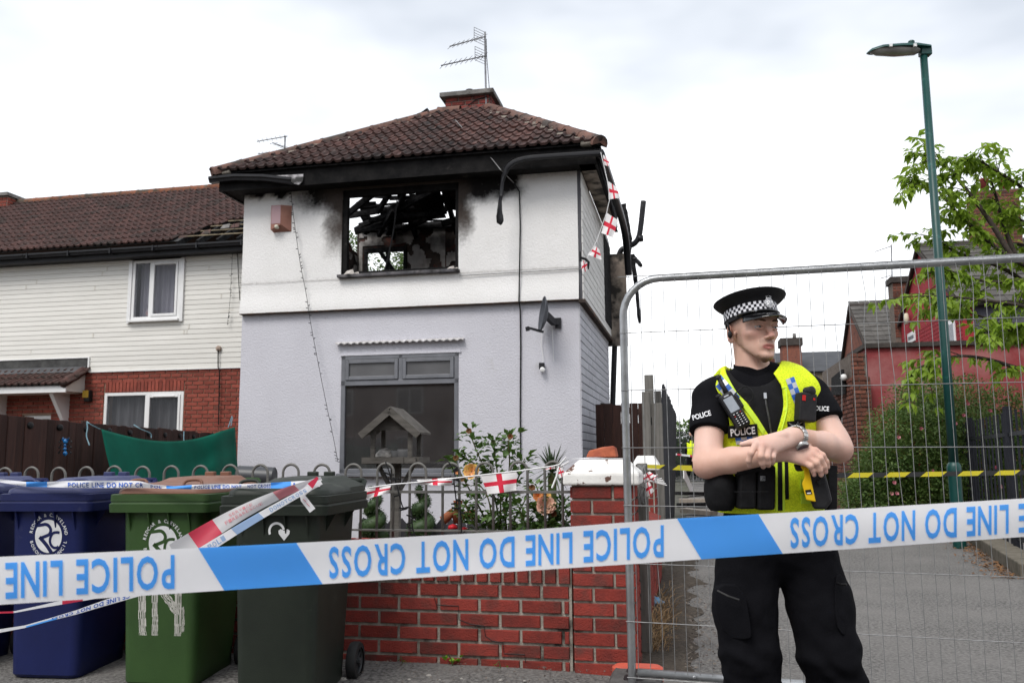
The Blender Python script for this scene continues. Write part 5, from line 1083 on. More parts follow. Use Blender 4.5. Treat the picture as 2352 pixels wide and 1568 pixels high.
        b.lathe([(.0,-.002),(.067,-.002),(.067,.002),(.0,.002)],20,cap=False); b.build('hub',m_hub,w)
    t.scale = (1,1,1.018); return t,body,lid
m_pb = plastic('navy_plastic',(.009,.015,.082),(.007,.011,.060),(.045,.05,.095)); m_pbl = plastic('navy_lid_plastic',(.040,.048,.125),(.030,.036,.10),(.09,.10,.17))
m_pg = plastic('green_plastic',(.036,.080,.022),(.028,.060,.018),(.05,.085,.035)); m_pbr = plastic('brown_plastic',(.20,.095,.062),(.16,.075,.05),(.25,.14,.10)); m_pd = plastic('dark_green_plastic',(.020,.026,.019),(.014,.018,.014),(.05,.058,.048))
def bl(x,Y): return ((x-CXP)/FPX*Y,Y,.012)
BYAW = math.radians(-7.5)
BZ = .012
b1,_,_ = bin_('blue wheelie bin at the left end of the row, cut by the picture edge',bl(-162,5.06),BYAW,m_pb,m_pbl,'wheelie bins in front of the wall')
b2,body2,lid2 = bin_('blue wheelie bin with a round white council emblem beside the brown lidded one',bl(112,4.93),BYAW,m_pb,m_pbl,'wheelie bins in front of the wall')
b3,body3,lid3 = bin_('green wheelie bin with brown lid and white painted house number',bl(370,4.74),BYAW,m_pg,m_pbr,'wheelie bins in front of the wall')
b4,body4,lid4 = bin_('dark green wheelie bin at the right end of the row next to the bricks',bl(631,4.42),BYAW,m_pd,m_pd,'wheelie bins in front of the wall')
# print on the fronts: the front slopes, so the marks get their own tilted plane
def tilted(body,name='print_plane'):
    o = bpy.data.objects.new(name,None); COL.objects.link(o); o.parent = body; return o
def front_y(z): return .055+(.60-z)*.0553-.0015 if z < .9 else .035
TILT = math.atan(.066)
def put(body,kids_before):
    for o in [o for o in body.children if o.name not in kids_before]:
        o.matrix_local = Matrix.Translation((0,front_y(.62),.62)) @ Matrix.Rotation(TILT,4,'X')
kb = {o.name for o in body2.children}; emblem(body2,.018,.155,.087,-.0018,m_ink,m_pb); put(body2,kb)
kb = {o.name for o in body3.children}; emblem(body3,.022,.13,.087,-.0018,m_ink,m_pg); put(body3,kb)
m_brush = mat('brushed_white_paint',(.62,.61,.56),(.50,.49,.45),scale=30,rough=.8)
def brush(body,strokes,seed):
    kb = {o.name for o in body.children}; r = random.Random(seed)
    for pts,w in strokes:
        b = MB(); P_ = chaikin([Vector((p[0],-.002,p[1])) for p in pts],2)
        for i in range(len(P_)-1):
            n_ = 5
            for k in range(15):
                if r.random() < .14: continue
                a,c = P_[i],P_[i+1]; d = (c-a).normalized(); s_ = d.cross(Vector((0,1,0))); o_ = (k/14-.5)*w+r.uniform(-.004,.004); e0 = r.uniform(-.004,.002); e1 = r.uniform(0,.012); h_ = w/26*r.uniform(.4,1.6)
                b.add([tuple(a+d*e0+s_*(o_-h_)),tuple(c+d*e1+s_*(o_-h_)),tuple(c+d*e1+s_*(o_+h_)),tuple(a+d*e0+s_*(o_+h_))],[(0,1,2,3)])
        s2 = b.build('painted_stroke',m_brush,body,fix=False)
    put(body,kb)
brush(body3,[([(p[0]*1.12+.045,p[1]*1.1-.035) for p in st_],w_*1.1) for st_,w_ in (([(-.125,.0),(-.125,-.20),(-.115,-.31),(-.07,-.325)],.035),([(-.055,.0),(-.06,-.15),(-.055,-.25),(-.06,-.33)],.026),([(.05,-.0),(-.02,-.03),(-.02,-.08),(.02,-.13),(.055,-.17)],.035),([(.062,.02),(.062,-.10),(.06,-.31)],.032),([(.085,-.15),(.09,-.22),(.085,-.26)],.008))],2)
# recycling loop with a heart-shaped head, on the dark bin
kb = {o.name for o in body4.children}; R = .044; cx_,cz_ = .012,.215
vs = []; ts = np.linspace(math.radians(205),math.radians(10),22)
for t_ in ts: vs += [(cx_+R*math.cos(t_),-.002,cz_+R*math.sin(t_)),(cx_+(R-.012)*math.cos(t_),-.002,cz_+(R-.012)*math.sin(t_))]
vs += [(cx_-R*.82,-.002,cz_-R*.6),(cx_-R*.55,-.002,cz_-R*.62)]
b = MB(); b.add(vs[:-2],[(2*i,2*i+1,2*i+3,2*i+2) for i in range(21)]); hx_,hz_ = cx_+R*.9,cz_-.002
hp = [(hx_,hz_-.045),(hx_+.028,hz_-.012),(hx_+.03,hz_+.004),(hx_+.018,hz_+.012),(hx_,hz_+.004),(hx_-.018,hz_+.012),(hx_-.03,hz_+.004),(hx_-.028,hz_-.012)]
b.add([(p[0],-.002,p[1]) for p in hp],[tuple(range(8))]); b.build('recycling_mark',m_ink,body4,fix=False); put(body4,kb)
# leaf-shaped sticker on the green bin's side
b = MB(); pts = [(.0,-.13),(.05,-.08),(.075,-.02),(.07,.05),(.03,.1),(-.03,.1),(-.07,.05),(-.07,-.02),(-.045,-.08)]
b.add([(0,p[0],p[1]) for p in pts],[tuple(range(9))]); o_ = b.build('leaf_sticker',mat('scratched_sticker',(.42,.42,.44),(.05,.07,.05),scale=26,rough=.7,lo=.5,hi=.6),body3,fix=False); o_.matrix_local = Matrix.Translation((.2165,.36,.52)) @ Matrix.Rotation(math.radians(2.8),4,'Y')
b = MB(); b.grid(lambda s,t: (-.05+.2*s,.28+.05*t,0),2,2); 
# ---- small stones and weeds at the wall foot
for i,(x,y,r_) in enumerate(((985,1552,.018),(788,1560,.022),(940,1560,.010),(1060,1558,.009),(1150,1562,.012),(1205,1563,.010),(1010,1561,.008))):
    p = atz(x,y,.03); st_ = thing('pebble',('larger pale pebble beside the dark bin wheel','pale pebble in front of the dark bin corner','small grey pebble on the tarmac between the dark bin and the weed','tiny pebble on the tarmac below the small weed','small pebble on the tarmac under the wall crack','tiny pale pebble near the pier foot','tiny pebble right of the sprouting weed')[i],'pebble',p)
    b = MB(); b.s = True; b.lathe([(r_*.2,-r_*.5),(r_*.9,-r_*.3),(r_,r_*.1),(r_*.6,r_*.55),(r_*.1,r_*.65)],8,sy=.7); b.build('stone',mat('pebble_grey',(.38,.36,.33),(.25,.24,.22),scale=20,rough=.9),st_)
for i,(x,y,n_,s_) in enumerate(((1040,1530,7,.035),(1150,1537,6,.016),(925,1527,9,.014))):
    t = thing('weed',('round leaved green weed sprouting at the foot of the brick wall','tiny green weed at the wall foot below the crack','creeping weed at the wall foot beside the bin wheel')[i],'weed',fw(*(onv(x,y,WV-.03).x,WV-.03,.035))); r = random.Random(i)
    leaf_cloud(lambda r: (Vector((r.uniform(-.05,.05),r.uniform(-.01,.02),r.uniform(.0,.05 if i == 0 else .015))),(r.gauss(0,1),-.5,r.uniform(.2,1))),n_,s_,leafmat('bright_weed',(.20,.42,.02),(.12,.30,.02)),'leaves',t,i,asp=.9)
    b = MB(); b.tube([(0,0,0),(-.01,0,.04),(-.025,-.01,.07 if i == 0 else .02)],.003,4); b.build('stem',m_stem,t)
# ================================================================ right side: buildings along the alley
m_redr = mat('red_render',(.29,.048,.052),(.23,.052,.055),scale=1.2,rough=.9,bump=.4,bscale=25,c3=(.36,.15,.145),s3=.9,t3=.56,w3=.1)
m_redb = mat('red_painted_brick',(.33,.032,.042),(.26,.028,.036),scale=5,rough=.8,bump=.4,bscale=40,rand=.08)
m_oldb = mat('old_brown_brick',(.20,.075,.05),(.125,.055,.042),scale=9,rough=.95,bump=.8,bscale=60,rand=.3,c3=(.07,.04,.035),s3=4,t3=.62)
m_slate = mat('grey_concrete_tile',(.115,.108,.10),(.075,.07,.065),scale=5,rough=.85,bump=.4,bscale=60,rand=.2)
m_greyp = mat('grey_painted_wall',(.105,.105,.125),(.085,.085,.105),scale=3,rough=.8,bump=.3,bscale=30)
m_beige = mat('beige_render',(.36,.30,.235),(.30,.25,.195),scale=1.0,rough=.9,c3=(.24,.20,.15),s3=.6,t3=.55)
m_dk = mat('dark_coping',(.07,.058,.052),(.045,.04,.037),scale=8,rough=.9,bump=.4)
m_oldm = mat('old_mortar',(.20,.165,.14),(.12,.10,.085),scale=15,rough=1,bump=.6)
def plain_tile(name,w,l,m):
    b = MB(); b.add([(0,-.01,.03),(w-.004,-.01,.03),(w-.004,l,.004),(0,l,.004),(0,-.01,.002),(w-.004,-.01,.002)],[(0,1,2,3),(4,5,1,0)]); return b.mesh(name,m)
# low red rendered outbuilding
rb = hthing('red_outbuilding','flat topped red rendered outbuilding behind the overgrown bush','building'); RVw = 6.5; ru0 = 9.85; zt_ = onv(1990,800,RVw).z
b = MB(); b.box((ru0,RVw,0),(22,RVw+1.8,zt_)); b.build('wall',m_redr,rb); b = MB(); b.box((ru0-.06,RVw-.07,zt_+.002),(22,RVw+1.85,zt_+.09)); b.build('coping',m_dk,rb)
b = MB(); b.box((ru0-.34,RVw-.3,0),(ru0-.02,RVw+3.9,2.7)); b.box((ru0-.3,RVw-.02,2.69),(ru0-.02,RVw+3.9,3.2)); oldw = hthing('old_brick_wall','crumbling old brick side wall along the alley','wall'); b.build('mortar_core',m_oldm,oldw)
brick_wall(oldw,(ru0-.34,RVw+3.9,0),(0,-1,0),(-1,0,0),4.2,2.7,.24,.085,.014,m_oldb,None,depth=.02,limit=200,rank=lambda x,z: x,proud=.02)
brick_wall(oldw,(ru0-.34,RVw-.3,0),(1,0,0),(0,-1,0),.32,2.7,.24,.085,.014,m_oldb,None,depth=.02,limit=100,proud=.02)
brick_wall(oldw,(ru0-.3,RVw-.02,2.7),(1,0,0),(0,-1,0),.26,.5,.24,.085,.014,m_oldb,None,depth=.02,proud=.02)
# brick outbuilding with a gable on the alley
ob_ = hthing('brick_outbuilding','old brown brick outbuilding with gable and grey tiled roof','building'); U2 = 11.7; g0,g1,gr,ge,gz2 = onu(1992,800,U2).y,onu(1937,800,U2).y,onu(1955,708,U2).y,onu(1992,800,U2).z+.1,onu(1955,708,U2).z
def gable_house(par,U,v0,v1,vr,ze,zr,length,mw,mwf,mroof,tile_l=.32,limit=150,bricks=None):
    b = MB(); b.prism([(v0,0),(v1,0),(v1,ze),(vr,zr),(v0,ze)],U,U+.25,axis=0); g = b.build('gable_wall',mw,par)
    b = MB(); b.box((U+.251,v0,0),(U+length,v0+.25,ze-.02)); b.build('front_wall',mwf,par); b = MB(); b.box((U+.251,v1-.25,0),(U+length,v1,ze-.02)); b.build('rear_wall',mwf,par)
    up = Vector((0,vr-v0+.2,zr-ze+.2*(zr-ze)/(vr-v0))); o = Vector((U-.06,v0-.2,ze-.2*(zr-ze)/(vr-v0)+.05)); L = up.length
    b = MB(); b.add([tuple(o),tuple(o+Vector((length,0,0))),tuple(o+Vector((length,0,0))+up),tuple(o+up)],[(0,1,2,3)]); r2 = Vector((0,v1-vr+.2,-(zr-ze)*1.1)); q_ = o+up; b.add([tuple(q_),tuple(q_+Vector((length,0,0))),tuple(q_+Vector((length,0,0))+r2),tuple(q_+r2)],[(0,1,2,3)]); b.build('roof_deck',m_dk,par,solid=.04)
    tm = plain_tile('roof_tile',.33,tile_l+.05,mroof); tile_roof(par,o+Vector((0,0,.03)),(1,0,0),up,min(length,9),L,.33,tile_l,tm,limit=limit,rank=lambda x,y: -x,stuffmat=mroof)
    ridge_run(par,o+up+Vector((0,0,.03)),o+up+Vector((min(length,9),0,.03)),.10,m_dk,seg=.45)
    b = MB(); b.bar(o+Vector((-.02,0,-.02)),o+up+Vector((-.02,0,-.02)),.05,.09); q2 = o+up; b.bar(q2+Vector((-.02,0,-.02)),q2+r2+Vector((-.02,0,-.02)),.05,.09); b.build('verge_board',m_dk,par)
    return g
g = gable_house(ob_,U2,g0,g1,gr,ge,gz2,7,m_oldb,m_oldb,m_slate)
brick_wall(g,(U2,g1,2.7),(0,-1,0),(-1,0,0),g1-g0,ge-2.7,.24,.085,.014,m_oldb,None,depth=.012,limit=120,proud=.01)
gutter([(U2,g0-.2,ge-.1),(U2+7,g0-.2,ge-.1)],'gutter',ob_,m_gut)
b = MB(); b.s = True; c = onu(1938,868,ru0-.42); b.lathe([(.04,-.05),(.07,0),(.055,.06),(.02,.08)],10,c); b.build('security_lamp',m_upvc,oldw)
b = MB(); b.add([tuple(onu(x,y,ru0-.42)) for x,y in ((1912,908),(1912,868),(1936,848),(1940,905))],[(0,1,2,3)]); b.build('torn_felt',m_char,oldw,solid=.05)
# red painted house with grey front wall
rh = hthing('red_gabled_house','red painted gable house with grey front wall behind the tree','house'); U3 = 12.5; v30,v31,v3r,z3e,z3r = 9.55,15.84,12.7,4.62,6.6
g = gable_house(rh,U3,v30,v31,v3r,z3e,z3r,9,m_redb,m_greyp,m_slate,limit=250)
b = MB(); b.box((U3-.004,v30,0),(U3-.001,v31,z3e)); 
brick_wall(g,(U3,v31,2.6),(0,-1,0),(-1,0,0),v31-v30,z3e-2.6-.05,.24,.1,.008,m_redb,None,depth=.01,limit=250,proud=.002)
for (x0,y0,x1,y1) in ((2086,758,2101,790),(2176,730,2192,800)):
    p,q_ = onu(x1,y0,U3-.02),onu(x0,y1,U3-.02); b = MB(); b.box((U3-.03,p.y,q_.z),(U3-.005,q_.y,p.z)); w = b.build('window',m_upvc,g); b = MB(); b.box((U3-.035,p.y+.12,q_.z+.08),(U3-.031,q_.y-.08,p.z-.1)); b.build('pane',m_glassN,w)
b = MB(); b.s = True; c = onu(2082,732,U3-.1); b.lathe([(.1,-.15),(.12,0),(.08,.15)],8,c,sx=.6); b.build('alarm_box',mat('cream_box',(.6,.55,.42),rough=.6),g)
c0 = onv(2238,545,v3r); c1 = onv(2330,440,v3r); b = MB(); b.box((c0.x,v3r-.3,z3r-.6),(c1.x,v3r+.4,c1.z)); st = b.build('chimney',m_oldm,rh)
brick_wall(st,(c0.x,v3r-.3,z3r-.3),(1,0,0),(0,-1,0),c1.x-c0.x,c1.z-z3r+.3,.24,.085,.014,m_oldb,None,depth=.012); brick_wall(st,(c0.x,v3r+.4,z3r-.3),(0,-1,0),(-1,0,0),.7,c1.z-z3r+.3,.24,.085,.014,m_oldb,None,depth=.012)
for x in (2262,2312):
    b = MB(); b.s = True; p = onv(x,438,v3r); b.lathe([(.11,0),(.10,.25),(.12,.27),(.12,.32)],14,p); b.build('chimney_pot',mat('red_clay_pot',(.20,.04,.035),rough=.8),st)
c0 = onv(2051,700,15.4); c1 = onv(2086,640,15.4); b = MB(); b.box((c0.x,15.3,4.4),(c1.x,15.9,c1.z)); st = b.build('rear_chimney',m_oldm,rh); brick_wall(st,(c0.x,15.3,4.6),(1,0,0),(0,-1,0),c1.x-c0.x,c1.z-4.6,.24,.085,.014,m_oldb,None,depth=.012); b = MB(); b.box((c0.x-.06,15.22,c1.z-.12),(c1.x+.06,15.95,c1.z+.05)); b.build('corbel',m_dk,st)
ta = hthing('tv_aerial','thin tv aerial mast above the brick outbuilding roof','aerial'); b = MB(); b.tube([onv(2047,562,15.5),onv(2049,640,15.5),onv(2050,700,15.5)],.02,5); b.build('mast',m_alu,ta); yagi(ta,onv(2010,578,15.5),onv(2048,565,15.5),6,.14,False); yagi(ta,onv(2020,640,15.5),onv(2049,632,15.5),4,.12,False)
# far beige house
fh = hthing('beige_house','distant beige rendered house with slate roof and tall brick chimney','house'); FV = 35
p0,p1 = onv(1785,855,FV),onv(1990,850,FV); zr_ = onv(1860,808,FV+3.5).z
b = MB(); b.box((p0.x,FV,0),(p1.x+4,FV+7,p0.z)); b.build('wall',m_beige,fh)
b = MB(); b.add([(p0.x-.1,FV-.2,p0.z),(p1.x+4,FV-.2,p0.z),(p1.x+4,FV+3.5,zr_),(p0.x-.1,FV+3.5,zr_),(p1.x+4,FV+7.2,p0.z),(p0.x-.1,FV+7.2,p0.z)],[(0,1,2,3),(3,2,4,5),(0,3,5)]); b.build('roof',mat('slate_roof',(.075,.078,.085),(.055,.057,.062),scale=1.5,rough=.7,rand=0,stretch=(1,1,6)),fh)
gutter([(p0.x,FV-.2,p0.z-.1),(p1.x+4,FV-.2,p0.z-.1)],'gutter',fh,m_gut)
c0,c1 = onv(1798,855,FV+.0),onv(1838,778,FV+.0); b = MB(); b.box((c0.x,FV-.25,p0.z-.2),(c1.x,FV+1,c1.z)); st = b.build('chimney',m_oldb,fh); b = MB(); b.box((c0.x-.08,FV-.35,c1.z-.35),(c1.x+.08,FV+1.1,c1.z+.03)); b.build('corbel',m_dk,st); b = MB(); b.s = True; b.lathe([(.1,0),(.09,.3)],8,(c1.x-.25,FV+.3,c1.z+.03)); b.build('chimney_pot',m_slab,st)
b = MB(); b.box((c0.x-.75,FV+.2,0),(c0.x-.35,FV+4,onv(1790,822,FV).z)); b.build('red_side_wing',m_oldb,fh)
pa = onv(1850,908,FV-.03); b = MB(); b.box((pa.x-.9,FV-.04,2.2),(pa.x+2.6,FV-.005,pa.z+.75)); b.build('patched_render',mat('tan_patch',(.27,.215,.14),(.24,.19,.125),scale=2,rough=.95),fh)
# boarding panel right of the officer, at the old wall's far end
bp = hthing('boarding_panel','orange-brown chipboard panel standing at the alley corner','panel'); c0,c1 = onv(1897,893,9.6),onv(1920,1157,9.6); b = MB(); b.add([(c0.x,9.6,0),(c1.x+.08,9.6,0),(c1.x-.07,9.62,c0.z),(c0.x-.05,9.62,c0.z),],[(0,1,2,3)]); b.build('board',mat('chipboard',(.42,.22,.10),(.33,.17,.075),scale=22,rough=.85),bp,solid=.03)
# ================================================================ left side of the alley: dark fence, post, second pier, side wall
m_dkf = mat('charcoal_fence_board',(.045,.047,.055),(.028,.029,.034),scale=3,rough=.8,bump=.4,bscale=30,rand=.25,stretch=(6,6,.5)); m_gpost = mat('silvered_post',(.19,.18,.165),(.11,.105,.095),scale=4,rough=.9,bump=.5,bscale=40,stretch=(6,6,.6))
df = hthing('alley_fence','charcoal boarded fence leaning along the left side of the alley','fence'); n = 44
for i in range(n):
    v = -1.3+i*.18; b = MB(); z = 2.05-.0*i+random.uniform(-.03,.03); b.box((0,0,.02),(.022,.172,z)); o_ = b.build('fence_board',m_dkf,df); o_.location = (6.0,v,0); o_.rotation_euler = (0,math.radians(3.0),0)
for v in (-.4,2.4,5.2): b = MB(); b.box((5.86,v,0),(5.97,v+.1,2.25)); b.build('post',m_gpost,df)
for z in (.4,1.6): b = MB(); b.box((5.95,-1.3,z),(5.99,6.6,z+.07)); b.build('rail',m_dkf,df)
tp = hthing('gate_post','tall silvered timber post beside the charcoal fence','post'); a = onv(1474,900,-1.5); c = onv(1493,900,-1.5); b = MB(); b.box((a.x,-1.55,0),(c.x,-1.42,a.z)); b.build('shaft',m_gpost,tp,bevel=.006); b = MB(); b.box((c.x+.01,-1.5,0),(c.x+.13,-1.38,a.z-.13)); b.build('companion_shaft',m_gpost,tp,bevel=.006)
sg_ = hthing('side_fence','brown timber side fence between the burnt house and the alley','fence')
for i in range(7): b = MB(); b.box((5.1+i*.12,.8,.02),(5.1+i*.12+.115,.825,1.95+random.uniform(-.02,.02))); b.build('fence_board',m_fence,sg_)
m_shed = mat('orange_shed_board',(.22,.11,.055),(.15,.075,.04),scale=4,rough=.85,rand=.2,stretch=(6,1,.5))
sh = hthing('garden_shed','orange-brown shed with felt roof behind the side fence','shed'); 
for i in range(7): b = MB(); b.box((5.15+i*.12,2.6,0),(5.15+i*.12+.113,2.63,1.75)); b.build('shed_board',m_shed,sh)
b = MB(); b.add([(5.0,2.4,2.05),(5.95,2.4,1.88),(5.95,3.6,1.88),(5.0,3.6,2.05)],[(0,1,2,3)]); b.build('roof',m_dk,sh,solid=.06)
p2 = hthing('garden_pier','smaller brick pier with clean white cap farther along the alley wall','pier'); a = onv(1452,1100,-2.4); c = onv(1514,1100,-2.4); zc0,zc1,zc2 = onv(1480,1080,-2.4).z,onv(1480,1068,-2.4).z,onv(1480,1046,-2.4).z
u0,u1 = a.x+.04,c.x-.04; b = MB(); b.box((u0+.012,-2.388,0),(u1-.012,-2.0,zc0)); b.build('mortar_core',m_joint,p2)
brick_wall(p2,(u0+.012,-2.388,0),(1,0,0),(0,-1,0),u1-u0-.024,zc0-.01,BL,.0885,.013,m_brick,None,depth=.0125); brick_wall(p2,(u1-.012,-2.388,0),(0,1,0),(1,0,0),.37,zc0-.01,BL,.0885,.013,m_brick,None,depth=.0125)
cap_mesh(a.x,c.x,-2.43,-1.97,zc0+.001,zc1,zc2,p2,mat('clean_white_paint',(.80,.79,.77),(.72,.71,.69),scale=4,rough=.8))
sw = hthing('side_garden_wall','low brick garden wall running back from the gate pier','wall'); b = MB(); b.box((PU1-.24,WV+PD+.0,-.02),(PU1-.025,-2.46,.62)); b.build('mortar_core',m_joint,sw)
brick_wall(sw,(PU1-.025,WV+PD+.002,0),(0,1,0),(1,0,0),-2.46-WV-PD,.62,BL,.0885,.013,m_brick,None,depth=.0125,limit=120,rank=lambda x,z: -x)
b = MB(); b.add([(PU1-.26,WV+PD+.003,.622),(PU1-.0,WV+PD+.003,.622),(PU1-.0,-2.46,.622),(PU1-.26,-2.46,.622),(PU1-.15,WV+PD+.003,.68),(PU1-.15,-2.46,.68)],[(0,1,4),(1,2,5,4),(2,3,5),(3,0,4,5),(0,3,2,1)]); b.build('coping',m_brick,sw)
wp = hthing('wired_post','grey weathered post wrapped in loose wire behind the gate pier','post'); a = onv(1463,1060,WV+.55); c = onv(1486,1060,WV+.55); b = MB(); b.box((a.x,WV+.5,0),(c.x,WV+.6,a.z-.01)); b.build('shaft',m_gpost,wp,bevel=.006)
for k in range(14):
    r = random.Random(k); pts = [(a.x+r.uniform(0,c.x-a.x)+.01*j*r.uniform(-1,1),WV+.485-.012*abs(math.sin(j)),a.z-.02-j*r.uniform(.03,.07)) for j in range(5)]; b = MB(); b.tube(chaikin(pts,2),.003,4); b.build('wire',m_wire,wp)
bu = hthing('flag_bundle','knotted bundle of torn red and white flags on the wired post','flags'); q = lambda x,y: onv(x,y,WV+.4)
flag(bu,[q(1478,1090),q(1492,1082),q(1506,1092),q(1480,1108)],.02,1); flag(bu,[q(1486,1100),q(1510,1088),q(1510,1098),q(1492,1106)],.02,2); flag(bu,[q(1482,1108),q(1492,1106),q(1502,1128),q(1485,1142)],.015,3); b = MB(); 
for k in range(5): b.tube([q(1490,1104),q(1520+k*3,1098+k*4)],.0025,4)
b.build('frayed_threads',m_str,bu)
# ================================================================ green street lamp
m_lamp = mat('dark_teal_paint',(.004,.056,.049),(.004,.046,.040),scale=4,rough=.4,spec=.45,c3=(.02,.11,.095),s3=7,t3=.68); LB = atz(2205,1258,.0)
lp = thing('street_lamp','dark green street lamp column rising behind the fence panel','street lamp',(LB.x,LB.y,0)); k_ = FPX/LB.y
lz = lambda y: at(2205,y,LB.y).z
b = MB(); b.s = True; zb = lz(1060); b.lathe([(.082,0),(.082,zb-.14),(.09,zb-.13),(.09,zb-.06),(.078,zb-.03),(.055,zb),(.055,zb+.01)],20,cap=True); b.build('base',m_lamp,lp,smooth=35)
zt = lz(125); b = MB(); b.s = True; b.lathe([(.062,zb),(.060,zb+1.5),(.050,zt)],18); b.build('column',m_lamp,lp)
hd = (at(1986,128,LB.y)-at(2128,112,LB.y)); L_ = hd.length; b = MB(); b.s = True; dx = -1
rings = []
for t_,w_,h_,z_ in ((-.10,.03,.03,.02),(-.08,.09,.055,.02),(.10,.13,.075,.02),(.35,.15,.075,.01),(.6,.14,.065,-.0),(.74,.085,.045,-.02),(.80,.02,.015,-.04)):
    rings.append([(-t_,w_*math.cos(a),zt+.06+z_+h_*max(0,math.sin(a))) for a in np.linspace(0,2*math.pi,20,endpoint=False)])
b.loft(rings); hdn = b.build('lantern_hood',m_lamp,lp,smooth=50)
b = MB(); b.s = True; rings = []
for t_,w_,h_ in ((.06,.05,.03),(.12,.10,.06),(.4,.125,.075),(.65,.10,.06),(.76,.04,.02)): rings.append([(-t_,w_*math.cos(a),zt+.058-h_*max(0,-math.sin(a))) for a in np.linspace(0,2*math.pi,18,endpoint=False)])
b.loft(rings); b.build('lens_bowl',mat('lamp_bowl',(.32,.31,.29),(.22,.21,.2),scale=6,rough=.15,spec=.5),lp,smooth=50)
b = MB(); b.s = True; b.lathe([(.045,0),(.045,.05),(.035,.06)],12,(-.16,0,zt+.145)); b.build('photocell',m_lamp,lp)
for t_ in (.18,.52): b = MB(); b.box((-t_-.02,-.155,zt+.05),(-t_+.02,-.13,zt+.09)); b.build('catch',m_upvc,lp)
b = MB(); b.box((-.05,-.06,zt-.02),(.10,.06,zt+.085)); b.build('bracket',m_lamp,lp,bevel=.01)
# ================================================================ bush with pink roses against the red wall
def clump_tree(t,clumps,n,size,m,seed,name='foliage',droop=.3,asp=.6):
    tot = sum(c[3]**2 for c in clumps)
    def fn(r):
        while True:
            c = r.choices(clumps,[k[3]**2 for k in clumps])[0]; d = Vector((r.gauss(0,1),r.gauss(0,1),r.gauss(0,1))).normalized(); rr = c[3]*r.uniform(.55,1.08)
            return Vector(c[:3])+Vector((d.x*rr,d.y*rr,d.z*rr*.85)),d+Vector((r.gauss(0,.6),r.gauss(0,.6),r.gauss(0,.4)))
    return leaf_cloud(fn,n,size,m,name,t,seed,droop=droop,asp=asp)
m_bush = leafmat('bush_leaf',(.075,.14,.032),(.13,.20,.045),scale=1.6,tl=.35); m_bush2 = leafmat('bush_leaf_yellow',(.16,.16,.035),(.10,.13,.03),scale=2)
bsh = thing('rose_bush','large overgrown bush with small pink blooms against the red building','bush'); r = random.Random(5); cl = []
outline = [(1998,1085),(2005,1010),(2030,950),(2060,915),(2095,890),(2130,880),(2165,890),(2200,885),(2240,880),(2280,890),(2320,905),(2350,925)]
for k in range(150):
    i = r.randrange(len(outline)); x,yt = outline[i]; yy = yt+22+r.random()*(1165-yt-32); p = at(x+r.uniform(-22,22),yy,r.uniform(14.0,16.2)); cl.append((p.x,p.y,max(.25,p.z),r.uniform(.25,.5)))
o_ = clump_tree(bsh,cl,62000,.062,m_bush,5); o_ = clump_tree(bsh,cl,5200,.06,m_bush2,6,'yellowing_leaves')
b = MB(); b.s = True
for k in range(26):
    x,yt = r.choice(outline); p = at(x,1170,15.3); q_ = at(x+r.uniform(-30,30),yt+r.uniform(-8,40),15.0); b.tube(chaikin([Vector((p.x,p.y,0)),p.lerp(q_,.5)+Vector((r.uniform(-.2,.2),0,0)),q_],1),[.02,.016,.012,.009,.006,.004][:4] if False else .008,4)
b.build('stems',mat('bush_stem',(.06,.05,.03),rough=.9),bsh)
for k in range(14): 
    x,yt = r.choice(outline[2:]); bloom('bloom',bsh,at(x+r.uniform(-25,25),yt+r.uniform(30,230),13.75),.032,mat('pink_bloom',(.62,.16,.24),(.7,.35,.38),scale=9,rough=.6),k)
# ================================================================ tree on the right (trunk outside the picture)
tr = thing('cherry_tree','leafy cherry tree reaching in from the right above the fence panel','tree'); TY = 12.6
m_bark = mat('bark',(.07,.055,.045),(.04,.032,.028),scale=20,rough=.95,bump=.6); m_cl = leafmat('cherry_leaf',(.20,.32,.03),(.30,.43,.045),scale=3,tl=.5,rough=.42)
q = lambda x,y,d=0: at(x,y,TY+d)
tb = q(2560,800,.2); b = MB(); b.s = True; b.tube(chaikin([Vector((tb.x,tb.y,-.05)),Vector((tb.x-.02,tb.y,1.2)),tb+Vector((.02,0,.3)),tb+Vector((.05,.1,1.5))],2),.16,10); b.build('trunk',m_bark,tr)
limbs = [[(2560,900,.2),(2430,640,.2),(2330,600,0),(2270,555,0),(2225,515,-.1),(2180,470,-.1),(2150,430,-.1),(2100,412,-.1)],[(2560,850,.2),(2420,520,.1),(2350,430,0),(2300,400,0),(2245,365,0)],[(2330,600,0),(2270,500,.1),(2215,430,.1),(2180,385,.1),(2148,368,.1)],[(2560,900,.2),(2440,740,-.1),(2350,700,-.2),(2260,690,-.2),(2180,680,-.2),(2112,680,-.2)],[(2560,900,.2),(2440,860,0),(2350,850,-.1),(2260,820,-.1),(2180,815,-.1),(2095,850,-.1)],[(2350,620,.2),(2320,560,.2),(2300,500,.3),(2285,440,.3),(2275,410,.3)],[(2440,740,.2),(2350,640,.3),(2270,600,.3),(2190,580,.2),(2150,545,.2)],[(2560,700,.2),(2420,560,.3),(2340,500,.4),(2280,470,.4)],[(2440,840,.2),(2360,780,.2),(2300,745,.2),(2225,715,.2)],[(2560,900,.2),(2450,620,.5),(2360,560,.6),(2300,560,.6),(2240,600,.6)]]
limbs += [[(2445,800,-.3),(2370,745,-.3),(2310,760,-.3),(2250,765,-.3)],[(2450,700,.1),(2370,640,.1),(2300,650,.1),(2220,640,.1),(2165,620,.1)]]
r = random.Random(11); tw = []
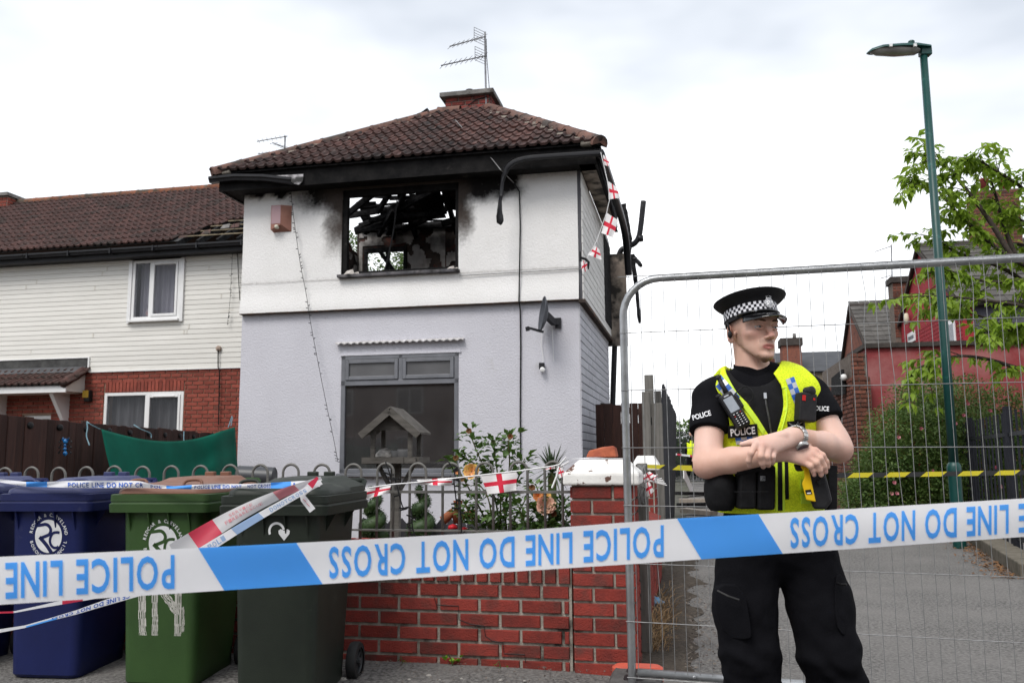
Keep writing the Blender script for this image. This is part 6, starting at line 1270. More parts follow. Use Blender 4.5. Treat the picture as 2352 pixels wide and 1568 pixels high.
for L in limbs:
    P_ = chaikin([q(*p) for p in L],2); b = MB(); b.s = True; n = len(P_); b.tube(P_,[.038*(1-i/n)+.007 for i in range(n)],6); b.build('branch',m_bark,tr)
    for i in range(int(n*.3),n): tw.append((P_[i],(P_[min(i+1,n-1)]-P_[i-1]).normalized(),i/n))
sub = []
b = MB(); b.s = True
for k in range(130):
    p,d,t_ = r.choice(tw); dd = (d+Vector((r.gauss(0,.7),r.gauss(0,.6),r.gauss(.1,.6)))).normalized(); L = r.uniform(.22,.64); pts = [p+dd*L*s-Vector((0,0,.11*s*s)) for s in (0,.35,.7,1)]; b.tube(pts,[.009,.007,.005,.003],4); sub += [(x,dd) for x in pts[1:]]
b.build('twigs',m_bark,tr)
allp = [(p,d) for p,d,t_ in tw]+sub*2
def fn(r):
    p,d = r.choice(allp); s_ = Vector((r.gauss(0,1),r.gauss(0,1),r.gauss(-.35,.4))); return p+s_*.022,s_*.8+d*.5+Vector((0,0,-.45))
leaf_cloud(fn,3900,.165,m_cl,'foliage',tr,21,droop=.5,asp=.46,fold=.07)
# tree behind the houses, seen through the burnt window
tr2 = hthing('garden_tree','green tree behind the burnt house seen through its window','tree'); b = MB(); b.s = True; c = onv(850,540,16); b.tube([(c.x,16,0),(c.x+.1,16,4)],.15,8); b.build('trunk',m_bark,tr2)
r = random.Random(3); cl = [(c.x+r.uniform(-1.9,3.2),16+r.uniform(-1,1),c.z-1.6+r.uniform(-1.2,1.1),r.uniform(.5,.8)) for k in range(22)]; clump_tree(tr2,cl,7000,.13,m_bush,31)
# ================================================================ black railing and kerb on the right of the alley
m_pal = mat('black_paint',(.012,.013,.018),(.02,.021,.028),scale=5,rough=.5); fr = thing('metal_fence','black vertical bar metal fence right of the lamp','fence')
A_ = atz(2208,1205,.0); B_ = atz(2420,1330,.0); n = 24; dv = (B_-A_)
for i in range(n):
    p = A_+dv*(i/(n-1)); b = MB(); b.box((p.x-.009,p.y-.009,.12),(p.x+.009,p.y+.009,1.72)); b.build('bar',m_pal,fr)
for z in (.25,1.45): b = MB(); b.bar(A_+Vector((0,0,z)),B_+Vector((0,0,z)),.02,.05); b.build('rail',m_pal,fr)
for t_ in (.28,.75): p = A_+dv*t_; b = MB(); b.box((p.x-.035,p.y-.035,0),(p.x+.035,p.y+.035,1.78)); b.build('post',m_pal,fr)
kb_ = thing('kerb_wall','low concrete kerb under the black fence','kerb'); m_conc = mat('mossy_concrete',(.17,.15,.12),(.10,.09,.07),scale=9,rough=.95,bump=.7,bscale=50); of = Vector((-.16,.0,0)); b = MB(); b.bar(A_+of+dv*-.1+Vector((0,0,.07)),B_+of+Vector((0,0,.07)),.28,.16); b.build('edging',m_conc,kb_,bevel=.015)
vs_ = thing('leaf_litter','brown fallen leaves gathered along the concrete kerb','leaf litter'); vs_['kind'] = 'stuff'
def fn(r): t_ = r.random(); return A_+dv*(t_*1.0)+Vector((-.32-abs(r.gauss(0,.13)),r.gauss(0,.05),.012)),(r.gauss(0,1),r.gauss(0,1),r.uniform(0,.3))
leaf_cloud(fn,900,.05,mat('dead_leaf',(.14,.075,.04),(.22,.12,.06),scale=9,rough=.9),'leaves',vs_,8)
# ================================================================ galvanised site fence panel
fp = thing('site_barrier','galvanised mesh site fence panel standing behind the officer','barrier'); m_zinc = mat('bright_galvanised',(.42,.43,.44),(.30,.31,.32),scale=14,rough=.38,metal=.75,bump=.1,bscale=90); m_mesh = mat('zinc_wire',(.30,.30,.30),(.20,.20,.20),scale=30,rough=.45,metal=.5)
P0 = Vector((at(1443,1200,4.40).x,4.40,0)); P1 = Vector((at(2352,1100,3.90).x,3.90,0)); PX = (P1-P0).normalized(); TL = math.tan(math.radians(-.55))
def pp3(x,z): return P0+PX*x+Vector((0,0,z+TL*x))
ztop = at(1490,641,4.38).z; zbot = at(1470,1543,4.39).z; LX = 3.45; rb_ = .19
path = [pp3(0,-.02),pp3(0,zbot),pp3(0,ztop-rb_)]+[pp3(rb_-rb_*math.cos(a),ztop-rb_+rb_*math.sin(a)) for a in np.linspace(.15,math.pi/2,8)]+[pp3(x,ztop) for x in np.linspace(.4,LX-.3,6)]+[pp3(LX-rb_+rb_*math.sin(a),ztop-rb_+rb_*math.cos(a)) for a in np.linspace(0,math.pi/2,8)]+[pp3(LX,zbot),pp3(LX,-.02)]
b = MB(); b.s = True; b.tube(path,.0195,12); b.build('frame',m_zinc,fp); b = MB(); b.s = True; b.tube([pp3(.03,zbot),pp3(LX-.03,zbot)],.0195,12); b.build('bottom_rail',m_zinc,fp)
nr = Vector((PX.y,-PX.x,0))*.016; r = random.Random(2); HZ = [ztop+.012]+[at(1443,y,4.40).z for y in (766,897,1028,1160,1292,1425,1553)]
ii = 0
for i in range(58):
    x = .035+i*.0585; pts = []; bend = r.uniform(-.012,.012) if r.random() < .3 else 0
    for j,z in enumerate(HZ):
        kx = bend*(1 if 1 <= j <= 6 and j % 2 else -.3); pts.append(pp3(x+kx,z+.0)+nr)
        if j == 0 and i > 18 and r.random() < .5: pts.append(pp3(x+r.uniform(-.02,.02),(HZ[0]+HZ[1])/2)+nr)
    b = MB(); b.tube(pts,.0016,4); b.build('mesh_wire',m_mesh,fp)
for z in HZ: b = MB(); b.tube([pp3(-.02,z)+nr*1.3,pp3(LX*.5,z+.003)+nr*1.3,pp3(LX,z)+nr*1.3],.0021,4); b.build('cross_wire',m_mesh,fp)
b = MB(); b.s = True; b.M = Matrix.Translation(pp3(.30,zbot)+nr*1.15) @ Matrix.Rotation(math.pi/2,4,'X'); b.lathe([(.009,0),(.009,.006),(.004,.007)],8); b.build('rivet',m_zinc,fp)
ff = thing('ballast_block','grey rubber fence foot with orange edge under the mesh panel','ballast block',(P0.x,P0.y,0),math.atan2(PX.y,PX.x)+math.radians(4)); b = MB()
m_rub = mat('grey_rubber',(.10,.095,.09),(.065,.06,.058),scale=9,rough=.9,bump=.5,bscale=60)
b.loft([rrect(.26,.74,.05,.0,-.33),rrect(.26,.74,.05,.10,-.33),rrect(.22,.70,.05,.125,-.31)]); b.build('block',m_rub,ff,smooth=30)
for y0 in (-.2,.06,.22): b = MB(); b.loft([rrect(.10,.12,.02,.1265,y0),rrect(.09,.11,.02,.127,y0+.005)]); b.build('socket',m_cable,ff)
b = MB(); b.loft([rrect(.268,.12,.05,.06,.30),rrect(.268,.12,.05,.12,.30),rrect(.23,.10,.04,.132,.305)]); b.build('orange_edge',mat('orange_plastic',(.55,.10,.06),(.45,.09,.06),scale=9,rough=.6),ff,smooth=30)
# ================================================================ litter and dry weeds at the foot of the side wall
dw = thing('dry_weeds','tangle of dry brown weeds along the foot of the side wall','weeds'); dw['kind'] = 'stuff'; V = []; F = []; r = random.Random(6)
for k in range(620):
    v = WV+.55+abs(r.gauss(0,1.1)); u = PU1+abs(r.gauss(0,.06)); p = fw(u,v,.0); L = r.uniform(.08,.30); a = r.uniform(0,6.28); d = Vector((math.cos(a)*.5,math.sin(a)*.5,1)).normalized(); bend = Vector((r.uniform(0,.5),r.uniform(-.4,.2),-.5))*L; w = Vector((.0022,.001,0)); o = len(V)
    for s in (0,.5,1): c = p+d*L*s+bend*s*s; V += [tuple(c-w),tuple(c+w)]
    F += [(o,o+1,o+3,o+2),(o+2,o+3,o+5,o+4)]
me = bpy.data.meshes.new('stalks'); me.from_pydata(V,[],F); me.materials.append(mat('dry_stalk',(.26,.15,.075),(.34,.24,.13),scale=6,rough=.9)); link('stalks',me,dw)
lt = thing('litter','crumpled blue plastic bag lying by the dry weeds','litter'); p = atz(1508,1385,.03); b = MB(); b.s = True; b.grid(lambda s,t: (p.x-.07+.15*s,p.y-.10+.2*t,.01+.05*abs(mn.noise(Vector((s*5,t*5,1))))+.05*math.sin(math.pi*s)*math.sin(math.pi*t)),10,10); b.build('bag',mat('blue_film',(.10,.28,.50),(.20,.33,.45),scale=14,rough=.4,c3=(.3,.2,.12),s3=12,t3=.66),lt)
lt = thing('litter','flat white paper scrap beside the blue bag','litter'); p = atz(1515,1405,.02); b = MB(); b.grid(lambda s,t: (p.x-.09+.18*s,p.y-.05+.09*t+.03*s,.012+.02*s*t),4,3); b.build('sheet',mat('grubby_paper',(.6,.58,.56),(.45,.43,.4),scale=12,rough=.9),lt,solid=.002)
gv = thing('rubble_scatter','scattered grit, chips and twigs on the alley edge','rubble'); gv['kind'] = 'stuff'; V = []; F = []
for k in range(2000):
    v = WV+.1+abs(r.gauss(0,2.2)); u = PU1+.02+abs(r.gauss(0,.30)); s = r.uniform(.003,.016)
    if k % 3 == 0: v = WV-abs(r.gauss(0,.25)); u = r.uniform(4.3,6.2); s *= .6
    p = fw(u,v,.012 if v > WV else .045); o = len(V); V += [tuple(p+Vector((r.uniform(-s,s),r.uniform(-s,s),r.uniform(0,s)))) for _ in range(5)]; F += [(o,o+1,o+2),(o,o+2,o+3),(o+1,o+3,o+4),(o+2,o+4,o)]
for k in range(60):
    p = fw(PU1+r.uniform(.05,.7),WV+r.uniform(.2,3),.012); a = r.uniform(0,6.28); d = Vector((math.cos(a),math.sin(a),.05))*r.uniform(.06,.25); w = Vector((-d.y,d.x,0)).normalized()*.003; o = len(V); V += [tuple(p-w),tuple(p+w),tuple(p+d+w),tuple(p+d-w)]; F += [(o,o+1,o+2,o+3)]
me = bpy.data.meshes.new('chips'); me.from_pydata(V,[],F); me.materials.append(mat('chips',(.22,.19,.16),(.12,.10,.09),scale=9,rough=.95)); link('chips',me,gv)
# burnt debris farther down the alley
db = [((1560,1150),(1640,1150),.12,'pale_wood','pale plank lying across the alley'),((1565,1162),(1630,1158),.10,'char','charred beam lying across the alley'),((1570,1175),(1640,1178),.09,'pale_wood2','lower pale board in the alley debris'),((1560,1137),(1625,1133),.10,'char','black roll of burnt felt in the alley')]
for i,(a,c,w_,k,lab) in enumerate(db):
    pa_,pb_ = atz(a[0],a[1],.06),atz(c[0],c[1],.06); t = thing('debris_board',lab,'debris'); b = MB(); b.bar(pa_+Vector((0,0,.02*i)),pb_,.3,w_); b.build('timber',m_char if k == 'char' else mat('pale_board',(.38,.34,.29),(.25,.21,.18),scale=6,rough=.9),t)
t = thing('debris_board','white board leaning in the alley beside the charcoal fence','debris'); b = MB(); b.bar(atz(1590,1130,.0),at(1570,1085,26.0),.03,.35); b.build('timber',m_upvc,t)
# far alley: gate bars, green behind, second officer
fg = hthing('alley_railings','dark railings closing the far end of the alley','fence')
for i in range(30): p = onv(1540+i*3.2,1000,27); b = MB(); b.box((p.x-.02,27,.2),(p.x+.02,27.03,onv(1560,990,27).z)); b.build('bar',m_pal,fg)
fhd = hthing('far_hedge','green hedge beyond the far end of the alley','hedge'); r = random.Random(4); cl = [(onv(1520+k*9,1010,32).x,32+r.uniform(-.5,.5),1.4+r.uniform(-.6,.9),.9) for k in range(16)]; clump_tree(fhd,cl,5000,.22,m_bush,41)
# ================================================================ police officer (solid modelling on a grid, smooth unions)
class Field:
    def __init__(s,lo,hi,h):
        s.lo = np.array(lo,float); s.h = h; s.n = np.ceil((np.array(hi)-s.lo)/h).astype(int)+1; s.a = np.full(s.n,1.0,np.float32)
    def sl(s,lo,hi):
        i0 = np.clip(np.floor((np.array(lo)-s.lo)/s.h).astype(int),0,s.n-1); i1 = np.clip(np.ceil((np.array(hi)-s.lo)/s.h).astype(int)+1,1,s.n); return tuple(slice(a,b) for a,b in zip(i0,i1))
    def pts(s,S): return np.meshgrid(*[s.lo[i]+s.h*np.arange(S[i].start,S[i].stop) for i in range(3)],indexing='ij')
    def put(s,S,d,k,op='u'):
        a = s.a[S]
        if op == 'u':
            h = np.clip(.5+.5*(d-a)/k,0,1); s.a[S] = d*(1-h)+a*h-k*h*(1-h)
        else:                                   # carve d out of the solid
            d = -d; h = np.clip(.5-.5*(d-a)/k,0,1); s.a[S] = d*(1-h)+a*h+k*h*(1-h)
    def cone(s,p,q,r1,r2,k=.01,op='u'):
        p = np.array(p,float); q = np.array(q,float); m = max(r1,r2)+k*2+3*s.h; S = s.sl(np.minimum(p,q)-m,np.maximum(p,q)+m); X = s.pts(S); d = q-p; L = max(1e-12,d@d)
        t = np.clip(sum((X[i]-p[i])*d[i] for i in range(3))/L,0,1); s.put(S,(np.sqrt(sum((X[i]-p[i]-t*d[i])**2 for i in range(3)))-(r1+(r2-r1)*t)).astype(np.float32),k,op); return s
    def chain(s,pts,rs,k=.008):
        for i in range(len(pts)-1): s.cone(pts[i],pts[i+1],rs[i],rs[i+1],k)
        return s
    def ell(s,c,r,R=None,k=.01,op='u'):
        c = np.array(c,float); r = np.array(r,float); m = r.max()+k*2+3*s.h; S = s.sl(c-m,c+m); X = s.pts(S); D = [X[i]-c[i] for i in range(3)]
        if R is not None: D = [sum(R[i][j]*D[j] for j in range(3)) for i in range(3)]
        k0 = np.sqrt(sum((D[i]/r[i])**2 for i in range(3))); k1 = np.sqrt(sum((D[i]/r[i]**2)**2 for i in range(3)))+1e-9; s.put(S,(k0*(k0-1)/k1).astype(np.float32),k,op); return s
    def cut(s,p,n):                           # keep the side the normal points away from
        X = s.pts(tuple(slice(0,m) for m in s.n)); n = np.array(n,float)/np.linalg.norm(n); d = sum((X[i]-p[i])*n[i] for i in range(3)); s.a = np.maximum(s.a,d.astype(np.float32)); return s
    def net(s):
        f = s.a; n = f.shape; sg = f < 0
        C = [sg[i:n[0]-1+i,j:n[1]-1+j,k:n[2]-1+k] for i in (0,1) for j in (0,1) for k in (0,1)]
        cnt = sum(c.astype(np.int8) for c in C); act = np.argwhere((cnt > 0) & (cnt < 8)); idx = np.full((n[0]-1,n[1]-1,n[2]-1),-1,np.int32); idx[tuple(act.T)] = np.arange(len(act))
        off = np.array([(i,j,k) for i in (0,1) for j in (0,1) for k in (0,1)]); val = np.stack([f[tuple((act+o).T)] for o in off],1)
        acc = np.zeros((len(act),3)); num = np.zeros(len(act))
        for a in range(8):
            for b_ in range(a+1,8):
                if np.abs(off[a]-off[b_]).sum() != 1: continue
                va,vb = val[:,a],val[:,b_]; m = (va < 0) != (vb < 0); t = np.where(m,va/(va-vb+1e-12),0); acc += np.where(m[:,None],off[a]+(off[b_]-off[a])*t[:,None],0); num += m
        V = s.lo+s.h*(act+acc/num[:,None]); F = []
        for ax in range(3):
            o = [(0,0,0)]*4; u,w = (ax+1) % 3,(ax+2) % 3; A = [slice(None)]*3; B = [slice(None)]*3; A[ax] = slice(0,n[ax]-1); B[ax] = slice(1,n[ax]); ch = sg[tuple(A)] != sg[tuple(B)]; E = np.argwhere(ch); E = E[(E[:,u] > 0) & (E[:,w] > 0) & (E[:,u] < n[u]-1) & (E[:,w] < n[w]-1)]
            du = np.zeros(3,int); du[u] = 1; dw_ = np.zeros(3,int); dw_[w] = 1; q = np.stack([idx[tuple((E-a).T)] for a in (du*0,du,du+dw_,dw_)],1); flip = sg[tuple(E.T)]; q[~flip] = q[~flip][:,::-1]; F.append(q)
        F = np.concatenate(F); F = F[(F >= 0).all(1)]; return V,F
def field_obj(F,name,m,parent,shift=None,noise_amp=None,smooth_it=0):
    V,Q = F.net() if isinstance(F,Field) else F
    for _ in range(smooth_it):
        acc = np.zeros_like(V); c = np.zeros(len(V))
        for a in range(4):
            for b_ in (1,3): np.add.at(acc,Q[:,a],V[Q[:,(a+b_) % 4]]); np.add.at(c,Q[:,a],1)
        V = V*.4+.6*acc/np.maximum(c,1)[:,None]
    me = bpy.data.meshes.new(name); me.vertices.add(len(V)); me.vertices.foreach_set('co',V.astype(np.float32).ravel()); me.loops.add(len(Q)*4); me.loops.foreach_set('vertex_index',Q.astype(np.int32).ravel()); me.polygons.add(len(Q)); me.polygons.foreach_set('loop_start',np.arange(0,len(Q)*4,4,dtype=np.int32)); me.polygons.foreach_set('loop_total',np.full(len(Q),4,dtype=np.int32))
    for x in (m if isinstance(m,list) else [m]): me.materials.append(x)
    me.update(calc_edges=True); me.polygons.foreach_set('use_smooth',np.ones(len(Q),bool)); me.validate(); return link(name,me,parent),V,Q
OY = 2.92                                        # distance of the officer's spine from the camera
def O3(x,y,d=0.0): p = at(x,y,OY+d); return np.array((p.x,p.y,p.z))
YAW = math.radians(20); HC = O3(1727,752,.0); FWD = np.array((math.sin(YAW),-math.cos(YAW),0)); SID = np.array((math.cos(YAW),math.sin(YAW),0)); UPV = np.array((0,0,1.0))
_tl = math.radians(-2); FWD,UPV = FWD*math.cos(_tl)+UPV*math.sin(_tl),UPV*math.cos(_tl)-FWD*math.sin(_tl)
def H3(a,f,z): return HC+SID*a+FWD*f+UPV*z
HR = [SID,FWD,UPV]
off_ = thing('person','police officer in peaked cap and yellow vest with folded arms looking sideways','person')
m_skin = mat('skin',(.61,.37,.285),(.68,.435,.345),scale=14,rough=.5,bump=.12,bscale=300,spec=.35,attr=None)
def skin_nodes():
    nt = m_skin.node_tree; N = nt.nodes; L = nt.links; b = N['Principled BSDF']; src = b.inputs['Base Color'].links[0].from_socket
    b.inputs['Subsurface Weight'].default_value = .12; b.inputs['Subsurface Radius'].default_value = (.012,.005,.003); b.inputs['Subsurface Scale'].default_value = .5
    for an,c in (('flush',(.60,.24,.20,1)),('pale',(.72,.50,.43,1)),('beard',(.095,.052,.032,1)),('lip',(.42,.125,.115,1)),('hair',(.10,.068,.048,1))):
        a = N.new('ShaderNodeAttribute'); a.attribute_name = an; fac = a.outputs['Fac']
        if an in ('beard','hair'):
            tc = N.new('ShaderNodeTexCoord'); nz_ = N.new('ShaderNodeTexNoise'); nz_.inputs['Scale'].default_value = 420; nz_.inputs['Detail'].default_value = 2; L.new(tc.outputs['Object'],nz_.inputs[0])
            r = N.new('ShaderNodeMapRange'); r.inputs[1].default_value = .35; r.inputs[2].default_value = .65; r.inputs[3].default_value = .55; r.inputs[4].default_value = 1.1; L.new(nz_.outputs[0],r.inputs[0]); mu = N.new('ShaderNodeMath'); mu.operation = 'MULTIPLY'; L.new(fac,mu.inputs[0]); L.new(r.outputs[0],mu.inputs[1]); fac = mu.outputs[0]
        x = N.new('ShaderNodeMix'); x.data_type = 'RGBA'; L.new(fac,x.inputs[0]); L.new(src,x.inputs[6]); x.inputs[7].default_value = c; src = x.outputs[2]
    L.new(src,b.inputs['Base Color'])
skin_nodes()
# ---- joints (image place, then depth relative to the spine)
SR,SLs = O3(1637,915,.01),O3(1862,912,.01)                       # shoulders
ER_,EL_ = O3(1622,1066,-.10),O3(1926,1030,-.08)                   # elbows
WR_,WL_ = O3(1806,1036,-.22),O3(1822,1001,-.245)                  # wrists
KR = [O3(1846,1060,-.245),O3(1858,1051,-.250),O3(1866,1042,-.250),O3(1872,1035,-.243)]
KL = [O3(1738,1018,-.285),O3(1751,1023,-.292),O3(1765,1028,-.290),O3(1778,1033,-.282)]
def body_field(h=.0026):
    F = Field(O3(1560,640,-.42)-np.array((.03,0,.0)),O3(2010,640,.25)+np.array((0,0,.02)),h); F = None
    lo = np.array((O3(1570,900)[0],OY-.36,O3(1770,1300)[2])); hi = np.array((O3(1985,900)[0],OY+.19,H3(0,0,.14)[2])); return Field(lo,hi,h)
B = body_field()
# torso, pelvis, legs (under the clothes)
B.ell(O3(1752,965,.03),(.165,.105,.17),k=.03).ell(O3(1768,1110,.03),(.150,.10,.17),k=.05).ell(O3(1780,1235,.03),(.165,.11,.12),k=.05)
B.cone(O3(1735,880,.03),SR,.06,.055,.04).cone(O3(1770,880,.03),SLs,.06,.055,.04)
# arms
B.cone(SR,ER_,.055,.042,.02).cone(SLs,EL_,.055,.042,.02)
B.cone(ER_,ER_*.66+WR_*.34,.041,.040,.02).cone(ER_*.66+WR_*.34,WR_,.040,.0265,.015); B.cone(EL_,EL_*.64+WL_*.36,.041,.040,.02).cone(EL_*.64+WL_*.36,WL_,.040,.0275,.015)
B.ell(ER_*.88+SR*.12+np.array((.012,.01,0)),(.042,.042,.05),k=.02); B.ell(EL_*.85+SLs*.15,(.043,.042,.05),k=.02)
# hands
for W,K,wd in ((WR_,KR,np.array((0,0,1.0))),(WL_,KL,np.array((0,0,1.0)))):
    side = (K[3]-K[0])/np.linalg.norm(K[3]-K[0])
    for i,kx in enumerate(K): B.cone(W+side*(-.017+.0115*i),kx,.0165,.0125,.012)
def finger(pts,rs,k=.004): B.chain([np.array(p) for p in pts],rs,k)
for pts,r in (([KL[0],O3(1725,1040,-.300),O3(1720,1057,-.292),O3(1722,1069,-.278)],(.0115,.0098,.0088,.0078)),([KL[1],O3(1747,1047,-.310),O3(1750,1063,-.300),O3(1753,1071,-.286)],(.012,.0102,.0092,.008)),
               ([KL[2],O3(1762,1049,-.306),O3(1763,1062,-.297),O3(1765,1068,-.284)],(.0115,.0098,.0088,.0078)),([KL[3],O3(1775,1049,-.294),O3(1774,1058,-.287),O3(1775,1063,-.276)],(.0105,.0088,.0078,.007)),
               ([O3(1800,1000,-.262),O3(1750,1010,-.270),O3(1724,1016,-.268),O3(1704,1020,-.262)],(.016,.0125,.0105,.008)),
               ([KR[0],O3(1862,1070,-.262),O3(1868,1081,-.257),O3(1870,1090,-.250)],(.0105,.009,.008,.007)),([KR[1],O3(1875,1063,-.268),O3(1883,1079,-.262),O3(1886,1090,-.254)],(.0115,.0098,.0088,.0078)),
               ([KR[2],O3(1884,1053,-.264),O3(1893,1070,-.258),O3(1896,1083,-.250)],(.0118,.01,.009,.008)),([KR[3],O3(1889,1045,-.250),O3(1898,1060,-.244),O3(1901,1072,-.238)],(.011,.0095,.0085,.0075)),
               ([O3(1815,1045,-.21),O3(1838,1058,-.215),O3(1852,1068,-.215)],(.015,.012,.010))): finger(pts,r)
# neck and head
B.cone(H3(0,-.022,-.05),O3(1731,868,.02),.052,.056,.015)
B.cone(O3(1735,868,.03),O3(1665,898,.03),.042,.042,.04).cone(O3(1735,868,.03),O3(1815,894,.03),.042,.042,.04)
HZ_ = np.array([-.125,-.118,-.110,-.100,-.088,-.075,-.060,-.040,-.020,0,.015,.035,.06,.09,.115,.13])
HW_ = np.array([.004,.016,.0260,.0355,.0430,.0490,.0545,.0590,.0625,.0668,.0690,.0720,.0715,.060,.036,.006])
HF_ = np.array([.070,.080,.0885,.0905,.0870,.0885,.0885,.0865,.0845,.0860,.0910,.0930,.0880,.070,.042,.006])
HB_ = np.array([.056,.058,.052,.042,.028,.010,-.012,-.055,-.085,-.094,-.097,-.098,-.096,-.082,-.052,-.006])
H0_ = np.array([.063,.068,.064,.056,.044,.026,.008,0,-.004,-.008,-.01,-.01,-.01,-.008,-.005,0])
def skull(F):
    m = .15; S = F.sl(HC-m,HC+m); X = F.pts(S); D = [X[i]-HC[i] for i in range(3)]; a,f,z = [sum(D[i]*ax[i] for i in range(3)) for ax in (SID,FWD,UPV)]
    w,ff,bb,f0 = [np.interp(z,HZ_,t) for t in (HW_,HF_,HB_,H0_)]; Lf = np.where(f > f0,ff-f0,f0-bb); n = np.where(f > f0,2.35,2.1)
    k0 = ((np.abs(a)/w)**n+(np.abs(f-f0)/Lf)**n)**(1/n); d = (k0-1)*np.minimum(w,Lf); d = np.where((z > .13) | (z < -.125),np.maximum(d,np.abs(z-.0025)-.1275),d); F.put(S,d.astype(np.float32),.012)
skull(B)
B.cone(H3(-.033,.078,.0105),H3(.033,.078,.0105),.0120,.0120,.012).ell(H3(0,.084,.012),(.018,.011,.010),HR,.010)
for s_ in (-1,1): B.ell(H3(s_*.040,.056,-.026),(.018,.017,.013),HR,.022); B.ell(H3(s_*.0305,.0985,-.0065),(.0185,.0165,.0120),HR,.010,op='c')
B.ell(H3(0,.083,-.105),(.019,.0125,.012),HR,.012)
B.chain([H3(0,.0850,.005),H3(0,.0945,-.014),H3(0,.1080,-.036)],[.0066,.0074,.0084],.008).ell(H3(0,.1085,-.0385),(.0098,.0090,.0080),HR,.006)
for s_ in (-1,1): B.ell(H3(s_*.0120,.0960,-.0430),(.0065,.0095,.0062),HR,.006)
for s_ in (-1,1): B.ell(H3(s_*.0060,.1035,-.0490),(.0034,.0060,.0030),HR,.003,op='c')
B.ell(H3(0,.0800,-.066),(.024,.0130,.016),HR,.014)
for s_ in (-1,1): B.cone(H3(s_*.003,.0905,-.0670),H3(s_*.022,.0815,-.0718),.0042,.0024,.003); B.cone(H3(0,.0895,-.0780),H3(s_*.019,.0825,-.0745),.0054,.0028,.003)
B.cone(H3(-.0235,.0930,-.0725),H3(.0235,.0930,-.0725),.0022,.0022,.002,op='c')
for s_ in (-1,1):                                  # ears, set back from the cheek and turned outwards
    e0 = H3(s_*.0735,-.020,-.020); ax_ = [SID*math.cos(.42)-FWD*s_*math.sin(.42),FWD*math.cos(.42)+SID*s_*math.sin(.42),UPV]
    B.ell(e0-FWD*.006,(.0075,.019,.031),ax_,.008); B.ell(e0+ax_[0]*s_*.008+FWD*.000-UPV*.002,(.006,.0105,.018),ax_,.004,op='c'); B.ell(H3(s_*.0715,-.014,-.046),(.0055,.009,.010),HR,.010); B.ell(H3(s_*.0690,.000,-.024),(.004,.006,.009),HR,.006)
EZ0 = -.0065
for s_ in (-1,1):                                  # eyelids
    for z0,zm,r_ in ((.0036,.0066,.0034),(-.0048,-.0072,.0026)):
        P_ = [H3(s_*t,.0862-((t-.027)/.02)**2*.0058,EZ0+z0+(zm-z0)*math.sin(math.pi*(t-.0175)/.027)) for t in (.0175,.022,.027,.032,.037,.0420)]; B.chain(P_,[r_]*6,.003)
body,V,Q = field_obj(B,'body',m_skin,off_,smooth_it=1)
from_head = 1; L_ = V-HC; a_,f_,z_ = L_@SID,L_@FWD,L_@UPV
def ss(x,e0,e1): t = np.clip((x-e0)/(e1-e0),0,1); return t*t*(3-2*t)
head = ss(V[:,2],HC[2]-.17,HC[2]-.14)
rn = np.random.default_rng(3)
jl = .072+.022*ss(f_,.0,.06); zb = .080+.042*ss(f_,.0,.075); jaw = ss(-z_,jl-.03,jl+.012)*ss(f_,-.005,.012)*(1-ss(-z_,zb,zb+.008)); chinw = ss(-z_,jl,jl+.022)
side = ss(-z_,-.005,.03)*ss(-f_,-.035,-.015)*ss(f_,-.012,.0)*ss(np.abs(a_),.045,.055)
mous = np.exp(-((z_+.055)/.007)**2)*(np.abs(a_) < .030)*ss(f_,.07,.085); lipm = (1-ss(np.sqrt(((z_+.0730)/.0105)**2+(a_/.0255)**2),.75,1.05))*ss(f_,.070,.078)
clear = np.exp(-((z_+.075)/.020)**2-(a_/.036)**2)*.8+np.exp(-((z_+.04)/.03)**2-((np.abs(a_)-.04)/.03)**2)*.3
beard = np.clip(np.maximum.reduce([jaw*(.20+.66*chinw)*(1-clear*.8),side*.45,mous*.5,np.exp(-((z_+.092)/.008)**2-(a_/.010)**2)*.6*(f_ > .07)]),0,.93)*head
hair = np.clip(ss(z_,-.008,.018)*ss(-f_,-.045,-.015)*.6+ss(-f_,.02,.05)*ss(z_,-.06,-.03)*.75,0,.8)*head*(np.abs(a_) < .081)
tip = np.zeros(len(V))
for p in KL+KR: tip = np.maximum(tip,np.exp(-(np.linalg.norm(V-p,axis=1)/.014)**2)*.55)
ear = np.exp(-((np.abs(a_)-.084)/.012)**2)*ss(-f_,-.01,.02)*head
flush = np.clip(tip+(np.exp(-((z_+.03)/.02)**2-((np.abs(a_)-.042)/.022)**2)*.35*(f_ > .03)+np.exp(-((z_+.034)/.014)**2-(a_/.016)**2)*.55*(f_ > .09))*head+ear*.5,0,.8)
for k in (ER_,EL_): flush = np.maximum(flush,np.exp(-(np.linalg.norm(V-k-np.array((0,0,-.04)),axis=1)/.05)**2)*.35)
pale = np.clip(1-np.linalg.norm(V-(WL_+np.mean(KL,0))/2,axis=1)/.10,0,.6)+np.clip(ss(V[:,2],SR[2]-.20,SR[2]-.10)*(1-head),0,.5)*(np.abs(V[:,0]-O3(1750,900)[0]) > .1)
for nm,ar in (('beard',beard),('lip',lipm*head*.85),('hair',hair),('flush',flush),('pale',pale)): at_ = body.data.attributes.new(nm,'FLOAT','POINT'); at_.data.foreach_set('value',ar.astype(np.float32))
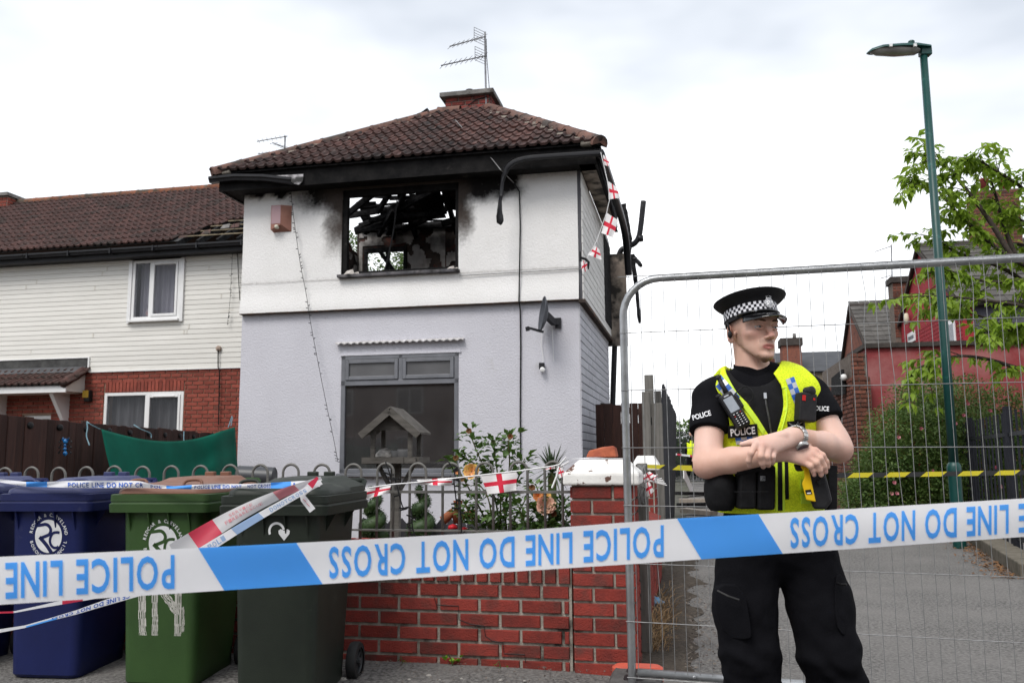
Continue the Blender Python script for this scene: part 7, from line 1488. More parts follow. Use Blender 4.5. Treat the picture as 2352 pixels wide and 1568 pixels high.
# eyes, brows, nails
m_eye = mat('eye_white',(.40,.37,.36),rough=.15,spec=.5); m_iris = mat('iris',(.10,.13,.16),rough=.1,spec=.6); m_pup = mat('pupil',(.004,.004,.004),rough=.1,spec=.6); m_brow = mat('eyebrow_hair',(.11,.066,.042),(.07,.042,.028),scale=60,rough=.9)
def sphere(c,r,m,name,par,n=14):
    b = MB(); b.s = True; b.lathe([(max(.0001,r*math.sin(t)),-r*math.cos(t)) for t in np.linspace(0,math.pi,n)],n*2,c,cap=False); return b.build(name,m,par)
for s_ in (-1,1):
    c = H3(s_*.031,.0735,EZ0-.0005); e = sphere(c,.0118,m_eye,'eye',body); g = (FWD+SID*.22)/np.linalg.norm(FWD+SID*.22)
    sphere(c+g*.0072,.0058,m_iris,'iris',e,10); sphere(c+g*.0112,.0024,m_pup,'pupil',e,8)
    b = MB(); b.s = True; pts = [H3(s_*t,.0880-((t-.027)/.02)**2*.0058,EZ0+.0036+.0030*math.sin(math.pi*(t-.0175)/.027)-.0022) for t in (.0175,.022,.027,.032,.037,.0420)]; b.tube(pts,[.0006,.0010,.0011,.0011,.0011,.0006],5); b.build('eyelashes',m_pup,body); b = MB(); b.s = True; pts = [H3(s_*t,.0935-((t-.010)/.04)**2*.014,.0115+.0035*math.sin((t-.012)*60)) for t in (.011,.018,.026,.034,.042,.049)]; b.tube(pts,[.0022,.0032,.0034,.0030,.0022,.0008],7); b.build('eyebrow',m_brow,body)
m_nail = mat('nail',(.62,.36,.30),rough=.3)
for tipp,prev in ((O3(1721,1067,-.283),O3(1720,1057,-.292)),(O3(1869,1087,-.257),O3(1868,1079,-.262)),(O3(1885,1087,-.261),O3(1883,1079,-.267)),(O3(1895.5,1080,-.257),O3(1894,1072,-.263))):
    d = tipp-prev; d /= np.linalg.norm(d); b = MB(); b.s = True; n_ = np.array((0,-1,.15)); n_ -= d*(n_@d); n_ /= np.linalg.norm(n_); s2 = np.cross(d,n_); c = tipp+n_*.0055; b.add([tuple(c+d*y+s2*x-n_*abs(x)*.25) for y in (-.005,0,.006) for x in (-.0045,0,.0045)],[(0,1,4,3),(1,2,5,4),(3,4,7,6),(4,5,8,7)]); b.build('fingernail',m_nail,body,fix=False)
# ---- clothes
m_blkc = mat('black_jersey',(.0055,.0055,.007),(.009,.009,.011),scale=9,rough=.9,bump=.25,bscale=260,spec=.07,sheen=0); m_blk2 = mat('black_nylon',(.007,.007,.008),(.012,.012,.0135),scale=30,rough=.75,bump=.3,bscale=300,spec=.15); m_trs = mat('black_trouser_cloth',(.005,.005,.0065),(.0075,.0075,.0095),scale=5,rough=.9,bump=.2,bscale=200,spec=.06,sheen=0)
def wr(V,amp,s,o=0): return np.array([mn.noise(Vector(p*s)+Vector((o,0,0))) for p in V])*amp
def torso(F,g,arms=False,k=.03):
    F.ell(O3(1752,962,.02),(.172+g,.118+g,.175+g),k=k).ell(O3(1757,905,.03),(.165+g,.095+g,.075+g),k=.04).ell(O3(1768,1110,.02),(.168+g,.122+g,.17+g),k=.05).ell(O3(1778,1225,.03),(.178+g,.125+g,.12+g),k=.05)
    F.cone(O3(1740,875,.035),O3(1658,902,.02),.055+g,.058+g,.04).cone(O3(1765,875,.035),O3(1845,900,.02),.055+g,.058+g,.04); return F
lo = np.array((O3(1565,900)[0],OY-.20,O3(1750,1250)[2])); hi = np.array((O3(1960,900)[0],OY+.22,O3(1750,815)[2]))
S = Field(lo,hi,.005); torso(S,.002)
def sleeve(F,s0,e0,frac,r0,r1): F.cone(s0,s0+(e0-s0)*frac,r0,r1,.03)
sleeve(S,SR,ER_,.60,.068,.066); sleeve(S,SLs,EL_,.58,.068,.067)
# carve the sleeve ends flat
def carve_end(F,s0,e0,frac,rad):
    d = (e0-s0)/np.linalg.norm(e0-s0); p = s0+(e0-s0)*frac; c = p+d*.13; Sl = F.sl(c-.19,c+.19); X = F.pts(Sl); ax = sum((X[i]-p[i])*d[i] for i in range(3)); rr = np.sqrt(np.maximum(0,sum((X[i]-p[i]-ax*d[i])**2 for i in range(3)))); F.a[Sl] = np.maximum(F.a[Sl],np.where((rr < rad) & (ax > -.03),ax,-1).astype(np.float32))
carve_end(S,SR,ER_,.53,.092); carve_end(S,SLs,EL_,.50,.082)
shirt,V,Q = field_obj(S,'shirt',m_blkc,body,smooth_it=1)
co = V+np.stack([wr(V,.004,14,1),wr(V,.003,14,5),wr(V,.004,11,9)],1); shirt.data.vertices.foreach_set('co',co.astype(np.float32).ravel())
b = MB(); b.s = True                                 # high zip collar
rings = []
for t_,(c,r_) in enumerate(((O3(1733,872,.02),.080),(O3(1731,858,.015),.0715),(O3(1729,845,.01),.0665),(O3(1728,838,.008),.0655),(O3(1728,839,.008),.0615),(O3(1729,850,.01),.060))):
    rings.append([tuple(c+np.array((r_*math.cos(a)*.96,r_*math.sin(a)*1.0,(.012*math.sin(a) if t_ > 1 else 0)-.016*max(0,-math.sin(a-.3))**6*(t_ > 1)))) for a in np.linspace(0,2*math.pi,30,endpoint=False)])
b.loft(rings,cap=False); b.build('collar',m_blkc,shirt,smooth=60)
# trousers
lo = np.array((O3(1610,900)[0],OY-.17,.02)); hi = np.array((O3(2020,900)[0],OY+.21,O3(1750,1165)[2])); T = Field(lo,hi,.0055)
T.ell(O3(1778,1235,.03),(.186,.130,.13),k=.04)
T.chain([O3(1718,1280,.03),O3(1711,1390,.02),O3(1722,1500,.0),O3(1730,1570,.02),O3(1735,1835,.03)],[.106,.099,.091,.087,.078],.03); T.chain([O3(1850,1280,.03),O3(1884,1390,.02),O3(1903,1500,.0),O3(1925,1580,.02),O3(1962,1835,.03)],[.104,.101,.095,.090,.078],.03)
trs,V,Q = field_obj(T,'trousers',m_trs,body,smooth_it=1)
def folds(V):
    z = V[:,2]; k1 = O3(1722,1530)[2]; w = np.exp(-((z-k1)/.11)**2); ph = z*75+V[:,0]*38; return w*np.sin(ph+5*wr(V,1,7,3))*.0035
nrm = np.zeros_like(V); e1 = V[Q[:,1]]-V[Q[:,0]]; e2 = V[Q[:,2]]-V[Q[:,0]]; fn_ = np.cross(e1,e2)
for i in range(4): np.add.at(nrm,Q[:,i],fn_)
nrm /= np.linalg.norm(nrm,axis=1)[:,None]+1e-12
V2 = V+nrm*(folds(V)+wr(V,.0045,11,2)+wr(V,.003,30,8))[:,None]; trs.data.vertices.foreach_set('co',V2.astype(np.float32).ravel())
for pts in (((1645,1340,-.02),(1706,1342,-.085),(1724,1446,-.10),(1722,1468,-.098),(1664,1462,-.03),(1640,1395,-.01)),((1931,1312,-.03),(1914,1325,-.07),(1915,1430,-.085),(1936,1462,-.08),(1964,1455,-.01),(1954,1400,-.01))):
    b = MB(); P_ = chaikin([O3(*p)-np.array((0,.014,0)) for p in pts],1,True); P_ = [Vector(p) for p in P_]; n = len(P_); ctr = sum(P_,Vector())/n; back = Vector((0,.05,0)); b.add([tuple(p) for p in P_]+[tuple(p+back) for p in P_]+[tuple(ctr+Vector((0,-.012,0)))],[(i,(i+1) % n,2*n) for i in range(n)]+[(i,n+i,n+(i+1) % n,(i+1) % n) for i in range(n)]); b.build('cargo_pocket',m_trs,trs,bevel=.003,smooth=40)
for x0,y0,x1,y1,dp in ((1648,1356,1698,1377,-.07),(1924,1338,1944,1341,-.06)):
    b = MB(); b.tube([O3(x0,y0,dp-.02),O3((x0+x1)/2,(y0+y1)/2+2,dp-.045),O3(x1,y1,dp-.055)],.004,5); b.build('zip',m_cable,trs)
m_boot = mat('black_leather',(.012,.012,.012),rough=.35,spec=.5)
for c in (O3(1735,1850,.03),O3(1962,1850,.03)): b = MB(); b.s = True; b.loft([rrect(.105,.29,.045,0,-.19),rrect(.11,.29,.045,.03,-.19),rrect(.10,.25,.045,.07,-.15),rrect(.095,.13,.045,.12,-.06),rrect(.10,.13,.045,.22,-.06)]); b.v = [(x+c[0],y+c[1],z) for x,y,z in b.v]; b.build('boot',m_boot,body,smooth=50)
# ---- body armour (black) and yellow high-visibility cover
def vest_field(g,h=.004):
    lo = np.array((O3(1600,900)[0],OY-.24,O3(1750,1200)[2])); hi = np.array((O3(1930,900)[0],OY+.24,O3(1750,830)[2])); F = Field(lo,hi,h); torso(F,g)
    F.cut(O3(1770,1176),(0,0,-1))
    for s0,e0 in ((O3(1608,868,.02),O3(1606,1090,-.02)),(O3(1884,868,.02),O3(1905,1090,-.02))): F.cone(s0,e0,.068,.045,.02,op='c')
    F.cone(O3(1731,800,.02),O3(1731,872,.0),.088,.086,.01,op='c'); return F
def in_poly(x,y,poly):
    r = np.zeros(x.shape,bool); n = len(poly)
    for i in range(n):
        (x0,y0),(x1,y1) = poly[i],poly[(i+1) % n]; c = (y0 > y) != (y1 > y)
        with np.errstate(divide='ignore',invalid='ignore'): r ^= c & (x < (x1-x0)*(y-y0)/(y1-y0+1e-12)+x0)
    return r
def proj(V): D = V-np.array(CAM); k = D@np.array(_f); return CXP+FPX*(D@np.array(_R))/k,CYP-FPX*(D@np.array(_U))/k
m_yel = mat('fluorescent_yellow',(.84,.97,.03),(.58,.74,.015),scale=260,detail=2,lo=.4,hi=.6,rough=.7,bump=.35,bscale=420,spec=.2); m_yel2 = mat('fluorescent_trim',(.60,.84,.06),rough=.6); m_sil = mat('reflective_silver',(.50,.52,.55),(.42,.44,.47),scale=20,rough=.35,metal=.25); m_blue_r = mat('reflective_blue',(.05,.15,.50),(.04,.12,.42),scale=20,rough=.4)
A_f = vest_field(.010); arm,V,Q = field_obj(A_f,'body_armour',m_blk2,body,smooth_it=1)
def sdpoly(x,y,poly):
    d = np.full(x.shape,1e9)
    for (x0,y0),(x1,y1) in zip(poly,poly[1:]+poly[:1]):
        t = np.clip(((x-x0)*(x1-x0)+(y-y0)*(y1-y0))/((x1-x0)**2+(y1-y0)**2),0,1); d = np.minimum(d,np.hypot(x-x0-t*(x1-x0),y-y0-t*(y1-y0)))
    return np.where(in_poly(x,y,poly),-d,d)
FPV = [(1655,800),(1669,859),(1681,882),(1693,902),(1717,926),(1740,958),(1760,990),(1772,1010),(1782,1000),(1789,980),(1797,950),(1800,930),(1799,905),(1794,885),(1772,850),(1772,800)]
Y_f = vest_field(.021); X = Y_f.pts(tuple(slice(0,m) for m in Y_f.n)); P_ = np.stack([c.ravel() for c in X],1); x,y = proj(P_); dd_ = (-sdpoly(x,y,FPV)/698.0).astype(np.float32); dd_[P_[:,1] > OY+.03] = -1; Y_f.a = np.maximum(Y_f.a,dd_.reshape(Y_f.a.shape))
vest,V,Q = field_obj(Y_f,'hi_vis_vest',m_yel,body,smooth_it=1)
# helper to find the vest surface in front at an image place
from mathutils.bvhtree import BVHTree
VT = BVHTree.FromPolygons([tuple(v) for v in np.concatenate([V,A_f.net()[0]])],[tuple(q) for q in Q]+[tuple(i+len(V) for i in q) for q in A_f.net()[1]])
ST = BVHTree.FromPolygons([tuple(v) for v in co],[tuple(p.vertices) for p in shirt.data.polygons])
def onto(x,y,lift=.004,tree=None):
    d = ray(x,y).normalized(); h = (tree or VT).ray_cast(CAM,d); return (h[0]-d*lift) if h[0] is not None else at(x,y,OY-.15)
def patch(name,m,par,corners,lift=.006,th=.004,nx=6,ny=4,tree=None):
    b = MB(); c = [Vector((p[0],p[1],0)) for p in corners]
    def fn(s,t): q_ = c[0].lerp(c[1],s).lerp(c[3].lerp(c[2],s),t); return onto(q_.x,q_.y,lift,tree)
    b.grid(fn,nx,ny); return b.build(name,m,par,solid=th)
def ribbon(name,m,par,path,w,lift=.003,th=.002,n=4):
    pts = chaikin([Vector((p[0],p[1],0)) for p in path],2); b = MB(); vs = []
    for i,p in enumerate(pts):
        d = (pts[min(i+1,len(pts)-1)]-pts[max(i-1,0)]).normalized(); s_ = Vector((-d.y,d.x,0))*w/2; vs += [tuple(onto(p.x-s_.x,p.y-s_.y,lift)),tuple(onto(p.x+s_.x,p.y+s_.y,lift))]
    b.add(vs,[(2*i,2*i+1,2*i+3,2*i+2) for i in range(len(pts)-1)]); b.s = True; return b.build(name,m,par,solid=th)
ribbon('vest_trim',m_yel2,vest,[(1663,862),(1688,906),(1712,931),(1735,963),(1756,994)],11); ribbon('vest_trim',m_yel2,vest,[(1801,888),(1806,930),(1799,962),(1790,992)],10)
for x0,y1 in ((1774,1146),(1807,1146)): ribbon('vest_stripe',m_blk2,vest,[(x0-2,1045),(x0,1095),(x0+1,y1)],8)
ribbon('vest_zip',m_blk2,vest,[(1790,1045),(1791,1100),(1792,1172)],11)
for x0 in (1783,1799): ribbon('vest_trim',m_yel2,vest,[(x0,1045),(x0+1,1100),(x0+1,1172)],5)
def checks(p0,p1,w,nx,rows=2):
    d = Vector((p1[0]-p0[0],p1[1]-p0[1])); L = d.length; d /= L; n_ = Vector((-d.y,d.x))
    for i in range(nx):
        for j in range(rows):
            q = [(p0[0]+d.x*L*(i+a)/nx+n_.x*w*((j+c)/rows-.5),p0[1]+d.y*L*(i+a)/nx+n_.y*w*((j+c)/rows-.5)) for a,c in ((0,0),(1,0),(1,1),(0,1))]; patch('reflective_check',m_sil if (i+j) % 2 else m_blue_r,vest,q,.004,.001,2,2)
checks((1645,868),(1690,920),26,5); checks((1814,868),(1836,928),20,5); checks((1690,1013),(1742,1005),16,4)
def word(s,m,par,p0,p1,hgt,lift,tree,name='lettering',squash=1.0):
    """letters laid on a cloth surface along the line p0-p1 (image places)"""
    vs,fs = _glyph(s,.02,3); xs = [v[0] for v in vs]; ys = [v[1] for v in vs]; w = max(xs)-min(xs); h = max(ys)-min(ys); x0,y0 = min(xs),min(ys); d = Vector((p1[0]-p0[0],p1[1]-p0[1])); n_ = Vector((d.y,-d.x)).normalized(); out = []
    for v in vs: s_ = (v[0]-x0)/w; t = (v[1]-y0)/h; out.append(tuple(onto(p0[0]+d.x*s_+n_.x*hgt*t,p0[1]+d.y*s_+n_.y*hgt*t,lift,tree)))
    b = MB(); b.add(out,fs); return b.build(name,m,par,fix=False)
m_wht = mat('white_print_cloth',(.78,.78,.80),rough=.7)
word('POLICE',m_wht,shirt,(1592,965),(1634,953),12,.003,ST); word('POLICE',m_wht,shirt,(1866,942),(1904,944),11,.003,ST)
pt = patch('name_patch',m_blk2,vest,[(1671,978),(1739,973),(1741,1000),(1673,1006)],.008,.005); b_ = word('POLICE',m_wht,pt,(1679,1002),(1735,996),17,.0135,VT)
b_ = patch('flag_patch',m_blk2,vest,[(1808,968),(1846,964),(1848,990),(1812,992)],.008,.004)
for p,q_ in (((1812,972),(1844,990)),((1844,968),(1812,990)),((1810,981),(1847,978))): b = MB(); b.tube([onto(*p,.014),onto(*q_,.014)],.0012,4); b.build('flag_stripe',m_sil,b_)
cable('zip',[onto(x_,y_,.003) for x_,y_ in ((1757,902),(1760,930),(1766,960),(1772,1000))],.0032,mat('zip_metal',(.05,.05,.055),(.1,.1,.1),scale=90,rough=.4,metal=.4),arm); b = MB(); b.bar(onto(1757,902,.006),onto(1758,915,.006),.009,.005); b.build('zip_pull',m_sil,arm)
def pouch(name,x0,y0,x1,y1,dep,m=m_blk2,par=None,back=-.06,bev=.008):
    c = [O3(x0,y0,back),O3(x1,y0,back),O3(x1,y1,back),O3(x0,y1,back)]; dv_ = np.array((0,-dep,0)); b = MB(); b.add([tuple(p) for p in c]+[tuple(p+dv_*(1 if i < 2 else .9)) for i,p in enumerate(c)],[(0,1,2,3),(4,7,6,5),(0,4,5,1),(1,5,6,2),(2,6,7,3),(3,7,4,0)]); return b.build(name,m,par if par is not None else vest,bevel=bev)
F = Field(O3(1605,1060,-.22)-np.array((0,0,.16)),O3(1700,1060,.05)+np.array((0,0,.06)),.005); F.cone(O3(1656,1112,-.085),O3(1655,1148,-.08),.048,.042,.02).ell(O3(1655,1130,-.07),(.048,.055,.062),k=.03); field_obj(F,'pouch',m_blk2,vest,smooth_it=2)
pouch('pouch',1686,1078,1724,1166,.075,back=-.08); q_ = pouch('pouch',1727,1068,1766,1168,.080,back=-.08)
for x0,x1,y0 in ((1688,1723,1128),(1728,1765,1128)): b = MB(); b.box(tuple(O3(x0,y0,-.166)),tuple(O3(x1,y0+1.5,-.163))); b.build('pouch_seam',m_cable,vest)
for e in (5,3,1): b = MB(); b.tube([O3(1752+sx_*e,1098+sy_*e,-.168) for sx_,sy_ in ((-1,-1),(1,-1),(1,1),(-1,1),(-1,-1))],.0008,4); b.build('pouch_mark',m_sil,vest)
b = MB(); b.s = True; b.tube([O3(1690,1080,-.15),O3(1745,1072,-.15),O3(1764,1074,-.14)],.016,8); b.build('pouch_flap',m_blk2,vest)
pouch('holster_plate',1893,1068,1914,1176,.04,back=-.10,bev=.004)
for (x0,y0,x1,y1) in ((1838,1100,1862,1122),(1840,1133,1870,1156)): patch('loop_strip',m_yel2,vest,[(x0,y0),(x1,y0),(x1,y1),(x0,y1)],.006,.003)
# radio on the right breast
m_rad = mat('radio_black',(.016,.016,.018),(.024,.024,.026),scale=40,rough=.5,bump=.1,bscale=200)
rt = onto(1679,930,.012); rd = np.array(onto(1710,975,.02))-np.array(onto(1663,900,.02)); rd = Vector(rd).normalized(); nr_ = Vector((-.1,-1,.12)).normalized(); nr_ = (nr_-rd*nr_.dot(rd)).normalized(); sd_ = rd.cross(nr_)
RC = Vector(onto(1686,944,.020)); hl = 43/698; hw_ = 16.5/698
def RP(a,l,n_): return RC+sd_*(-a*hw_)+rd*(l*hl)+nr_*n_
def rbox(name,a0,l0,a1,l1,n0,n1,m,par,bev=.003): b = MB(); vs = [RP(a,l,n_) for n_ in (n0,n1) for a,l in ((a0,l0),(a1,l0),(a1,l1),(a0,l1))]; b.add([tuple(v) for v in vs],[(3,2,1,0),(4,5,6,7),(0,1,5,4),(1,2,6,5),(2,3,7,6),(3,0,4,7)]); return b.build(name,m,par,bevel=bev)
rad = thing('radio','black police radio with grey screen clipped to the yellow vest','radio'); rbox('case',-1,-1,1,1,-.012,.022,m_rad,rad,.007); rbox('screen',-.68,-.72,.68,.10,.0221,.0235,mat('grey_screen',(.33,.36,.40),(.28,.31,.35),scale=30,rough=.2),rad,.001)
for r_ in range(6):
    for c in range(3): w_ = .2; a = -.5+.5*c; l = .24+.125*r_; rbox('key',a-w_,l-.045,a+w_,l+.045,.0221,.0250,m_cable,rad,.0008); rbox('key_mark',a-.09,l-.018,a+.09,l+.018,.0251,.0254,m_wht if (r_,c) not in ((0,2),(1,0)) else mat('key_colour',(.5,.03,.03) if c else (.03,.4,.1),rough=.5),rad,0)
rbox('maker_plate',-.35,-.86,.35,-.80,.0221,.0226,m_sil,rad,0)
b = MB(); b.s = True; b.tube([RP(.42,-.95,.004),RP(.50,-1.4,.004),RP(.62,-1.95,.002)],[.0085,.0075,.0075],10); b.lathe([(.009,-.008),(.009,.008)],10,RP(.62,-1.97,.002)); b.build('antenna',m_rad,rad); b = MB(); b.s = True; b.tube([RP(-.75,-.98,.005),RP(-.75,-1.15,.005)],.009,10); b.build('knob',m_rad,rad)
rbox('side_plug',1.0,-.75,1.5,.05,-.01,.012,m_rad,rad,.004)
cable('curly_lead',chaikin([RP(1.25,-.75,.01),onto(1700,893,.02),onto(1712,885,.03),onto(1728,895,.03),onto(1730,915,.02),onto(1718,925,.015)],3),.0022,m_cable,rad); cable('ear_lead',chaikin([H3(-.080,-.010,-.055),O3(1683,830,.03),O3(1672,868,-.03),O3(1660,885,-.06),O3(1660,900,-.07),O3(1668,912,-.09)],3),.0016,m_cable,rad)
ep = thing('earpiece','black earpiece in the officer’s right ear'.replace('’',''),'earpiece'); b = MB(); b.s = True; c = H3(-.083,-.008,-.026); b.lathe([(.002,-.014),(.010,-.008),(.011,.004),(.004,.012)],12,c,sx=.7); b.tube([H3(-.083,-.010,-.012),H3(-.086,-.012,.004),H3(-.084,-.018,.014),H3(-.080,-.026,.014)],.0035,6); b.build('shell',m_rad,ep)
# body camera on the left shoulder
bc = thing('body_camera','black body camera with red switch on the left shoulder strap','camera'); C0 = Vector(onto(1847,932,.018)); u_ = Vector((.10,.0,.995)).normalized(); n_ = Vector((.35,-.93,.05)).normalized(); s_ = u_.cross(n_).normalized()
def CP(a,l,d): return C0+s_*a+u_*l+n_*d
def cbox(name,a0,l0,a1,l1,d0,d1,m,bev=.004): b = MB(); vs = [CP(a,l,d) for d in (d0,d1) for a,l in ((a0,l0),(a1,l0),(a1,l1),(a0,l1))]; b.add([tuple(v) for v in vs],[(3,2,1,0),(4,5,6,7),(0,1,5,4),(1,2,6,5),(2,3,7,6),(3,0,4,7)]); return b.build(name,m,bc,bevel=bev)
cbox('case',-.032,-.052,.032,.04,-.01,.024,m_rad,.005); cbox('switch',-.028,.012,-.015,.030,.0241,.0262,mat('red_plastic',(.55,.02,.02),rough=.4),.001); cbox('led',.015,.018,.022,.025,.0241,.0252,mat('red_plastic',(.5,.02,.02)),0); b = MB(); b.s = True; b.M = Matrix.Translation(CP(.012,.048,.008)) @ n_.to_track_quat('Z','Y').to_matrix().to_4x4(); b.lathe([(.016,-.014),(.016,.012),(.011,.016)],16); b.build('lens_turret',m_rad,bc,smooth=40)
b = MB(); b.s = True; kr = [onto(1832,978,.02),onto(1834,965,.02),onto(1840,962,.02),onto(1846,968,.02),onto(1848,985,.02)]; b.tube(chaikin(kr,2),.0035,6); b.build('clip_ring',m_hub,bc)
# taser
tz = thing('stun_gun','black and yellow stun gun holstered on the front of the vest','stun gun')
def tpoly(name,pts,d0,d1,m,bev=.004,par=None): b = MB(); n = len(pts); a = [O3(x_,y_,d0) for x_,y_ in pts]; c = [O3(x_,y_,d1) for x_,y_ in pts]; b.add([tuple(p) for p in a+c],[tuple(range(n)),tuple(range(2*n-1,n-1,-1))]+[(j,n+j,n+(j+1) % n,(j+1) % n) for j in range(n)]); return b.build(name,m,tz,bevel=bev)
tpoly('holster',[(1850,1078),(1893,1078),(1902,1110),(1912,1150),(1896,1170),(1868,1168),(1858,1140),(1846,1110)],-.215,-.13,m_rad,.008); tpoly('yellow_flank',[(1846,1072),(1856,1070),(1862,1096),(1874,1152),(1852,1148),(1842,1110),(1848,1095)],-.228,-.20,mat('taser_yellow',(.80,.52,.01),(.72,.46,.01),scale=9,rough=.5),.003); tpoly('grip',[(1822,1064),(1848,1070),(1846,1082),(1828,1082)],-.215,-.17,m_rad,.006); tpoly('grip_flash',[(1838,1070),(1858,1064),(1860,1072),(1844,1080)],-.222,-.19,MATS['taser_yellow'],.003)
tpoly('buckle',[(1876,1104),(1894,1092),(1898,1104),(1882,1116)],-.228,-.21,m_rad,.003); tpoly('warning_label',[(1849,1125),(1862,1123),(1866,1134),(1852,1135)],-.2295,-.228,m_cable,0); tpoly('label_text',[(1853,1131),(1862,1130),(1863,1133),(1854,1133.5)],-.2305,-.2295,m_wht,0)
# watch on the left wrist
wt = thing('wristwatch','steel wristwatch with dark dial on the left wrist','watch'); m_steel = mat('polished_steel',(.55,.54,.52),(.40,.39,.38),scale=40,rough=.25,metal=.9); W0 = np.array(WL_)*.93+np.array(EL_)*.07; ad = Vector(EL_-WL_).normalized(); wx = ad.cross(Vector((0,-1,.0))).normalized(); wy = wx.cross(ad)
for k in range(17):
    t = 2*math.pi*k/17; c = Vector(W0)+wx*(.0335*math.cos(t))+wy*(.0325*math.sin(t)); tg = (wx*-math.sin(t)+wy*math.cos(t)); b = MB(); b.bar(c-ad*.0105,c+ad*.0105,.0112,.0045,up=tuple((wx*math.cos(t)+wy*math.sin(t)))); b.build('link',m_steel,wt,bevel=.001)
fc_ = Vector(W0)+(wx*.75-wy*.66 if (wx*.75-wy*.66).y < 0 else wx*.75+wy*.66)*.036; nn = (fc_-Vector(W0)).normalized(); b = MB(); b.s = True; b.M = Matrix.Translation(fc_) @ nn.to_track_quat('Z','Y').to_matrix().to_4x4(); b.lathe([(.021,-.005),(.021,.003),(.0185,.006),(.017,.0045)],24); b.build('bezel',m_steel,wt,smooth=40); b = MB(); b.M = Matrix.Translation(fc_+nn*.0052) @ nn.to_track_quat('Z','Y').to_matrix().to_4x4(); b.lathe([(.0165,0),(.0165,.0006)],20); b.build('dial',mat('dial',(.015,.018,.05),rough=.15,spec=.6),wt)
# ---- peaked cap
cap_ = thing('peaked_cap','black peaked police cap with chequered band and silver badge','cap'); ct_ = math.radians(11); CF = FWD*math.cos(ct_)+UPV*math.sin(ct_); CU = UPV*math.cos(ct_)-FWD*math.sin(ct_); CC = H3(0,-.004,.027)
def K3(a,f,z): return Vector(CC+SID*a+CF*f+CU*z)
m_felt = mat('cap_cloth',(.008,.008,.0095),(.012,.012,.014),scale=20,rough=.7,bump=.25,bscale=350,spec=.25); m_pat = mat('patent_black',(.006,.006,.007),rough=.08,spec=.7); m_chw = mat('check_white',(.74,.74,.78),rough=.6); m_chb = mat('check_black',(.010,.010,.016),rough=.6)
bx_,by_ = .0790,.1010
def ring(rx,ry,z,n=48,fo=0,dz=None): return [tuple(K3(rx*math.sin(t),fo+ry*math.cos(t),z+(dz(t) if dz else 0))) for t in np.linspace(0,2*math.pi,n,endpoint=False)]
b = MB(); b.s = True; fr_ = lambda t: .006*max(0,math.cos(t))
b.loft([ring(bx_-.001,by_-.001,-.010),ring(bx_+.0015,by_+.0015,-.010),ring(bx_+.0015,by_+.0015,.038),ring(.091,.109,.043,fo=.003,dz=fr_),ring(.108,.121,.054,fo=.004,dz=fr_),ring(.115,.127,.061,fo=.005,dz=fr_),ring(.1165,.128,.0645,fo=.005,dz=fr_),ring(.115,.127,.067,fo=.005,dz=fr_),ring(.098,.11,.071,fo=.004,dz=fr_),ring(.055,.065,.074,fo=.003,dz=fr_),ring(.01,.01,.075)]); b.build('crown',m_felt,cap_,smooth=60)
b = MB(); b.s = True; b.tube([Vector(p) for p in ring(.1165,.128,.065,fo=.005,dz=fr_)],.0018,6,closed=True); b.build('piping',m_felt,cap_)
b = MB(); nC = 64; z0,z1 = .004,.034; vs = []
for j in range(4): vs += ring(bx_+.0032,by_+.0032,z0+(z1-z0)*j/3,nC)
b.add(vs,[(j*nC+i,j*nC+(i+1) % nC,(j+1)*nC+(i+1) % nC,(j+1)*nC+i) for j in range(3) for i in range(nC)]); b.m = [(i+j) % 2 for j in range(3) for i in range(nC)]; b.build('chequered_band',[m_chw,m_chb],cap_)
b = MB(); b.s = True; b.grid(lambda s,t: K3((bx_+.001+t*.004)*math.sin((s-.5)*2.1)*(1+.10*t),(by_+.001)*math.cos((s-.5)*2.1)+.050*t*math.cos((s-.5)*2.7),-.006-.012*t*t-.016*t),26,8); b.build('peak',m_pat,cap_,solid=.003)
b = MB(); b.s = True; b.tube([K3((bx_+.005)*math.sin(t),(by_+.006)*math.cos(t),.000) for t in np.linspace(-1.25,1.25,30)],.0045,8); b.build('chin_strap',m_pat,cap_)
for t in (-1.25,-.55): b = MB(); b.s = True; p = K3((bx_+.008)*math.sin(t),(by_+.009)*math.cos(t),.001); b.lathe([(.001,-.005),(.005,0),(.001,.005)],8,p); b.build('button',m_sil,cap_)
m_badge = mat('chrome_badge',(.75,.75,.76),(.5,.5,.52),scale=90,rough=.22,metal=.8,bump=.6,bscale=260); bn = Vector(CF); bq = bn.to_track_quat('Z','Y').to_matrix().to_4x4(); bcn = K3(.0,by_+.006,.024)
b = MB(); b.s = True; b.M = Matrix.Translation(bcn) @ bq; b.lathe([(.0175,0),(.0175,.002),(.014,.004),(.012,.003),(.008,.005),(.001,.006)],24); bd = b.build('badge',m_badge,cap_,smooth=40); b = MB(); b.s = True
for dx,r_ in ((-.009,.0028),(-.0045,.0032),(0,.0038),(.0045,.0032),(.009,.0028)): b.lathe([(.0004,-r_),(r_,0),(.0004,r_)],8,K3(dx,by_+.008,.046+.004*(1-abs(dx)/.009)))
b.tube([K3(-.010,by_+.007,.041),K3(.010,by_+.007,.041)],.0022,6); b.build('badge_crown',m_badge,bd)
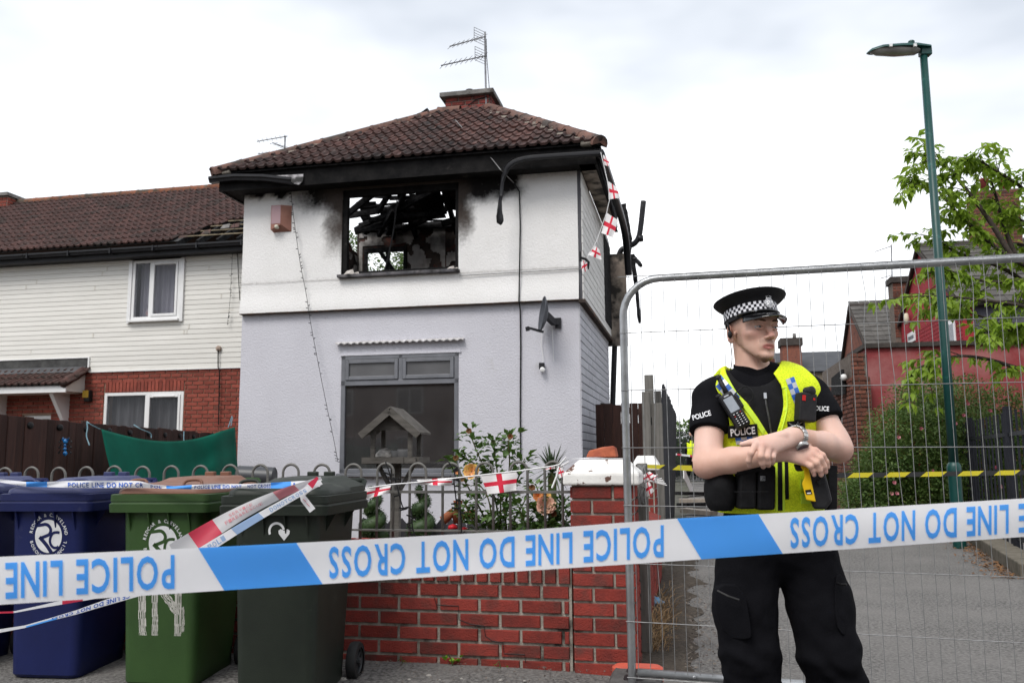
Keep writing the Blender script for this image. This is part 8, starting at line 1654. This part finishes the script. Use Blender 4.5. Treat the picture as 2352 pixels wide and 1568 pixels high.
# ================================================================ second officer far down the alley
fo = thing('person','distant officer in yellow vest standing at the end of the alley','person'); fz = .44; fq = lambda x_,y_: (lambda p: np.array((p.x,p.y,p.z)))(at(x_,y_,35.0)); F = Field(fq(1570,1095)-np.array((0,.5,.12)),fq(1615,960)+np.array((0,.5,.1)),.025)
F.ell(fq(1588,1035),(.2,.14,.3),k=.08).ell(fq(1588,995),(.09,.1,.13),k=.03).cone(fq(1588,1008),fq(1588,1015),.06,.06,.05); F.chain([fq(1585,1050),fq(1583,1070),fq(1582,1089)],[.12,.09,.07],.05); F.chain([fq(1592,1050),fq(1594,1070),fq(1596,1089)],[.12,.09,.07],.05); F.chain([fq(1579,1020),fq(1576,1036),fq(1580,1048)],[.07,.06,.05],.04); F.chain([fq(1597,1020),fq(1600,1036),fq(1596,1048)],[.07,.06,.05],.04)
fb_,V,Q = field_obj(F,'body',[m_trs,m_yel,m_skin],fo,smooth_it=1); zc = V[Q].mean(1)[:,2]; zz = lambda y_: fq(1588,y_)[2]; mi = np.zeros(len(Q),int); xc = np.abs(V[Q].mean(1)[:,0]-fq(1588,1000)[0]); mi[(zc < zz(1012)) & (zc > zz(1048)) & (xc < .2)] = 1; mi[zc > zz(1003)] = 2; fb_.data.polygons.foreach_set('material_index',mi.astype(np.int32))
b = MB(); b.s = True; b.lathe([(.10,0),(.11,.04),(.14,.09),(.12,.11),(.01,.12)],14,tuple(fq(1588,992))); b.build('cap',m_felt,fb_)
# ================================================================ barrier tapes
def tapemat(name,c,tl=.4,rough=.35):
    m = mat(name,c,tuple(v*.93 for v in c),scale=5,rough=rough,spec=.45); nt = m.node_tree; b = nt.nodes['Principled BSDF']; t = nt.nodes.new('ShaderNodeBsdfTranslucent'); ms = nt.nodes.new('ShaderNodeMixShader'); ms.inputs[0].default_value = tl
    nt.links.new(b.inputs['Base Color'].links[0].from_socket,t.inputs[0]); nt.links.new(b.outputs[0],ms.inputs[1]); nt.links.new(t.outputs[0],ms.inputs[2]); nt.links.new(ms.outputs[0],nt.nodes['Material Output'].inputs[0]); return m
m_tw = tapemat('tape_white',(.93,.93,.95)); m_tb = tapemat('tape_blue',(.10,.42,.98)); m_tr = tapemat('tape_red',(.68,.05,.10)); m_tpale = tapemat('tape_washed_red',(.66,.25,.28)); m_tgrey = tapemat('tape_translucent',(.66,.65,.66),.4); m_ty = tapemat('tape_yellow',(.85,.72,.02),.1); m_tk = tapemat('tape_black',(.012,.012,.014),.05); m_tbl2 = tapemat('tape_pale_blue',(.36,.50,.72))
def interp(tab,x): return float(np.interp(x,[t[0] for t in tab],[t[1] for t in tab]))
TOP = [(-80,1282),(0,1278),(455,1257.5),(800,1240),(1176,1219),(1555,1190),(1800,1177),(2000,1165),(2352,1144),(2560,1131)]
BOT = [(-80,1392),(0,1388),(735,1341),(1176,1312),(1430,1296),(1795,1271),(2000,1257),(2352,1232),(2560,1218)]
DEP = [(-80,1.50),(2560,1.83)]
def main_tape(x,t,lift=0.0):
    y0,y1 = interp(TOP,x),interp(BOT,x); w_ = min(1,max(0,(x-1700)/300)); kink = .006*math.sin(math.pi*t)*w_+.003*math.sin(t*3+x*.003)*(1-w_); return at(x,y0+(y1-y0)*t,interp(DEP,x)-lift-kink+.006*math.sin(x*.0035))
tp_ = thing('police_tape','wide blue and white police tape stretched across the whole foreground','barrier tape')
b = MB(); b.s = True; b.grid(lambda s,t: main_tape(-80+2640*s,t),150,16); b.build('strip',m_tw,tp_)
for x0,x1,sl_ in ((455,681,60),(1555,1742,56)):
    b = MB(); b.s = True; b.grid(lambda s,t: main_tape(x0+(x1-x0)*s+sl_*t,t,.0015),30,16); b.build('blue_block',m_tb,tp_)
def tape_text(s_,par,m,fn,xr,xl,t0,t1,lift=.0016,bold=.022,sx=1.0,name='letter'):
    """words laid along a strip; x runs from xr (first letter) to xl, upside down when xl < xr"""
    adv = {}; tot = 0; pos = []
    for ch in s_:
        if ch == ' ': w = .36
        else: vs,fs = _glyph(ch,bold,3); w = max(v[0] for v in vs)-min(v[0] for v in vs)+.13
        pos.append((ch,tot,w)); tot += w
    for ch,p,w in pos:
        if ch == ' ': continue
        vs,fs = _glyph_cut(ch,bold,3); x0 = min(v[0] for v in vs); ys = [v[1] for v in vs]; lo_,hi_ = (min(ys),max(ys)); out = []
        for v in vs: s2 = (p+.065+v[0]-x0)/tot; q = (v[1]-lo_)/(hi_-lo_); out.append(tuple(fn(xr+(xl-xr)*s2,t0+(t1-t0)*q,lift)))
        b = MB(); b.add(out,fs); b.build(name,m,par,fix=False)
FULL = 'POLICE LINE DO NOT CROSS'
tape_text(FULL,tp_,m_tb,main_tape,1528,752,.13,.89); tape_text('POLICE LINE',tp_,m_tb,main_tape,405,8,.13,.89); tape_text('POLICE LINE DO NOT CROSS',tp_,m_tb,main_tape,2508,1812,.13,.89)
def strip_fn(top,bot,dep,wob=0.0):
    def fn(x,t,lift=0.0): y0,y1 = interp(top,x),interp(bot,x); return at(x,y0+(y1-y0)*t,interp(dep,x)-lift+wob*math.sin(x*.05+t*4))
    return fn
# over the bin lids
f2 = strip_fn([(-30,1098),(0,1100),(60,1106),(110,1106),(150,1104),(250,1103),(320,1104),(352,1112),(400,1116),(440,1113),(500,1110),(560,1111),(640,1107),(735,1101)],[(-30,1106),(0,1107),(60,1117),(110,1118),(180,1120),(330,1120),(400,1122),(440,1123),(500,1122),(560,1121),(640,1121),(735,1117)],[(-30,5.02),(112,4.90),(230,4.82),(370,4.70),(500,4.55),(631,4.37),(735,4.33)],.012)
t2 = thing('police_tape','twisted police tape lying across the tops of the bin lids','barrier tape'); b = MB(); b.s = True; b.grid(lambda s,t: f2(-30+765*s,t),120,4); b.build('strip',m_tw,t2)
for x0,x1 in ((60,108),(382,440),(622,668)): b = MB(); b.s = True; b.grid(lambda s,t: f2(x0+(x1-x0)*s,t,.004),10,4); b.build('blue_block',m_tb,t2)
for s_,x0,x1 in (('POLICE LINE DO NOT CR',155,330),('POLICE LINE DO NOT',446,555),('NOT CROSS',568,622),('POL',345,372),('LINE',672,730)): tape_text(s_,t2,mat('dark_tape_blue',(.02,.10,.45),rough=.5),f2,x0,x1,.92,.25,.006)
# fire and rescue tape with a police tape, pulled down from the dark bin lid
def diag(name,label,A,B_,wA,wB,dA,dB,m,sag=0,cols=(),extra=None,tw=0.0):
    t = thing(name,label,'barrier tape'); ax = Vector((B_[0]-A[0],B_[1]-A[1])); n_ = Vector((-ax.y,ax.x)).normalized()
    def fn(s,t_,lift=0.0):
        w = wA+(wB-wA)*s; x = A[0]+ax.x*s+n_.x*w*(t_-.5); y = A[1]+ax.y*s+n_.y*w*(t_-.5)+sag*math.sin(math.pi*s); return at(x,y,dA+(dB-dA)*s-lift+.02*math.sin(s*7+t_*3)*tw)
    b = MB(); b.s = True; b.grid(lambda s,t_: fn(s,t_),40,5); b.build('strip',m,t)
    for s0,s1,mm,nm in cols: b = MB(); b.s = True; b.grid(lambda s,t_: fn(s0+(s1-s0)*s+.015*t_,t_,.002),8,5); b.build(nm,mm,t)
    if extra: extra(t,fn)
    return fn
def firetext(t,fn):
    for s_,t0,t1,a,c in (('FIRE&RESCUE',.30,.52,.66,.40),('SERVICE',.62,.82,.62,.46)):
        for i,ch in enumerate(s_):
            vs,fs = _glyph(ch,0.0,2); w = (a-c)/len(s_); xs = [v[0] for v in vs]; ys = [v[1] for v in vs]; b = MB(); b.add([tuple(fn(a-w*(i+.1+.8*(v[0]-min(xs))/(max(xs)-min(xs)+1e-6)),t0+(t1-t0)*(v[1]-min(ys))/(max(ys)-min(ys)+1e-6),.003)) for v in vs],fs); b.build('letter',m_tpale,t,fix=False)
diag('rescue_tape','faded red and white fire and rescue tape hanging from the dark bin lid',(738,1098),(400,1272),10,50,4.30,3.9,m_tgrey,sag=-16,cols=((.16,.30,m_tpale,'red_block'),(.70,.86,m_tr,'red_block')),extra=firetext,tw=.6)
def bluetext(t,fn):
    for s_,a,c in (('DONOTCROSS',.12,.42),('POLI',.78,.92)):
        for i,ch in enumerate(s_): vs,fs = _glyph(ch,.022,3); w = (c-a)/len(s_); xs = [v[0] for v in vs]; ys = [v[1] for v in vs]; b = MB(); b.add([tuple(fn(c-w*(i+.1+.8*(v[0]-min(xs))/(max(xs)-min(xs)+1e-6)),.2+.6*(v[1]-min(ys))/(max(ys)-min(ys)+1e-6),.003)) for v in vs],fs); b.build('letter',m_tbl2,t,fix=False)
diag('police_tape','pale police tape slanting down beside the fire and rescue tape',(738,1106),(455,1272),12,22,4.28,3.88,m_tw,sag=-4,cols=((.48,.70,m_tbl2,'blue_block'),),extra=bluetext)
tl_ = thing('tape_tail','short torn end of red printed tape dangling on the dark bin','barrier tape'); q = lambda x,y: at(x,y,4.24); b = MB(); P_ = [(730,1096),(712,1116),(694,1134),(698,1146),(718,1172)]; vs = []
for i,p in enumerate(P_): d = Vector((P_[min(i+1,4)][0]-P_[max(i-1,0)][0],P_[min(i+1,4)][1]-P_[max(i-1,0)][1])).normalized(); w = 8 if i else 3; vs += [tuple(q(p[0]-d.y*w,p[1]+d.x*w)),tuple(q(p[0]+d.y*w,p[1]-d.x*w))]
b.add(vs,[(2*i,2*i+1,2*i+3,2*i+2) for i in range(4)]); b.m[0] = 1; b.build('strip',[m_tw,m_tr,],tl_,fix=False)
for x,y in ((698,1128),(700,1148),(708,1158)): b = MB(); b.bar(at(x-4,y-3,4.236),at(x+3,y+4,4.236),.006,.001); b.build('print_mark',m_tr,tl_)
f4 = strip_fn([(-30,1405),(0,1404),(31,1403),(90,1390),(145,1377),(220,1362),(330,1340)],[(-30,1409),(0,1408),(31,1407),(90,1396),(145,1387),(220,1374),(330,1352)],[(-30,3.6),(330,3.85)]); t4 = thing('rescue_tape','thin red and white tape sagging low across the blue bins','barrier tape'); b = MB(); b.s = True; b.grid(lambda s,t: f4(-30+360*s,t),50,3); b.build('strip',m_tw,t4)
for x0,x1 in ((-30,31),(143,190)): b = MB(); b.s = True; b.grid(lambda s,t: f4(x0+(x1-x0)*s,t,.002),8,3); b.build('red_block',m_tr,t4)
f5 = strip_fn([(-30,1448),(0,1444),(58,1435),(120,1417),(176,1400),(240,1377),(300,1358),(430,1320)],[(-30,1456),(0,1452),(58,1441),(120,1424),(176,1410),(240,1391),(300,1374),(430,1336)],[(-30,3.55),(430,3.86)]); t5 = thing('police_tape','thin twisted police tape sagging low across the blue bins','barrier tape'); b = MB(); b.s = True; b.grid(lambda s,t: f5(-30+460*s,t),60,3); b.build('strip',m_tw,t5); tape_text('CE LINE DO NOT CROSS',t5,MATS['dark_tape_blue'],f5,300,118,.15,.85,.002)
b = MB(); b.s = True; b.grid(lambda s,t: f5(60+70*s,.5+.5*t,.002),8,2); b.build('blue_block',m_tb,t5)
# yellow and black hazard tape behind the mesh panel
f6 = strip_fn([(1460,1066),(1620,1069),(1780,1080),(1915,1086),(2130,1083),(2352,1079),(2450,1078)],[(1460,1073),(1620,1083),(1780,1091),(1915,1097),(2130,1094),(2352,1090),(2450,1089)],[(1460,5.7),(2450,8.5)]); t6 = thing('hazard_tape','yellow and black striped hazard tape strung across the alley','barrier tape'); b = MB(); b.s = True; b.grid(lambda s,t: f6(1460+990*s,t),80,3); b.build('strip',m_tk,t6)
x = 1466
while x < 2440: b = MB(); w = 48; b.s = True; b.grid(lambda s,t: f6(x+w*s+14*(1-t),t,.003),6,3); b.build('yellow_block',m_ty,t6); x += 84 if x > 1700 else 78
f7 = strip_fn([(1545,1040),(1625,1048)],[(1545,1044),(1625,1053)],[(1545,33),(1625,33)]); t7 = thing('cordon_tape','red and white tape across the far end of the alley','barrier tape'); b = MB(); b.grid(lambda s,t: f7(1545+80*s,t),8,2); b.m = [1 if i % 3 == 1 else 0 for _ in range(2) for i in range(8)]; b.build('strip',[m_tw,m_tr],t7,fix=False)
# ================================================================ houses across the street, behind the camera (they show in the window glass)
os_ = thing('opposite_terrace','brick terrace across the street, behind the viewer','house',(0,0,0))
b = MB(); b.box((-24,-22,0),(26,-15,5.2)); b.build('wall',mat('opposite_brick',(.24,.12,.085),(.18,.09,.07),scale=3,rough=.9),os_)
b = MB(); b.add([(-24.5,-14.6,5.15),(26.5,-14.6,5.15),(26.5,-18.5,7.8),(-24.5,-18.5,7.8),(-24.5,-22.4,5.15),(26.5,-22.4,5.15)],[(0,1,2,3),(3,2,5,4)]); b.build('roof',mat('opposite_roof',(.07,.06,.055),rough=.9),os_)
for k in range(12):
    for z in (1.0,3.4):
        x = -22+k*4.1; b = MB(); b.box((x,-15.0,z),(x+1.5,-14.93,z+1.3)); w = b.build('window',m_upvc,os_); b = MB(); b.box((x+.08,-14.93,z+.08),(x+.7,-14.92,z+1.22)); b.box((x+.8,-14.93,z+.08),(x+1.42,-14.92,z+1.22)); b.build('pane',MATS['door_glass'],w)
